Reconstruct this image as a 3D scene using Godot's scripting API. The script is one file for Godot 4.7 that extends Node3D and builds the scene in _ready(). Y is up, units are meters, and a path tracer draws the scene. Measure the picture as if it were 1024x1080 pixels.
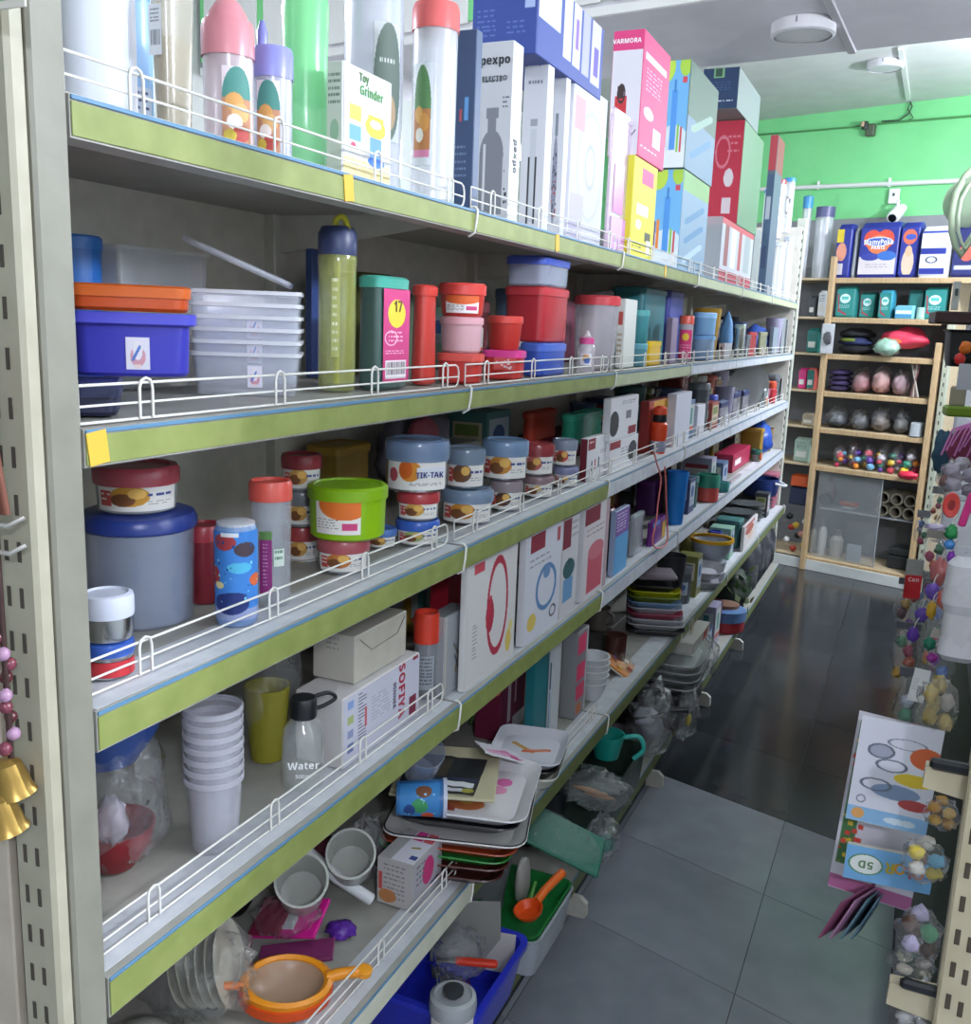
extends Node3D
# A narrow aisle of a household-goods shop: a long stocked shelf run, a rack of toys opposite, a wooden unit at the end.
const F := 1010.0
const EYE := Vector3(0, 1.638, 0)
const RX := Vector3(0.910781, 0.036918, -0.411236)
const RY := Vector3(-0.112729, 0.980388, -0.161652)
const RZ := Vector3(0.397203, 0.193588, 0.897081)
const LIP := [0.0, -0.702, -0.702, -0.702, -0.702, -0.663, -0.663]
const DECK := [0.0, 1.821, 1.527, 1.248, 0.952, 0.612, 0.25]
const LIPH := [0.0, 0.037, 0.036, 0.043, 0.047, 0.045, 0.045]
const BAY := [-0.655, -1.50, -2.36, -3.235, -4.095, -4.95, -5.99]
const BACK := -1.11
var mats := {}
var names := {}
var meshes := {}
var rng := RandomNumberGenerator.new()

# ---------- pixels of the photograph to places ----------
func ray(px, py) -> Vector3:
	return RX * (px - 512.0) - RY * (py - 540.0) - RZ * F
func hit_y(px, py, y) -> Vector3:
	var d := ray(px, py)
	return EYE + d * ((y - EYE.y) / d.y)
func hit_x(px, py, x) -> Vector3:
	var d := ray(px, py)
	return EYE + d * (x / d.x)
func at_depth(px, py, dist) -> Vector3:
	return EYE + ray(px, py) * (dist / F)
func depth(p: Vector3) -> float:
	return -RZ.dot(p - EYE)
func zat(x, y, px) -> float:
	var a: float = px - 512.0
	var v: float = y - EYE.y
	return -(a * (RZ.x * x + RZ.y * v) + F * (RX.x * x + RX.y * v)) / (F * RX.z + a * RZ.z)
func xat(y, z, px) -> float:
	var a: float = px - 512.0
	var v: float = y - EYE.y
	return -(a * (RZ.y * v + RZ.z * z) + F * (RX.y * v + RX.z * z)) / (a * RZ.x + F * RX.x)
func yat(x, z, py) -> float:
	var b: float = 540.0 - py
	return EYE.y - (b * (RZ.x * x + RZ.z * z) + F * (RY.x * x + RY.z * z)) / (F * RY.y + b * RZ.y)

# ---------- materials ----------
func m(hex: String, rough := 0.5, alpha := 1.0, metal := 0.0) -> StandardMaterial3D:
	var key := "%s|%s|%s|%s" % [hex, rough, alpha, metal]
	if not mats.has(key):
		var s := StandardMaterial3D.new()
		s.albedo_color = Color(hex)
		s.roughness = rough
		s.metallic = metal
		if alpha < 1.0:
			s.transparency = BaseMaterial3D.TRANSPARENCY_ALPHA
			s.albedo_color.a = alpha
			s.cull_mode = BaseMaterial3D.CULL_DISABLED
		mats[key] = s
	return mats[key]
func film(tone := "e9eef4", alpha := 0.13)  -> StandardMaterial3D:
	alpha *= 0.42
	var key := "film" + tone + str(alpha)
	if not mats.has(key):
		var s: StandardMaterial3D = m(tone, 0.09, alpha).duplicate()
		s.normal_enabled = true
		s.normal_texture = noise_tex("crumple", 0.02, "", "", true)
		s.normal_scale = 1.8
		s.uv1_triplanar = true
		s.uv1_scale = Vector3(7, 7, 7)
		mats[key] = s
	return mats[key]
func noise_tex(key: String, freq: float, c0: String, c1: String, as_normal := false) -> NoiseTexture2D:
	key = "noise" + key
	if not mats.has(key):
		var n := FastNoiseLite.new()
		n.seed = key.hash() % 1000
		n.frequency = freq
		n.fractal_octaves = 4
		var t := NoiseTexture2D.new()
		t.width = 256
		t.height = 256
		t.seamless = true
		t.noise = n
		if as_normal:
			t.as_normal_map = true
			t.bump_strength = 9.0
		else:
			var g := Gradient.new()
			g.set_color(0, Color(c0))
			g.set_color(1, Color(c1))
			t.color_ramp = g
		mats[key] = t
	return mats[key]
func grained(key: String, c0: String, c1: String, rough: float, scale: float, freq := 0.02) -> StandardMaterial3D:
	key = "grain" + key
	if not mats.has(key):
		var s := StandardMaterial3D.new()
		s.albedo_texture = noise_tex(key, freq, c0, c1)
		s.roughness = rough
		s.uv1_triplanar = true
		s.uv1_world_triplanar = true
		s.uv1_scale = Vector3.ONE * scale
		mats[key] = s
	return mats[key]
func wood(key: String, c0: String, c1: String) -> StandardMaterial3D:
	var s := grained(key, c0, c1, 0.55, 1.0, 0.03)
	s.uv1_world_triplanar = false
	s.uv1_scale = Vector3(9, 1.4, 9)
	return s

# flat print: shapes in fractions of the printed face
func pic(key: String, w := 64, h := 96, bg := "", ops := []) -> StandardMaterial3D:
	key = "pic" + key
	if mats.has(key):
		return mats[key]
	var im := Image.create(w, h, false, Image.FORMAT_RGBA8)
	im.fill(Color(bg))
	for o in ops:
		var c := Color(o[o.size() - 1])
		match o[0]:
			"r":
				im.fill_rect(Rect2i(int(o[1] * w), int(o[2] * h), maxi(1, int(o[3] * w)), maxi(1, int(o[4] * h))), c)
			"e", "o":
				var rx: float = o[3] * w
				var ry: float = o[4] * h
				var inner: float = o[5] if o[0] == "o" else 0.0
				for y in range(maxi(0, int(o[2] * h - ry)), mini(h, int(o[2] * h + ry) + 1)):
					for x in range(maxi(0, int(o[1] * w - rx)), mini(w, int(o[1] * w + rx) + 1)):
						var d := pow((x + 0.5 - o[1] * w) / rx, 2) + pow((y + 0.5 - o[2] * h) / ry, 2)
						if d <= 1.0 and d >= inner * inner:
							im.set_pixel(x, y, c)
			"l":
				var a := Vector2(o[1] * w, o[2] * h)
				var b := Vector2(o[3] * w, o[4] * h)
				var n := int(a.distance_to(b)) + 1
				for i in n + 1:
					var p := a.lerp(b, float(i) / n)
					im.fill_rect(Rect2i(int(p.x - o[5] / 2.0), int(p.y - o[5] / 2.0), maxi(1, int(o[5])), maxi(1, int(o[5]))), c)
			"txt":  # rows of small print too small to read
				var r := RandomNumberGenerator.new()
				r.seed = key.hash()
				for k in int(o[5]):
					var x0: float = o[1]
					while x0 < o[1] + o[3] - 0.04:
						var ww := r.randf_range(0.04, 0.14)
						im.fill_rect(Rect2i(int(x0 * w), int((o[2] + o[4] * k / o[5]) * h), maxi(1, int(minf(ww, o[1] + o[3] - x0) * w)), maxi(1, int(o[4] / o[5] * 0.45 * h))), c)
						x0 += ww + 0.03
			"bar":
				var r2 := RandomNumberGenerator.new()
				r2.seed = key.hash() + 5
				var x1: float = o[1]
				while x1 < o[1] + o[3]:
					var bw := r2.randi_range(1, 2)
					im.fill_rect(Rect2i(int(x1 * w), int(o[2] * h), bw, int(o[4] * h)), c)
					x1 += (bw + r2.randi_range(1, 2)) / float(w)
			"spk":  # scattered spots
				var r3 := RandomNumberGenerator.new()
				r3.seed = key.hash() + 9
				for k in int(o[5]):
					var sx := (o[1] + r3.randf() * o[3]) as float
					var sy := (o[2] + r3.randf() * o[4]) as float
					var s := r3.randi_range(1, int(o[6]))
					im.fill_rect(Rect2i(int(sx * w), int(sy * h), s, s), c)
	if atlas == null:
		atlas = Image.create(2048, 1024, false, Image.FORMAT_RGBA8)
	if pen.x + w + 2 > 2048:
		pen = Vector2i(0, pen.y + row_h + 2)
		row_h = 0
	atlas.blit_rect(im, Rect2i(0, 0, w, h), pen)
	var s := StandardMaterial3D.new()
	s.uv1_scale = Vector3((w - 1.0) / 2048.0, (h - 1.0) / 1024.0, 1)
	s.uv1_offset = Vector3((pen.x + 0.5) / 2048.0, (pen.y + 0.5) / 1024.0, 0)
	s.roughness = 0.6
	pen.x += w + 2
	row_h = maxi(row_h, h)
	mats[key] = s
	printed.append(s)
	return s
func finish_prints() -> void:
	var t := ImageTexture.create_from_image(atlas)
	for s in printed:
		s.albedo_texture = t
var atlas: Image
var pen := Vector2i.ZERO
var row_h := 0
var printed := []

# ---------- shapes ----------
func begin() -> SurfaceTool:
	var st := SurfaceTool.new()
	st.begin(Mesh.PRIMITIVE_TRIANGLES)
	return st
func tri(st: SurfaceTool, a, b, c, ua := Vector2.ZERO, ub := Vector2.ZERO, uc := Vector2.ZERO) -> void:
	st.set_uv(ua); st.add_vertex(a)
	st.set_uv(ub); st.add_vertex(b)
	st.set_uv(uc); st.add_vertex(c)
func quad4(st: SurfaceTool, b, c, d, a) -> void:
	tri(st, b, c, d)
	tri(st, b, d, a)
func done(st: SurfaceTool) -> ArrayMesh:
	st.generate_normals()
	return st.commit()
func ring(w, d, r, n) -> PackedVector2Array:
	var out := PackedVector2Array()
	r = minf(r, minf(w, d) * 0.499)
	for q in 4:
		var cx: float = (w / 2 - r) * (1 if q == 0 or q == 3 else -1)
		var cz: float = (d / 2 - r) * (1 if q < 2 else -1)
		for i in n + 1:
			var a: float = (q + float(i) / n) * PI / 2
			out.append(Vector2(cx + r * cos(a), cz + r * sin(a)))
	return out
# rings: [y, width x, depth z, corner radius, shift x, shift z]
func loft(rings: Array, n := 3, flat := false, bottom := true, top := true) -> ArrayMesh:
	var st := begin()
	var pts := []
	for r in rings:
		var p := []
		for v in ring(r[1], r[2], r[3], n):
			p.append(Vector3(v.x + (r[4] if r.size() > 4 else 0.0), r[0], v.y + (r[5] if r.size() > 5 else 0.0)))
		pts.append(p)
	var k: int = pts[0].size()
	for i in pts.size() - 1:
		st.set_smooth_group(-1 if flat else i)
		for j in k:
			var j2 := (j + 1) % k
			quad4(st, pts[i][j2], pts[i + 1][j2], pts[i + 1][j], pts[i][j])
	st.set_smooth_group(-1)
	for e in [[0, bottom], [pts.size() - 1, top]]:
		if e[1]:
			var p: Array = pts[e[0]]
			var c := Vector3.ZERO
			for v in p:
				c += v / k
			for j in k:
				var j2 := (j + 1) % k
				if e[0] == 0:
					tri(st, c, p[j2], p[j])
				else:
					tri(st, c, p[j], p[j2])
	return done(st)
func bx(w, h, d, b := 0.002) -> ArrayMesh:
	var key := "bx%.4f,%.4f,%.4f,%.4f" % [w, h, d, b]
	if not meshes.has(key):
		b = minf(b, minf(h, minf(w, d)) * 0.3)
		meshes[key] = loft([[0.0, w - 2 * b, d - 2 * b, b * 0.5], [b, w, d, b], [h - b, w, d, b], [h, w - 2 * b, d - 2 * b, b * 0.5]], 1, true)
	return meshes[key]
# profile of (radius, height); neighbours that bend little are smoothed
func lathe(prof: Array, seg := 24, sx := 1.0) -> ArrayMesh:
	var st := begin()
	var g := 0
	for i in prof.size() - 1:
		var a := Vector2(prof[i][0], prof[i][1])
		var b := Vector2(prof[i + 1][0], prof[i + 1][1])
		if i > 0:
			var p := Vector2(prof[i - 1][0], prof[i - 1][1])
			if absf((a - p).angle_to(b - a)) > 0.6:
				g += 1
		st.set_smooth_group(g)
		for j in seg:
			var t0 := TAU * j / seg
			var t1 := TAU * (j + 1) / seg
			var p0 := Vector3(a.x * cos(t0) * sx, a.y, a.x * sin(t0))
			var p1 := Vector3(a.x * cos(t1) * sx, a.y, a.x * sin(t1))
			var q0 := Vector3(b.x * cos(t0) * sx, b.y, b.x * sin(t0))
			var q1 := Vector3(b.x * cos(t1) * sx, b.y, b.x * sin(t1))
			if b.x > 1e-5:
				tri(st, p1, q1, q0)
			if a.x > 1e-5:
				tri(st, p1, q0, p0)
	return done(st)
func tube(pts: Array, r: float, seg := 6, closed := false) -> ArrayMesh:
	var st := begin()
	st.set_smooth_group(0)
	var n := pts.size()
	var rings := []
	var up := Vector3(0.13, 0.97, 0.21).normalized()
	for i in n:
		var a: Vector3 = pts[(i - 1 + n) % n] if closed or i > 0 else pts[i]
		var b: Vector3 = pts[(i + 1) % n] if closed or i < n - 1 else pts[i]
		var t := (b - a).normalized()
		var s := t.cross(up)
		if s.length() < 0.05:
			s = t.cross(Vector3.RIGHT)
		s = s.normalized()
		up = s.cross(t).normalized()
		var row := []
		for j in seg:
			row.append(pts[i] + (s * cos(TAU * j / seg) + up * sin(TAU * j / seg)) * r)
		rings.append(row)
	for i in (n if closed else n - 1):
		for j in seg:
			var j2 := (j + 1) % seg
			quad4(st, rings[i][j], rings[(i + 1) % n][j], rings[(i + 1) % n][j2], rings[i][j2])
	return done(st)
# the same points with rounded bends
func curve(pts: Array, n := 5) -> Array:
	var out := []
	for i in pts.size() - 1:
		var a: Vector3 = pts[maxi(i - 1, 0)]
		var d: Vector3 = pts[mini(i + 2, pts.size() - 1)]
		for k in n:
			out.append((pts[i] as Vector3).cubic_interpolate(pts[i + 1], a, d, float(k) / n))
	out.append(pts[pts.size() - 1])
	return out
# part of a cylinder wall from angle a0 to a1, with the print wrapped on it
func band(r0, r1, h, a0, a1, seg := 14) -> ArrayMesh:
	var st := begin()
	st.set_smooth_group(0)
	for j in seg:
		var u0 := float(j) / seg
		var u1 := float(j + 1) / seg
		var t0 := lerpf(a1, a0, u0)
		var t1 := lerpf(a1, a0, u1)
		var b0 := Vector3(cos(t0) * r0, 0, sin(t0) * r0)
		var b1 := Vector3(cos(t1) * r0, 0, sin(t1) * r0)
		var c0 := Vector3(cos(t0) * r1, h, sin(t0) * r1)
		var c1 := Vector3(cos(t1) * r1, h, sin(t1) * r1)
		tri(st, b0, c0, c1, Vector2(u0, 1), Vector2(u0, 0), Vector2(u1, 0))
		tri(st, b0, c1, b1, Vector2(u0, 1), Vector2(u1, 0), Vector2(u1, 1))
	return done(st)
# lumpy closed body, for bags, hair and wrapped bundles
func lump(size: Vector3, sd := 1, amp := 0.25, freq := 2.0, nu := 22, nv := 14, squash := 0.0) -> ArrayMesh:
	var n := FastNoiseLite.new()
	n.seed = sd
	n.frequency = freq * 0.5
	n.fractal_octaves = 3
	var st := begin()
	st.set_smooth_group(0)
	var g := []
	for i in nv + 1:
		var row := []
		var th := PI * i / nv
		for j in nu:
			var ph := TAU * j / nu
			var d := Vector3(sin(th) * cos(ph), -cos(th), sin(th) * sin(ph))
			var k := 1.0 + amp * 2.0 * n.get_noise_3dv(d * 1.7 + Vector3(sd, 0, 0))
			var p := d * k
			if p.y < 0:
				p.y *= 1.0 - squash
			row.append(Vector3(p.x * size.x / 2, (p.y + 1.0 - squash) * size.y / 2, p.z * size.z / 2))
		g.append(row)
	var lo: Vector3 = g[0][0]
	var hi: Vector3 = g[0][0]
	for row in g:
		for v in row:
			lo = lo.min(v)
			hi = hi.max(v)
	var k2 := size / (hi - lo)
	for row in g:
		for j in nu:
			row[j] = (row[j] - lo) * k2 - Vector3(size.x / 2, 0, size.z / 2)
	for i in nv:
		for j in nu:
			var j2 := (j + 1) % nu
			quad4(st, g[i][j2], g[i + 1][j2], g[i + 1][j], g[i][j])
	return done(st)
# a sheet bent by noise; thickness gives it two faces and an edge
func sheet(w, d, amp := 0.004, sd := 1, th := 0.0015, nx := 10, nz := 10) -> ArrayMesh:
	var n := FastNoiseLite.new()
	n.seed = sd
	n.frequency = 0.9
	var st := begin()
	var top := []
	for i in nx + 1:
		var row := []
		for j in nz + 1:
			var u := float(i) / nx - 0.5
			var v := float(j) / nz - 0.5
			row.append(Vector3(u * w, th + amp * n.get_noise_2d(u * 3, v * 3) * 2.0, v * d))
		top.append(row)
	st.set_smooth_group(0)
	for i in nx:
		for j in nz:
			var q := [top[i][j + 1], top[i][j], top[i + 1][j], top[i + 1][j + 1]]
			var uv := [Vector2(float(i) / nx, float(j + 1) / nz), Vector2(float(i) / nx, float(j) / nz), Vector2(float(i + 1) / nx, float(j) / nz), Vector2(float(i + 1) / nx, float(j + 1) / nz)]
			tri(st, q[0], q[1], q[2], uv[0], uv[1], uv[2])
			tri(st, q[0], q[2], q[3], uv[0], uv[2], uv[3])
	st.set_smooth_group(1)
	var dn := Vector3(0, -th, 0)
	for i in nx:
		for j in nz:
			quad4(st, top[i][j] + dn, top[i][j + 1] + dn, top[i + 1][j + 1] + dn, top[i + 1][j] + dn)
	st.set_smooth_group(-1)
	for i in nx:
		quad4(st, top[i][nz] + dn, top[i][nz], top[i + 1][nz], top[i + 1][nz] + dn)
		quad4(st, top[i + 1][0] + dn, top[i + 1][0], top[i][0], top[i][0] + dn)
	for j in nz:
		quad4(st, top[0][j] + dn, top[0][j], top[0][j + 1], top[0][j + 1] + dn)
		quad4(st, top[nx][j + 1] + dn, top[nx][j + 1], top[nx][j], top[nx][j] + dn)
	return done(st)
# an outline in x and y, extruded along z
func plate(outline: Array, th: float) -> ArrayMesh:
	var p := PackedVector2Array(outline)
	if Geometry2D.is_polygon_clockwise(p):
		p.reverse()
	var idx := Geometry2D.triangulate_polygon(p)
	var st := begin()
	st.set_smooth_group(-1)
	for i in range(0, idx.size(), 3):
		var a := p[idx[i]]; var b := p[idx[i + 1]]; var c := p[idx[i + 2]]
		if (b - a).cross(c - a) > 0:
			var t := b; b = c; c = t
		tri(st, Vector3(a.x, a.y, th / 2), Vector3(b.x, b.y, th / 2), Vector3(c.x, c.y, th / 2))
		tri(st, Vector3(a.x, a.y, -th / 2), Vector3(c.x, c.y, -th / 2), Vector3(b.x, b.y, -th / 2))
	for i in p.size():
		var a := p[i]; var b := p[(i + 1) % p.size()]
		quad4(st, Vector3(a.x, a.y, -th / 2), Vector3(a.x, a.y, th / 2), Vector3(b.x, b.y, th / 2), Vector3(b.x, b.y, -th / 2))
	return done(st)

# ---------- things and parts ----------
func numbered(called: String) -> String:
	names[called] = names.get(called, -1) + 1
	return called if names[called] == 0 else "%s_%03d" % [called, names[called]]
func thing(called: String, label: String, category: String, at := Vector3.ZERO, turn := 0.0, group := "") -> Node3D:
	var o := Node3D.new()
	o.name = numbered(called)
	add_child(o, true)
	o.position = at
	o.rotation.y = turn
	o.set_meta("label", label)
	o.set_meta("category", category)
	if group:
		o.set_meta("group", group)
	return o
func part(t: Node3D, called: String, mesh: Mesh, mat: Material, at := Vector3.ZERO, rot := Vector3.ZERO, label := "") -> MeshInstance3D:
	var o := MeshInstance3D.new()
	o.name = called
	o.mesh = mesh
	o.material_override = mat
	t.add_child(o, true)
	o.position = at
	o.rotation = rot
	if label:
		o.set_meta("label", label)
	return o
func struct(called: String, mesh: Mesh, mat: Material, at := Vector3.ZERO, rot := Vector3.ZERO) -> MeshInstance3D:
	var o := part(self, numbered(called), mesh, mat, at, rot)
	o.set_meta("kind", "structure")
	return o
func copy(src: Node3D, at: Vector3, turn: float, label := "") -> Node3D:
	var c: Node3D = src.duplicate()
	c.name = numbered(String(src.name).rstrip("0123456789").rstrip("_") if String(src.name).right(3).is_valid_int() else String(src.name))
	add_child(c, true)
	c.position = at
	c.rotation.y = turn
	if label:
		c.set_meta("label", label)
	return c
var face_font: SystemFont
func words(t: Node3D, s: String, h: float, hex: String, at: Vector3, rot := Vector3.ZERO, bold := true, called := "lettering", narrow := 1.0) -> void:
	if face_font == null:
		face_font = SystemFont.new()
		face_font.font_names = PackedStringArray(["Droid Sans"])
		face_font.font_weight = 700
	var tm := TextMesh.new()
	tm.text = s
	tm.font = face_font
	tm.font_size = 32
	tm.pixel_size = h / 24.0
	tm.depth = 0.0006
	tm.curve_step = 2.0
	var o := part(t, called, tm, m(hex, 0.5), at, rot)
	o.scale.x = narrow
# where things stand: boxes by the pixels of their edges, round things by their middle
func box_at(l: int, off: float, pl, pc, pr, pt, y := -1.0) -> Dictionary:
	var x: float = LIP[l] - off
	if y < 0:
		y = DECK[l]
	y += 0.0024 if y in DECK else 0.0006
	var z0 := zat(x, y, pc)
	var z1 := maxf(zat(x, y, pr), -5.95)
	z0 = maxf(z0, z1 + 0.02)
	var xb := maxf(xat(y, z0, pl), BACK + 0.03)
	var t := yat(x, z0, pt)
	return {"w": x - xb, "h": t - y, "d": z0 - z1, "at": Vector3((x + xb) / 2, y, (z0 + z1) / 2), "top": t}
func cyl_at(l: int, bx_: float, by, w, pt, y := -1.0) -> Dictionary:
	if y < 0:
		y = DECK[l]
	y += 0.0024 if y in DECK else 0.0006
	var p := hit_y(bx_, by, y)
	p.x = clampf(p.x, BACK + w / 2 * depth(p) / F + 0.004, LIP[l] - (0.022 if l < 3 else 0.035) - w / 2 * depth(p) / F)
	p.z = zat(p.x, y, bx_)
	var r: float = w / 2 * depth(p) / F * 0.97
	var t := yat(p.x, p.z, pt)
	return {"r": r, "h": t - y, "at": p, "top": t}
func cyl_off(l: int, off, bx_, w, pt, y := -1.0) -> Dictionary:
	if y < 0:
		y = DECK[l]
	y += 0.0024 if y in DECK else 0.0006
	var x: float = LIP[l] - off
	var p := Vector3(x, y, maxf(zat(x, y, bx_), -5.9))
	return {"r": w / 2 * depth(p) / F * 0.97, "h": yat(x, p.z, pt) - y, "at": p, "top": yat(x, p.z, pt)}
# a printed sheet lying on a side of a box-like thing; side x faces the aisle, side z the near end
func stick(t: Node3D, b: Dictionary, side: String, mat: Material, u0 := 0.0, v0 := 0.0, u1 := 1.0, v1 := 1.0, called := "print") -> void:
	var q := QuadMesh.new()
	var span: float = b.d if side == "x" else b.w
	q.size = Vector2(span * (u1 - u0) - 0.003, b.h * (v1 - v0) - 0.003)
	var yy: float = b.h * (1.0 - (v0 + v1) / 2)
	var s: float = ((u0 + u1) / 2 - 0.5) * span
	if side == "x":
		part(t, called, q, mat, Vector3(b.w / 2 + 0.0007, yy, -s), Vector3(0, PI / 2, 0))
	else:
		part(t, called, q, mat, Vector3(s, yy, b.d / 2 + 0.0007))
func letters(t: Node3D, b: Dictionary, side: String, s: String, u, v, h, hex: String, turned := false) -> void:
	var span: float = b.d if side == "x" else b.w
	var o: float = (u - 0.5) * span
	var yy: float = b.h * (1.0 - v)
	var spin := -PI / 2 if turned else 0.0
	if side == "x":
		words(t, s, h, hex, Vector3(b.w / 2 + 0.0014, yy, -o), Vector3(0, PI / 2, 0) if not turned else Basis(Vector3.UP, PI / 2).rotated(Vector3.RIGHT, spin).get_euler())
	else:
		words(t, s, h, hex, Vector3(o, yy, b.d / 2 + 0.0014), Vector3(0, 0, spin))
func facing(p: Vector3) -> float:
	return atan2(-p.z, -p.x)
func carton(called: String, label: String, b: Dictionary, mat: Material, category := "box", group := "") -> Node3D:
	var t := thing(called, label, category, b.at, 0.0, group)
	part(t, "carton", bx(b.w, b.h, b.d, 0.0015), mat)
	return t
# straight-sided food box with a lid: tapered tub and flanged lid
func tub(called: String, label: String, b: Dictionary, body: Material, lid: Material, taper := 0.9, r := 0.018, lid_h := 0.012, turn := 0.0, group := "") -> Node3D:
	var t := thing(called, label, "container", b.at, turn, group)
	var h: float = b.h - lid_h
	part(t, "tub", loft([[0.0, b.w * taper - 0.006, b.d * taper - 0.006, r], [0.004, b.w * taper, b.d * taper, r], [h, b.w - 0.006, b.d - 0.006, r], [h, b.w - 0.01, b.d - 0.01, r], [0.004, b.w * taper - 0.005, b.d * taper - 0.005, r]], 3, false, true, true), body)
	if lid:
		part(t, "lid", loft([[h - 0.006, b.w - 0.001, b.d - 0.001, r], [h + lid_h * 0.7, b.w, b.d, r], [h + lid_h, b.w - 0.008, b.d - 0.008, r], [h + lid_h * 0.7, b.w - 0.02, b.d - 0.02, r]], 3), lid)
	return t
# round jar: tapered body, lid with a rim
func jar(called: String, label: String, c: Dictionary, body: Material, lid: Material, taper := 0.92, lid_h := 0.018, group := "", category := "jar") -> Node3D:
	var t := thing(called, label, category, c.at, 0.0, group)
	var h: float = c.h - lid_h
	var r: float = c.r * 0.96
	part(t, "body", lathe([[0, 0.002], [r * taper * 0.9, 0.0], [r * taper, 0.004], [r * 0.99, h * 0.94], [r, h], [r - 0.002, h], [r * 0.97 - 0.002, h * 0.9], [r * taper - 0.002, 0.006], [0, 0.006]]), body)
	part(t, "lid", lathe([[c.r, h - 0.006], [c.r, h + lid_h * 0.75], [c.r * 0.93, h + lid_h], [c.r * 0.84, h + lid_h], [c.r * 0.82, h + lid_h * 0.8], [0, h + lid_h * 0.8]]), lid)
	return t
func sleeve(t: Node3D, r0, r1, y, h, mid: float, half: float, mat: Material, called := "paper_label") -> void:
	part(t, called, band(r0 + 0.0008, r1 + 0.0008, h, mid - half, mid + half), mat, Vector3(0, y, 0))
func _ready() -> void:
	rng.seed = 7
	var cam := Camera3D.new()
	cam.name = "camera"
	cam.fov = rad_to_deg(2.0 * atan(540.0 / F))
	cam.near = 0.02
	cam.far = 60.0
	add_child(cam)
	cam.transform = Transform3D(Basis(RX, RY, RZ).orthonormalized(), EYE)
	var env := Environment.new()
	env.background_mode = Environment.BG_COLOR
	env.background_color = Color("20242a")
	env.tonemap_mode = Environment.TONE_MAPPER_LINEAR
	env.tonemap_exposure = 0.94
	env.sdfgi_enabled = true
	env.ssao_enabled = true
	env.ssil_enabled = true
	var we := WorldEnvironment.new()
	we.name = "environment"
	we.environment = env
	add_child(we)
	# tube lamps: over the aisle behind the viewer, over the next aisle behind the shelf run, and two further along
	for d in [[Vector3(0.75, 2.35, 0.75), 0.0, 2.0], [Vector3(1.15, 2.4, -1.5), PI / 2, 4.6], [Vector3(-2.05, 2.5, -1.5), PI / 2, 1.5], [Vector3(-2.05, 2.5, -4.6), PI / 2, 1.6], [Vector3(0.85, 2.75, -5.5), 0.0, 6.0]]:
		tube_lamp(d[0], d[1], d[2])
	build_room()
	build_gondola()
	build_near_end()
	build_guards()
	build_far_unit()
	stock_top()
	stock_second()
	stock_third()
	stock_fourth()
	stock_fifth()
	stock_bottom()
	stock_gaps()
	build_rack()
	finish_prints()

func tube_lamp(at: Vector3, turn: float, energy: float) -> void:
	var where := "over the aisle mouth" if at.z > 0 else "over the near half of the next aisle" if at.x < -1 and at.z > -3 else "over the far half of the next aisle" if at.x < -1 else "beyond the dropped beam" if at.z < -4 else "along the middle of the aisle"
	var t := thing("tube_light", "white batten tube light hanging %s" % where, "light", at, turn)
	part(t, "batten", bx(1.2, 0.04, 0.05, 0.004), m("e6e6e6", 0.5), Vector3(0, 0.02, 0))
	for e in [-1, 1]:
		part(t, "hanger", tube([Vector3(e * 0.4, 0.06, 0), Vector3(e * 0.4, 3.2 - at.y - 0.001, 0)], 0.003, 6), m("888888", 0.5))
	var glow := StandardMaterial3D.new()
	glow.albedo_color = Color("f4f8ff")
	glow.emission_enabled = true
	glow.emission = Color("eef4ff")
	glow.emission_energy_multiplier = 2.0
	var tb := lathe([[0, 0], [0.013, 0.0], [0.013, 1.16], [0, 1.16]], 12)
	part(t, "tube", tb, glow, Vector3(0.58, 0.0, 0), Vector3(0, 0, PI / 2))
	var l := AreaLight3D.new()
	l.name = "tube_glow"
	l.area_size = Vector2(1.16, 0.03)
	l.light_color = Color("ecf0ff")
	l.light_energy = energy * 0.75
	l.area_range = 14.0
	l.area_attenuation = 2.0
	l.shadow_enabled = true
	t.add_child(l)
	l.position = Vector3(0, -0.016, 0)
	l.rotation = Vector3(-PI / 2, 0, 0)
	# the same tube also throws light sideways and up
	var o := OmniLight3D.new()
	o.name = "tube_spill"
	o.light_color = Color("ecf0ff")
	o.light_energy = energy * 0.62
	o.light_size = 0.06
	o.omni_range = 14.0
	o.omni_attenuation = 2.0
	o.shadow_enabled = true
	t.add_child(o)
	o.position = Vector3(0, -0.09, 0)

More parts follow.
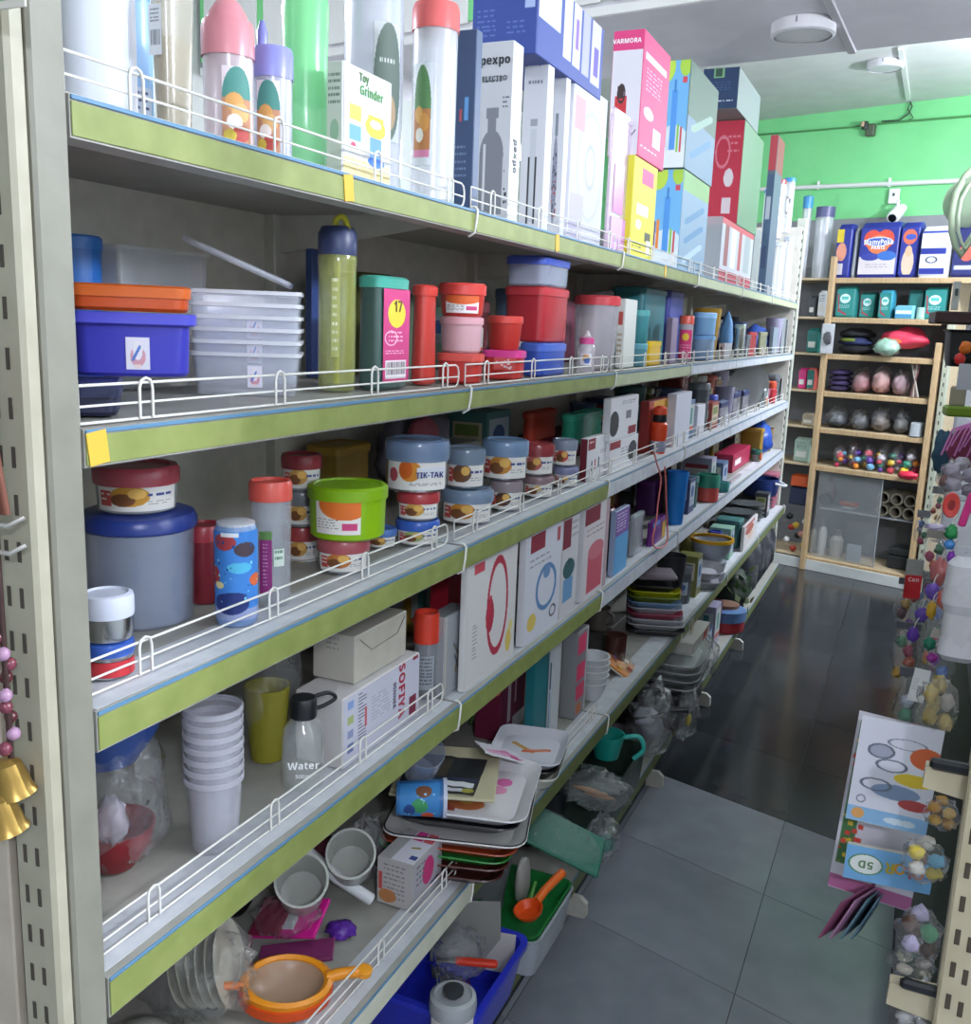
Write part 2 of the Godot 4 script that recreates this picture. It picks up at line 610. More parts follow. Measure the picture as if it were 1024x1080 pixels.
# ---------- the shelf run ----------
func build_gondola() -> void:
	var g := thing("shelf_run", "long cream metal shelf run with green-lipped shelves packed with housewares", "shelving")
	var cream := grained("cream", "c9c6bb", "dad7cc", 0.45, 3.0)
	var grey := grained("deck", "999890", "a9a8a0", 0.5, 2.5)
	var greens := [grained("green_lip", "7d8a46", "939d5c", 0.5, 3.0), grained("olive_lip", "666f3c", "767e4a", 0.5, 3.0), grained("pale_lip", "a9b38f", "bcc4a2", 0.5, 3.0)]
	var white_lip := grained("white_lip", "b9bfc9", "d0d4dc", 0.5, 3.0)
	var cream_lip := grained("cream_lip", "c9c9b4", "d8d8c6", 0.5, 3.0)
	var blue := m("5a86a8", 0.5)
	var paper := grained("liner", "bcbfc6", "ced1d6", 0.7, 4.0)
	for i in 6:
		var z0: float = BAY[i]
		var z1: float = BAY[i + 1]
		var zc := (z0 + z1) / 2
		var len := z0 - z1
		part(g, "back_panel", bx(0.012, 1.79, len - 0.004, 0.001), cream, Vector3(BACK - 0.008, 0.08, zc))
		part(g, "kick_plate", bx(0.012, 0.11, len - 0.004, 0.002), m("26282a", 0.6), Vector3(LIP[6] - 0.09, 0.002, zc))  # near-black tone paints in the shadow below the bottom shelf lip
		for l in range(1, 7):
			var x: float = LIP[l]
			var w: float = x - BACK
			var y: float = DECK[l]
			var lip: StandardMaterial3D = greens[0]
			if l == 1 and i >= 3: lip = greens[2]
			if l == 2 and i == 2: lip = greens[2]
			if l == 2 and i > 2: lip = white_lip
			if (l == 3 or l == 4) and i >= 2: lip = white_lip
			if l == 5: lip = cream_lip if i == 0 else greens[1]
			if l == 6: lip = greens[1]
			# deck and lip as one folded sheet
			var th := 0.006
			var hh: float = LIPH[l]
			var sh := plate([Vector2(-w, 0), Vector2(0, 0), Vector2(0, -hh), Vector2(-0.014, -hh - 0.004), Vector2(-0.016, -hh + 0.001), Vector2(-0.004, -hh + 0.006), Vector2(-0.004, -th), Vector2(-w, -th)], len - 0.003)
			var s := part(g, "shelf", sh, grey, Vector3(x, y, zc))
			part(s, "price_strip", bx(0.0016, hh - 0.008, len - 0.006, 0.0004), lip, Vector3(0.0010, -hh + 0.002, 0), Vector3.ZERO, "green price strip" if lip in greens else "pale price strip")
			part(s, "edge_strip", bx(0.0022, 0.004, len - 0.006, 0.0004), blue, Vector3(0.0012, -0.0045, 0), Vector3.ZERO, "thin blue edge strip")
			if l == 3 or l == 4 or l == 5:
				part(s, "paper_liner", sheet(0.075 if l == 3 else 0.06, len - 0.01, 0.0006, l * 7 + i, 0.0006, 3, 24), paper, Vector3(-0.04, 0.0004, 0), Vector3.ZERO, "white paper liner")
			for e in [-1, 1]:
				part(s, "bracket", plate([Vector2(-w, -th), Vector2(-0.05, -th), Vector2(-0.06, -0.022), Vector2(-w, -0.075)], 0.003), cream, Vector3(0, 0, e * (len / 2 - 0.006)))
			if l < 6 and (lip in greens or i < 3):
				part(s, "clip", tube([Vector3(-0.007, 0.004, 0), Vector3(-0.001, 0.005, 0), Vector3(0.005, 0.0, 0.001), Vector3(0.005, -hh * 0.5, 0.004), Vector3(0.003, -hh, 0.006), Vector3(-0.008, -hh - 0.006, 0.006)], 0.0022, 6), m("e9e8e2", 0.5), Vector3(0, 0, -len / 2 + 0.003), Vector3.ZERO, "white wire clip")
		# back upright with slots showing above the decks
		if i > 0:
			part(g, "upright", bx(0.03, 1.9, 0.05, 0.003), cream, Vector3(BACK + 0.006, 0.0, z0))
			part(g, "foot", plate([Vector2(-0.07, 0), Vector2(-0.006, 0), Vector2(0.0, 0.008), Vector2(-0.002, 0.045), Vector2(-0.02, 0.06), Vector2(-0.07, 0.06)], 0.018), cream, Vector3(LIP[6] - 0.022, 0.0, z0), Vector3.ZERO, "cream metal foot")
	# yellow tape on the lips
	var tape := m("e2b33c", 0.6)
	for d in [[1, 367, 10, 0], [1, 587, 9, 1], [1, 701, 8, 2], [2, 103, 11, 0]]:
		var l: int = d[0]
		var z := zat(LIP[l], DECK[l] - 0.02, d[1])
		part(g, "tape", bx(0.0012, LIPH[l] - 0.004, d[2] * 0.0022, 0.0003), tape, Vector3(LIP[l] + 0.0026, DECK[l] - LIPH[l] + 0.002, z), Vector3(0.12, 0, 0), "strip of yellow tape")
	# far end post with two columns of slots
	var fp := part(g, "end_post", bx(0.05, 2.05, 0.05, 0.003), grained("post", "b7bcae", "c9cdc0", 0.45, 3.0), Vector3(LIP[1] - 0.022, 0.25, -6.03))
	for k in 40:
		for c in [-0.011, 0.011]:
			part(fp, "slot", bx(0.006, 0.02, 0.002, 0.0005), m("3b3c38", 0.8), Vector3(c, 0.05 + k * 0.049, 0.0252))
	part(g, "end_panel", bx(0.38, 2.0, 0.008, 0.002), cream, Vector3((BACK + LIP[1]) / 2 + 0.0, 0.25, -6.005))

func build_near_end() -> void:
	# the slotted frame that closes the near end, with its hooks facing the other aisle
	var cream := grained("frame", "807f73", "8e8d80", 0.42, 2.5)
	var slotc := m("4c463e", 0.8)
	var t := thing("end_frame", "tall cream slotted metal frame closing the shelf run end", "shelving")
	var zr := BAY[0] + 0.002 as float
	# two uprights back to back with a seam between them
	var zs := hit_x(43, 300, LIP[1] + 0.004).z
	var zl := hit_x(22, 300, LIP[1] + 0.004).z
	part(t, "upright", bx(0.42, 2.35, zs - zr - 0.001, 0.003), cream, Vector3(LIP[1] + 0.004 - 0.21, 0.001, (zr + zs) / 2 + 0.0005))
	var u2 := part(t, "upright", bx(0.05, 2.35, zl - zs - 0.001, 0.004), grained("frame2", "a8a48f", "b6b29e", 0.42, 2.5), Vector3(LIP[1] + 0.002 - 0.025, 0.001, (zl + zs) / 2))
	for k in 52:
		var y := 0.12 + k * 0.043
		for c in [0.006, -0.010]:
			part(u2, "slot", bx(0.0048, 0.019, 0.0016, 0.0004), slotc, Vector3(c, y, (zl - zs) / 2 - 0.0008 + 0.0003))
	part(t, "back_board", bx(0.5, 2.2, 0.012, 0.002), grained("endboard", "b9ad9c", "c9bfb0", 0.5, 2.0), Vector3(LIP[1] - 0.31, 0.1, zs + 0.012))
	for d in [[540, 0.03], [1010, 0.03]]:
		pass
	# goods hanging on the end
	var zb := zl + 0.02
	var b := thing("brass_bell_charm", "brass bells on a dark beaded cord hanging by the slotted frame", "bell charm", Vector3(xat(1.3, zb, 7), yat(xat(1.3, zb, 7), zb, 868), zb))
	var gold := m("a8894a", 0.3, 1.0, 0.85)
	var dk := m("3a2320", 0.6)
	part(b, "cord", tube([Vector3(0, 0.02, 0), Vector3(0.001, 0.12, 0.001), Vector3(-0.001, 0.25, 0), Vector3(0, 0.38, 0)], 0.003, 6), dk)
	for k in 2:
		part(b, "bell", lathe([[0.0, 0.036], [0.006, 0.036], [0.012, 0.031], [0.015, 0.018], [0.017, 0.006], [0.020, 0.0], [0.018, 0.001], [0.012, 0.016], [0.0, 0.03]], 18), gold, Vector3(0.004 - 0.002 * k, 0.0 + 0.03 * k, 0.012 * (1 - k)), Vector3(0.1, 0, 0.15), "brass bell")
	for k in 9:
		part(b, "bead", lump(Vector3(0.012, 0.013, 0.012), k, 0.05, 1.0, 10, 8), m(["7a3b4a", "b08aa8", "5a2a30"][k % 3], 0.25), Vector3(0.005 * sin(k * 2.1), 0.07 + k * 0.013, 0.006 * cos(k * 1.7)))
	var h := thing("hair_bundle", "reddish brown hair pieces hanging on the slotted frame", "hair piece", Vector3(xat(1.5, zb, 0), 1.46, zb))
	for k in 7:
		part(h, "strand", tube([Vector3(0.002 * k - 0.008, 0.0, 0.0), Vector3(0.002 * k - 0.010, 0.06, 0.006 + 0.001 * (k % 3)), Vector3(0.0016 * k - 0.006, 0.13, 0.003), Vector3(0, 0.17, 0)], 0.0035, 6), m(["7b4a3a", "8f6150", "6b3d30"][k % 3], 0.6))
	var w := thing("wire_hook", "pale grey wire hook sticking out of the slotted frame", "hook", Vector3(xat(1.44, zb, 4), 1.425, zb))
	for k in 2:
		part(w, "wire", tube([Vector3(-0.08, 0.0 + 0.025 * k, 0), Vector3(0.006, 0.0 + 0.025 * k, 0.0), Vector3(0.012, 0.006 + 0.025 * k, -0.012)], 0.0022, 6), m("b9b7b2", 0.4, 1.0, 0.3))
	var c := thing("blister_card", "small card with green print hung beside the slotted frame top", "card", Vector3(xat(1.95, zb, 0), 1.86, zb + 0.004))
	part(c, "card", bx(0.05, 0.055, 0.002, 0.0005), m("e4e0d6", 0.5))
	part(c, "print", bx(0.03, 0.04, 0.001, 0.0002), m("79b98a", 0.5), Vector3(0, 0.006, 0.0012))

func build_guards() -> void:
	var wire := m("e3e2dc", 0.4)
	var group := "white wire guards along the shelf fronts"
	var words_l := ["", "top shelf", "second shelf from the top", "third shelf from the top", "fourth shelf from the top", "fifth shelf from the top", "bottom shelf"]
	var words_b := ["first bay beside the slotted end frame", "second bay from the slotted end frame", "third bay from the slotted end frame", "fourth bay from the slotted end frame", "fifth bay from the slotted end frame", "last bay beside the far end post"]
	for l in range(1, 6):
		for i in ([6, 6, 6, 1, 2][l - 1]):
			var z0: float = BAY[i] - 0.012
			var z1: float = BAY[i + 1] + 0.014
			var len := z0 - z1
			var t := thing("wire_guard", "white wire guard on %s, %s" % [words_l[l], words_b[i]], "wire guard", Vector3(LIP[l] - (0.016 if l < 3 else 0.028), DECK[l] + (0.0012 if l < 3 else 0.003), z0), 0.0, group)
			var pts := []
			var r := 0.012
			var hh := 0.036
			for q in [[0, 0, 0], [len - r, 0, 0], [len - r * 0.3, r * 0.3, 0], [len, r, 0], [len, hh - r, 0], [len - r * 0.3, hh - r * 0.3, 0], [len - r, hh, 0], [0, hh, 0]]:
				pts.append(Vector3(0, q[1] + 0.0018, -q[0]))
			part(t, "rail", tube(pts, 0.0016, 6, true), wire)
			part(t, "mid_rail", tube([Vector3(0, hh * 0.5, 0), Vector3(0, hh * 0.5, -len)], 0.0014, 6), wire)
			var n := 4
			for k in n:
				var a := 0.085 + (len - 0.14) * k / (n - 1.0)
				var hp := []
				for q in [[-0.009, 0.0], [-0.009, 0.031], [-0.0065, 0.0385], [0.0, 0.041], [0.0065, 0.0385], [0.009, 0.031], [0.009, 0.0]]:
					hp.append(Vector3(0.0025, q[1] + 0.0016, -a - q[0]))
				part(t, "hoop", tube(hp, 0.0016, 6), wire)

# ---------- the room ----------
const FAR_TURN := -18.0
func far_plane(px, py, behind := 0.0) -> Vector3:
	# point in the far unit's own axes (x along its front, z towards the aisle)
	var o := Vector3(-0.6106, 0, -6.996)
	var b := Basis(Vector3.UP, deg_to_rad(FAR_TURN))
	var e := b.inverse() * (EYE - o)
	var d := b.inverse() * ray(px, py)
	return e + d * ((-behind - e.z) / d.z)
func build_room() -> void:
	var fl := struct("floor", bx(7.0, 0.1, 14.0, 0.002), grained("floorbase", "2c2f33", "34373b", 0.5, 2.0), Vector3(-0.6, -0.104, -3.5))
	# stone tiles, laid on the line of the aisle
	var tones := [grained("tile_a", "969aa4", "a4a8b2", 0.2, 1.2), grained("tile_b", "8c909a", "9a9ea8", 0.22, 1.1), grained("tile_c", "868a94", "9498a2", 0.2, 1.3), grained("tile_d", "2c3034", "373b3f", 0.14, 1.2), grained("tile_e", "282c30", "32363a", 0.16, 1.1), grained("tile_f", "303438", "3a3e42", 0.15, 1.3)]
	var p := 0.484
	var skew := 0.3
	for i in range(-4, 5):
		for j in range(-2, 18):
			var x0 := -0.25 + (i - 1) * p
			var z0 := 0.19 - j * p + skew * (x0 + 0.25)
			if z0 > 0.6 or z0 < -8.2:
				continue
			var st := begin()
			st.set_smooth_group(-1)
			var g := 0.0012
			var a := Vector3(g, 0, -g)
			var b := Vector3(p - g, 0, -g + skew * p)
			var c := Vector3(p - g, 0, -p + g + skew * p)
			var d := Vector3(g, 0, -p + g)
			var u := Vector3(0, 0.006, 0)
			quad4(st, a + u, d + u, c + u, b + u)
			quad4(st, a, a + u, b + u, b); quad4(st, b, b + u, c + u, c); quad4(st, c, c + u, d + u, d); quad4(st, d, d + u, a + u, a)
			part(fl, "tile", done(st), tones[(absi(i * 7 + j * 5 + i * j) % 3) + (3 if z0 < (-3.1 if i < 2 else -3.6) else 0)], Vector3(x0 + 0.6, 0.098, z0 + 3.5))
	var white := grained("whitewash", "cdd2ce", "d8dcd8", 0.8, 0.8)
	var green := grained("greenwash", "7fdb90", "8be29a", 0.8, 0.7)
	var shade := grained("plaster", "8d9094", "9a9da0", 0.8, 1.0)
	struct("ceiling", bx(7.0, 0.12, 14.0, 0.002), white, Vector3(-0.6, 3.2, -3.5))
	struct("wall_left", bx(0.12, 3.3, 14.0, 0.002), white, Vector3(-3.0, 0, -3.5))
	struct("wall_right", bx(0.12, 3.3, 14.0, 0.002), white, Vector3(1.7, 0, -3.5))
	struct("wall_near", bx(7.0, 3.3, 0.12, 0.002), white, Vector3(-0.6, 0, 2.6))
	# far wall: green paint above, grey plaster below
	var o := Vector3(-0.6106, 0, -6.996)
	var bs := Basis(Vector3.UP, deg_to_rad(FAR_TURN))
	var wf := struct("wall_far", bx(6.0, 2.46, 0.12, 0.002), shade, o + bs * Vector3(0.0, 0, -0.56), Vector3(0, deg_to_rad(FAR_TURN), 0))
	part(wf, "painted_panel", bx(6.0, 0.78, 0.12, 0.002), green, Vector3(0, 2.46, 0), Vector3.ZERO, "bright green painted upper wall")
	# dropped beam with a white edge
	var yb := 2.62
	var fa := hit_y(735, 72, yb)
	var fb := hit_y(1024, 40, yb)
	var na := hit_y(690, 10, yb)
	var dir := (fb - fa).normalized()
	var turn := atan2(-dir.z, dir.x)
	var across := Vector3(-dir.z, 0, dir.x)
	var deep := absf((na - fa).dot(across))
	var mid := fa + dir * (-0.3 + (fb - fa).length() * 0.5) + across * deep / 2 * signf((na - fa).dot(across))
	var bm := struct("trim_1", bx(4.2, 0.58, deep, 0.004), grained("beam", "d6d4da", "e0dee4", 0.75, 0.9), Vector3(mid.x, yb, mid.z), Vector3(0, turn, 0))
	part(bm, "white_edge", bx(4.2, 0.03, 0.012, 0.002), m("e8e8e6", 0.6), Vector3(0, 0.0, deep / 2 + 0.007))
	part(bm, "green_face", bx(4.2, 0.5, 0.008, 0.002), green, Vector3(0, 0.05, deep / 2 + 0.005))
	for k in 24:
		part(bm, "batten", bx(0.06 if k > 12 else 0.13, 0.5, 0.01, 0.002), m("e8e8e6", 0.6), Vector3(-2.0 + k * 0.17, 0.04, deep / 2 + 0.014))  # white bars; the wider left ones paint in the glare there
	# round ceiling lamps, switched off
	for d in [[848, 24, 66, yb, "round white surface lamp under the grey dropped beam"], [934, 65, 37, 3.2, "small round white surface lamp on the white ceiling near the green wall"]]:
		var c := hit_y(d[0], d[1], d[3])
		var r: float = d[2] / 2.0 * depth(c) / F
		var t := thing("ceiling_lamp", d[4], "lamp", c - Vector3(0, r * 0.42, 0), 0.0)
		part(t, "housing", lathe([[r * 0.9, 0.0], [r, 0.004], [r, r * 0.40], [r * 0.96, r * 0.42], [0, r * 0.42]], 32), m("d9d9dc", 0.5))
		part(t, "diffuser", lathe([[0, 0.004], [r * 0.88, 0.004], [r * 0.88, 0.008], [0, 0.008]], 32), m("c9cacc", 0.4))
		part(t, "screw", bx(r * 0.06, r * 0.2, r * 0.06), m("77777a", 0.4, 1.0, 0.6), Vector3(-r * 0.1, r * 0.18, r * 0.97))
	var k0 := hit_y(872, -6, yb)
	var k1 := hit_y(899, 53, yb)
	var cd := thing("cable_duct", "grey plastic cable duct running under the dropped beam", "cable duct", (k0 + k1) / 2 - Vector3(0, 0.013, 0), atan2(-(k1 - k0).z, (k1 - k0).x))
	part(cd, "duct", bx((k1 - k0).length(), 0.012, 0.028, 0.002), m("b4b3b8", 0.6))
	var k2 := hit_y(950, 49, 3.2)
	var k3 := hit_y(958, 103, 3.2)
	k3 = k2 + (k3 - k2).normalized() * minf((k3 - k2).length(), 3.0)
	var cd2 := thing("cable_duct", "white plastic cable duct on the white ceiling beside the small lamp", "cable duct", (k2 + k3) / 2 - Vector3(0, 0.016, 0), atan2(-(k3 - k2).z, (k3 - k2).x))
	part(cd2, "duct", bx((k3 - k2).length(), 0.015, 0.03, 0.002), m("dfe3e0", 0.6))
	# pipes, wires and camera on the green wall
	var wz := -0.475
	var fw := func(px, py) -> Vector3: return o + bs * far_plane(px, py, -wz)
	var pp := thing("conduit_pipe", "white conduit pipe clipped low across the green wall", "pipe")
	part(pp, "pipe", tube([fw.call(790, 200), fw.call(900, 195.5), fw.call(1030, 190)], 0.016, 8), m("e6eae6", 0.5))
	for q in [[863, 197], [938, 194]]:
		part(pp, "clip", bx(0.02, 0.06, 0.02, 0.002), m("dfe3df", 0.5), fw.call(q[0], q[1]) - Vector3(0, 0.02, 0))
	var wr := thing("wall_wire", "thin grey-green wires strung along the green wall", "wire")
	part(wr, "wire", tube([fw.call(790, 143), fw.call(842, 139), fw.call(900, 134), fw.call(915, 131)], 0.007, 6), m("4f8f55", 0.6))
	part(wr, "wire", tube([fw.call(925, 131), fw.call(955, 128), fw.call(1030, 122)], 0.008, 6), m("4f8f55", 0.6))
	part(wr, "loose_wire", tube([fw.call(958, 104), fw.call(962, 112), fw.call(958, 120), fw.call(948, 127), fw.call(930, 128)], 0.005, 6), m("3d4a40", 0.6))
	part(wr, "loose_wire", tube([fw.call(990, 101), fw.call(962, 104), fw.call(957, 115), fw.call(963, 124), fw.call(955, 129)], 0.004, 6), m("3d4a40", 0.6))
	var jb := thing("junction_box", "small dark junction box with loose wires on the green wall", "junction box", fw.call(918, 139) - Vector3(0, 0.03, 0), deg_to_rad(FAR_TURN))
	part(jb, "box", bx(0.06, 0.08, 0.05, 0.006), m("57634f", 0.6))
	part(jb, "connector", lathe([[0, 0], [0.022, 0.0], [0.024, 0.02], [0.018, 0.05], [0, 0.052]], 14), m("3a3f3a", 0.5), Vector3(-0.03, 0.045, 0.03))
	part(jb, "plug", lathe([[0, 0], [0.012, 0], [0.012, 0.03], [0, 0.03]], 12), m("c9a58a", 0.5), Vector3(-0.04, 0.06, 0.05))
	var sp := thing("socket_plate", "small white socket plate on the green wall above the camera", "socket", fw.call(942, 215), deg_to_rad(FAR_TURN))
	part(sp, "plate", bx(0.07, 0.10, 0.02, 0.004), m("eef0ee", 0.4))
	part(sp, "switch", bx(0.016, 0.02, 0.01, 0.003), m("55605a", 0.4), Vector3(0.0, 0.05, 0.012))
	var ca := thing("security_camera", "white bullet security camera with black lens above the diaper packs", "camera", fw.call(951, 228), deg_to_rad(FAR_TURN))
	part(ca, "base", lathe([[0, 0.0], [0.03, 0.0], [0.03, 0.02], [0.02, 0.03], [0, 0.03]], 18), m("e8eae8", 0.4), Vector3(0, 0.05, 0.0), Vector3(PI / 2, 0, 0))
	var bd := part(ca, "body", lathe([[0, 0.0], [0.036, 0.0], [0.042, 0.012], [0.042, 0.12], [0.03, 0.14], [0, 0.14]], 20), m("eef0ee", 0.35), Vector3(0, -0.03, 0.17), Vector3(-1.05, 0, 0))
	part(bd, "lens", lathe([[0, -0.003], [0.026, -0.003], [0.028, 0.0], [0.0, 0.001]], 18), m("15171a", 0.12), Vector3(0, -0.001, 0))
	part(bd, "mount", tube([Vector3(0, 0.1, 0.03), Vector3(0, 0.13, 0.07)], 0.012, 8), m("dcdedc", 0.4))

# ---------- makers for stock ----------
func clear(tone := "e6ecf4", alpha := 0.42) -> StandardMaterial3D:
	return m(tone, 0.2, alpha * 0.62)
func steel_can(label: String, c: Dictionary, lid: String, lab: Material, group := "", lid_share := 0.3, lid_alpha := 0.75) -> Node3D:
	var t := thing("steel_container", label, "container", c.at, 0.0, group)
	var h: float = c.h
	var r: float = c.r
	var hb := h * (1.0 - lid_share)
	part(t, "bowl", lathe([[0, 0.0], [r * 0.78, 0.0], [r * 0.88, h * 0.04], [r * 0.93, h * 0.2], [r * 0.93, hb], [r * 0.96, hb + 0.001], [r * 0.90, hb], [r * 0.88, h * 0.1], [0, h * 0.08]], 26), m("c9ccd0", 0.22, 1.0, 1.0), Vector3.ZERO, Vector3.ZERO, "polished steel bowl")
	part(t, "lid", lathe([[r * 0.98, hb - h * 0.06], [r, hb], [r, h * 0.9], [r * 0.96, h * 0.97], [r * 0.8, h], [r * 0.74, h * 0.96], [0, h * 0.96]], 26), m(lid, 0.2, lid_alpha))
	if lab:
		sleeve(t, r * 0.93, r * 0.93, h * 0.08, hb * 0.82, facing(c.at), 1.15, lab)
	return t
func glass_can(label: String, c: Dictionary, lid: String, lab: Material, group := "") -> Node3D:
	var t := thing("food_container", label, "container", c.at, 0.0, group)
	var h: float = c.h
	var r: float = c.r
	var hb := h * 0.66
	part(t, "bowl", lathe([[0, 0.0], [r * 0.8, 0.0], [r * 0.9, h * 0.06], [r * 0.94, hb], [r * 0.92, hb], [r * 0.87, h * 0.1], [0, h * 0.06]], 26), m("cfd6d8", 0.15, 0.45))
	part(t, "lid", lathe([[r * 0.98, hb - h * 0.05], [r, hb], [r, h * 0.92], [r * 0.94, h], [r * 0.8, h], [r * 0.76, h * 0.95], [0, h * 0.95]], 26), m(lid, 0.25, 0.85))
	if lab:
		sleeve(t, r * 0.91, r * 0.94, h * 0.1, hb * 0.8, facing(c.at), 1.1, lab)
	return t
func bottle(called: String, label: String, c: Dictionary, prof: Array, body: Material, category := "bottle") -> Node3D:
	var t := thing(called, label, category, c.at)
	var p := []
	for q in prof:
		p.append([q[0] * c.r, q[1] * c.h])
	part(t, "body", lathe(p, 24), body)
	return t
func add_lathe(t: Node3D, called: String, c: Dictionary, prof: Array, mat: Material, at := Vector3.ZERO, seg := 20) -> void:
	var p := []
	for q in prof:
		p.append([q[0] * c.r, q[1] * c.h])
	part(t, called, lathe(p, seg), mat, at)
func bag(label: String, at: Vector3, size: Vector3, sd: int, tone := "e9eef4", alpha := 0.16) -> Node3D:
	var t := thing("plastic_bag", label, "plastic bag", at)
	part(t, "film", lump(size, sd, 0.22, 2.4, 26, 16, 0.35), film(tone, alpha))
	return t
# square-cornered shallow tray or plate with a rim
func tray(called: String, label: String, at: Vector3, w: float, d: float, h: float, mat: Material, turn := 0.0, tilt := Vector3.ZERO, group := "", category := "tray", r := 0.03) -> Node3D:
	var t := thing(called, label, category, at, turn, group)
	t.rotation = Vector3(tilt.x, turn, tilt.z)
	part(t, "dish", loft([[0.0, w * 0.8, d * 0.8, r], [h * 0.35, w * 0.86, d * 0.86, r], [h, w, d, r], [h * 1.1, w * 0.99, d * 0.99, r], [h * 0.5, w * 0.84, d * 0.84, r], [h * 0.25, w * 0.78, d * 0.78, r]], 4), mat)
	return t

# ---------- top shelf ----------
func stock_top() -> void:
	var c := cyl_off(1, 0.13, 98, 100, -70)
	jar("white_canister", "tall plain white plastic canister on the top shelf beside the end frame", c, m("d4dae6", 0.4), m("d0d6e2", 0.4), 0.98, 0.02, "", "canister")
	c = cyl_off(1, 0.27, 146, 40, -30)
	var t := jar("blue_bottle", "pale blue bottle behind the beige jar on the top shelf", c, m("9cc4f0", 0.3), m("7fb0e6", 0.3), 0.95, 0.03, "", "bottle")
	sleeve(t, c.r * 0.96, c.r * 0.96, c.h * 0.1, c.h * 0.3, facing(c.at), 0.9, pic("bluelab", 32, 48, "c9d4ea", [["txt", 0.1, 0.1, 0.8, 0.5, 4, "4a4a70"], ["r", 0.2, 0.65, 0.6, 0.3, "59508a"]]))
	var b := box_at(1, 0.045, 156, 178, 212, -30)
	t = thing("beige_jar", "tapered clear jar of beige contents with barcode label", "jar", b.at)
	part(t, "body", loft([[0, b.w * 0.8, b.d * 0.8, 0.01], [b.h, b.w, b.d, 0.012]], 3), clear("cfc8b8", 0.75))
	part(t, "contents", loft([[0.004, b.w * 0.76, b.d * 0.76, 0.01], [b.h * 0.62, b.w * 0.88, b.d * 0.88, 0.01]], 3), m("b9ac90", 0.7))
	stick(t, b, "z", pic("beigelab", 48, 64, "e6e9ee", [["bar", 0.15, 0.5, 0.7, 0.3, "4a4f58"], ["txt", 0.15, 0.1, 0.7, 0.3, 4, "7a808a"]]), 0.15, 0.18, 0.85, 0.52)
	var fruit := pic("cookie_arch", 48, 80, "ecdfe6", [["e", 0.5, 0.42, 0.5, 0.42, "4d8f86"], ["r", 0, 0.4, 1, 0.6, "c08a6a"], ["e", 0.4, 0.45, 0.3, 0.12, "d9a05a"], ["e", 0.6, 0.58, 0.3, 0.12, "e0b070"], ["e", 0.4, 0.7, 0.25, 0.1, "efe6e0"], ["e", 0.6, 0.85, 0.3, 0.1, "c2504a"], ["e", 0.25, 0.88, 0.2, 0.08, "d8c04a"]])
	c = cyl_off(1, 0.085, 242, 56, 24)
	t = jar("dome_jar", "frosted jar with pink dome lid and cookie print on the top shelf", c, clear("f0dfe6", 0.7), m("d98c96", 0.3), 0.97, 0.034)
	add_lathe(t, "dome", c, [[0.8, 0.98], [0.72, 1.06], [0.5, 1.13], [0.3, 1.17], [0.0, 1.2]], m("d98c96", 0.3))
	sleeve(t, c.r * 0.96, c.r * 0.96, c.h * 0.06, c.h * 0.58, facing(c.at) - 0.35, 0.6, fruit)
	c = cyl_off(1, 0.075, 288, 44, 52)
	t = jar("flip_jar", "frosted jar with pale violet flip lid beside the green bottle", c, clear("dfe2f4", 0.7), m("8f92d6", 0.3), 0.97, 0.03)
	part(t, "spout", lathe([[0.0, 0.0], [0.006, 0.0], [0.007, 0.02], [0.003, 0.034], [0, 0.035]], 10), m("8487cc", 0.3), Vector3(-c.r * 0.6, c.h, 0))
	sleeve(t, c.r * 0.96, c.r * 0.96, c.h * 0.08, c.h * 0.62, facing(c.at) + 0.25, 0.6, fruit)
	c = cyl_off(1, 0.11, 322, 50, -70)
	t = bottle("green_bottle", "tall translucent light green water bottle on the top shelf", c, [[0, 0], [0.9, 0.0], [0.98, 0.02], [1.0, 0.3], [0.94, 0.5], [1.0, 0.7], [0.8, 0.88], [0.45, 0.93], [0, 0.93]], m("8ff0a4", 0.2, 0.7))
	add_lathe(t, "cap", c, [[0.5, 0.92], [0.5, 1.0], [0, 1.0]], m("6fd488", 0.3))
	b = box_at(1, 0.03, 344, 361, 411, 63)
	t = carton("toy_grinder_box", "white toy grinder box with yellow appliance picture", b, m("e9eaee", 0.5), "toy box")
	stick(t, b, "x", pic("grinder", 96, 160, "d8dade", [["r", 0, 0.82, 1, 0.18, "e6d7a2"], ["e", 0.2, 0.13, 0.1, 0.05, "c9cdd6"], ["r", 0.12, 0.34, 0.24, 0.14, "e6c860"], ["r", 0.12, 0.52, 0.24, 0.14, "6fa6d8"], ["e", 0.66, 0.48, 0.22, 0.1, "f2cf4a"], ["r", 0.5, 0.38, 0.34, 0.06, "f2cf4a"], ["e", 0.66, 0.45, 0.12, 0.04, "eef0f4"], ["r", 0.55, 0.58, 0.26, 0.2, "6a9cf0"], ["e", 0.68, 0.8, 0.18, 0.05, "4f84e6"], ["e", 0.2, 0.7, 0.05, 0.025, "d84a6a"]]))
	letters(t, b, "x", "Toy", 0.4, 0.08, 0.011, "4a7a3a")
	letters(t, b, "x", "Grinder", 0.56, 0.19, 0.0125, "3f8f3a")
	stick(t, b, "z", pic("grinder_end", 48, 160, "cfdcc8", [["txt", 0.1, 0.1, 0.8, 0.3, 5, "6f8a70"], ["e", 0.5, 0.6, 0.3, 0.1, "9cc4a0"]]))
	c = cyl_off(1, 0.24, 392, 66, -80)
	t = jar("tall_clear_jar", "tall frosted jar with dark oval label behind the toy grinder box", c, clear("e6eaf4", 0.6), m("dfe3ee", 0.3), 0.97, 0.03)
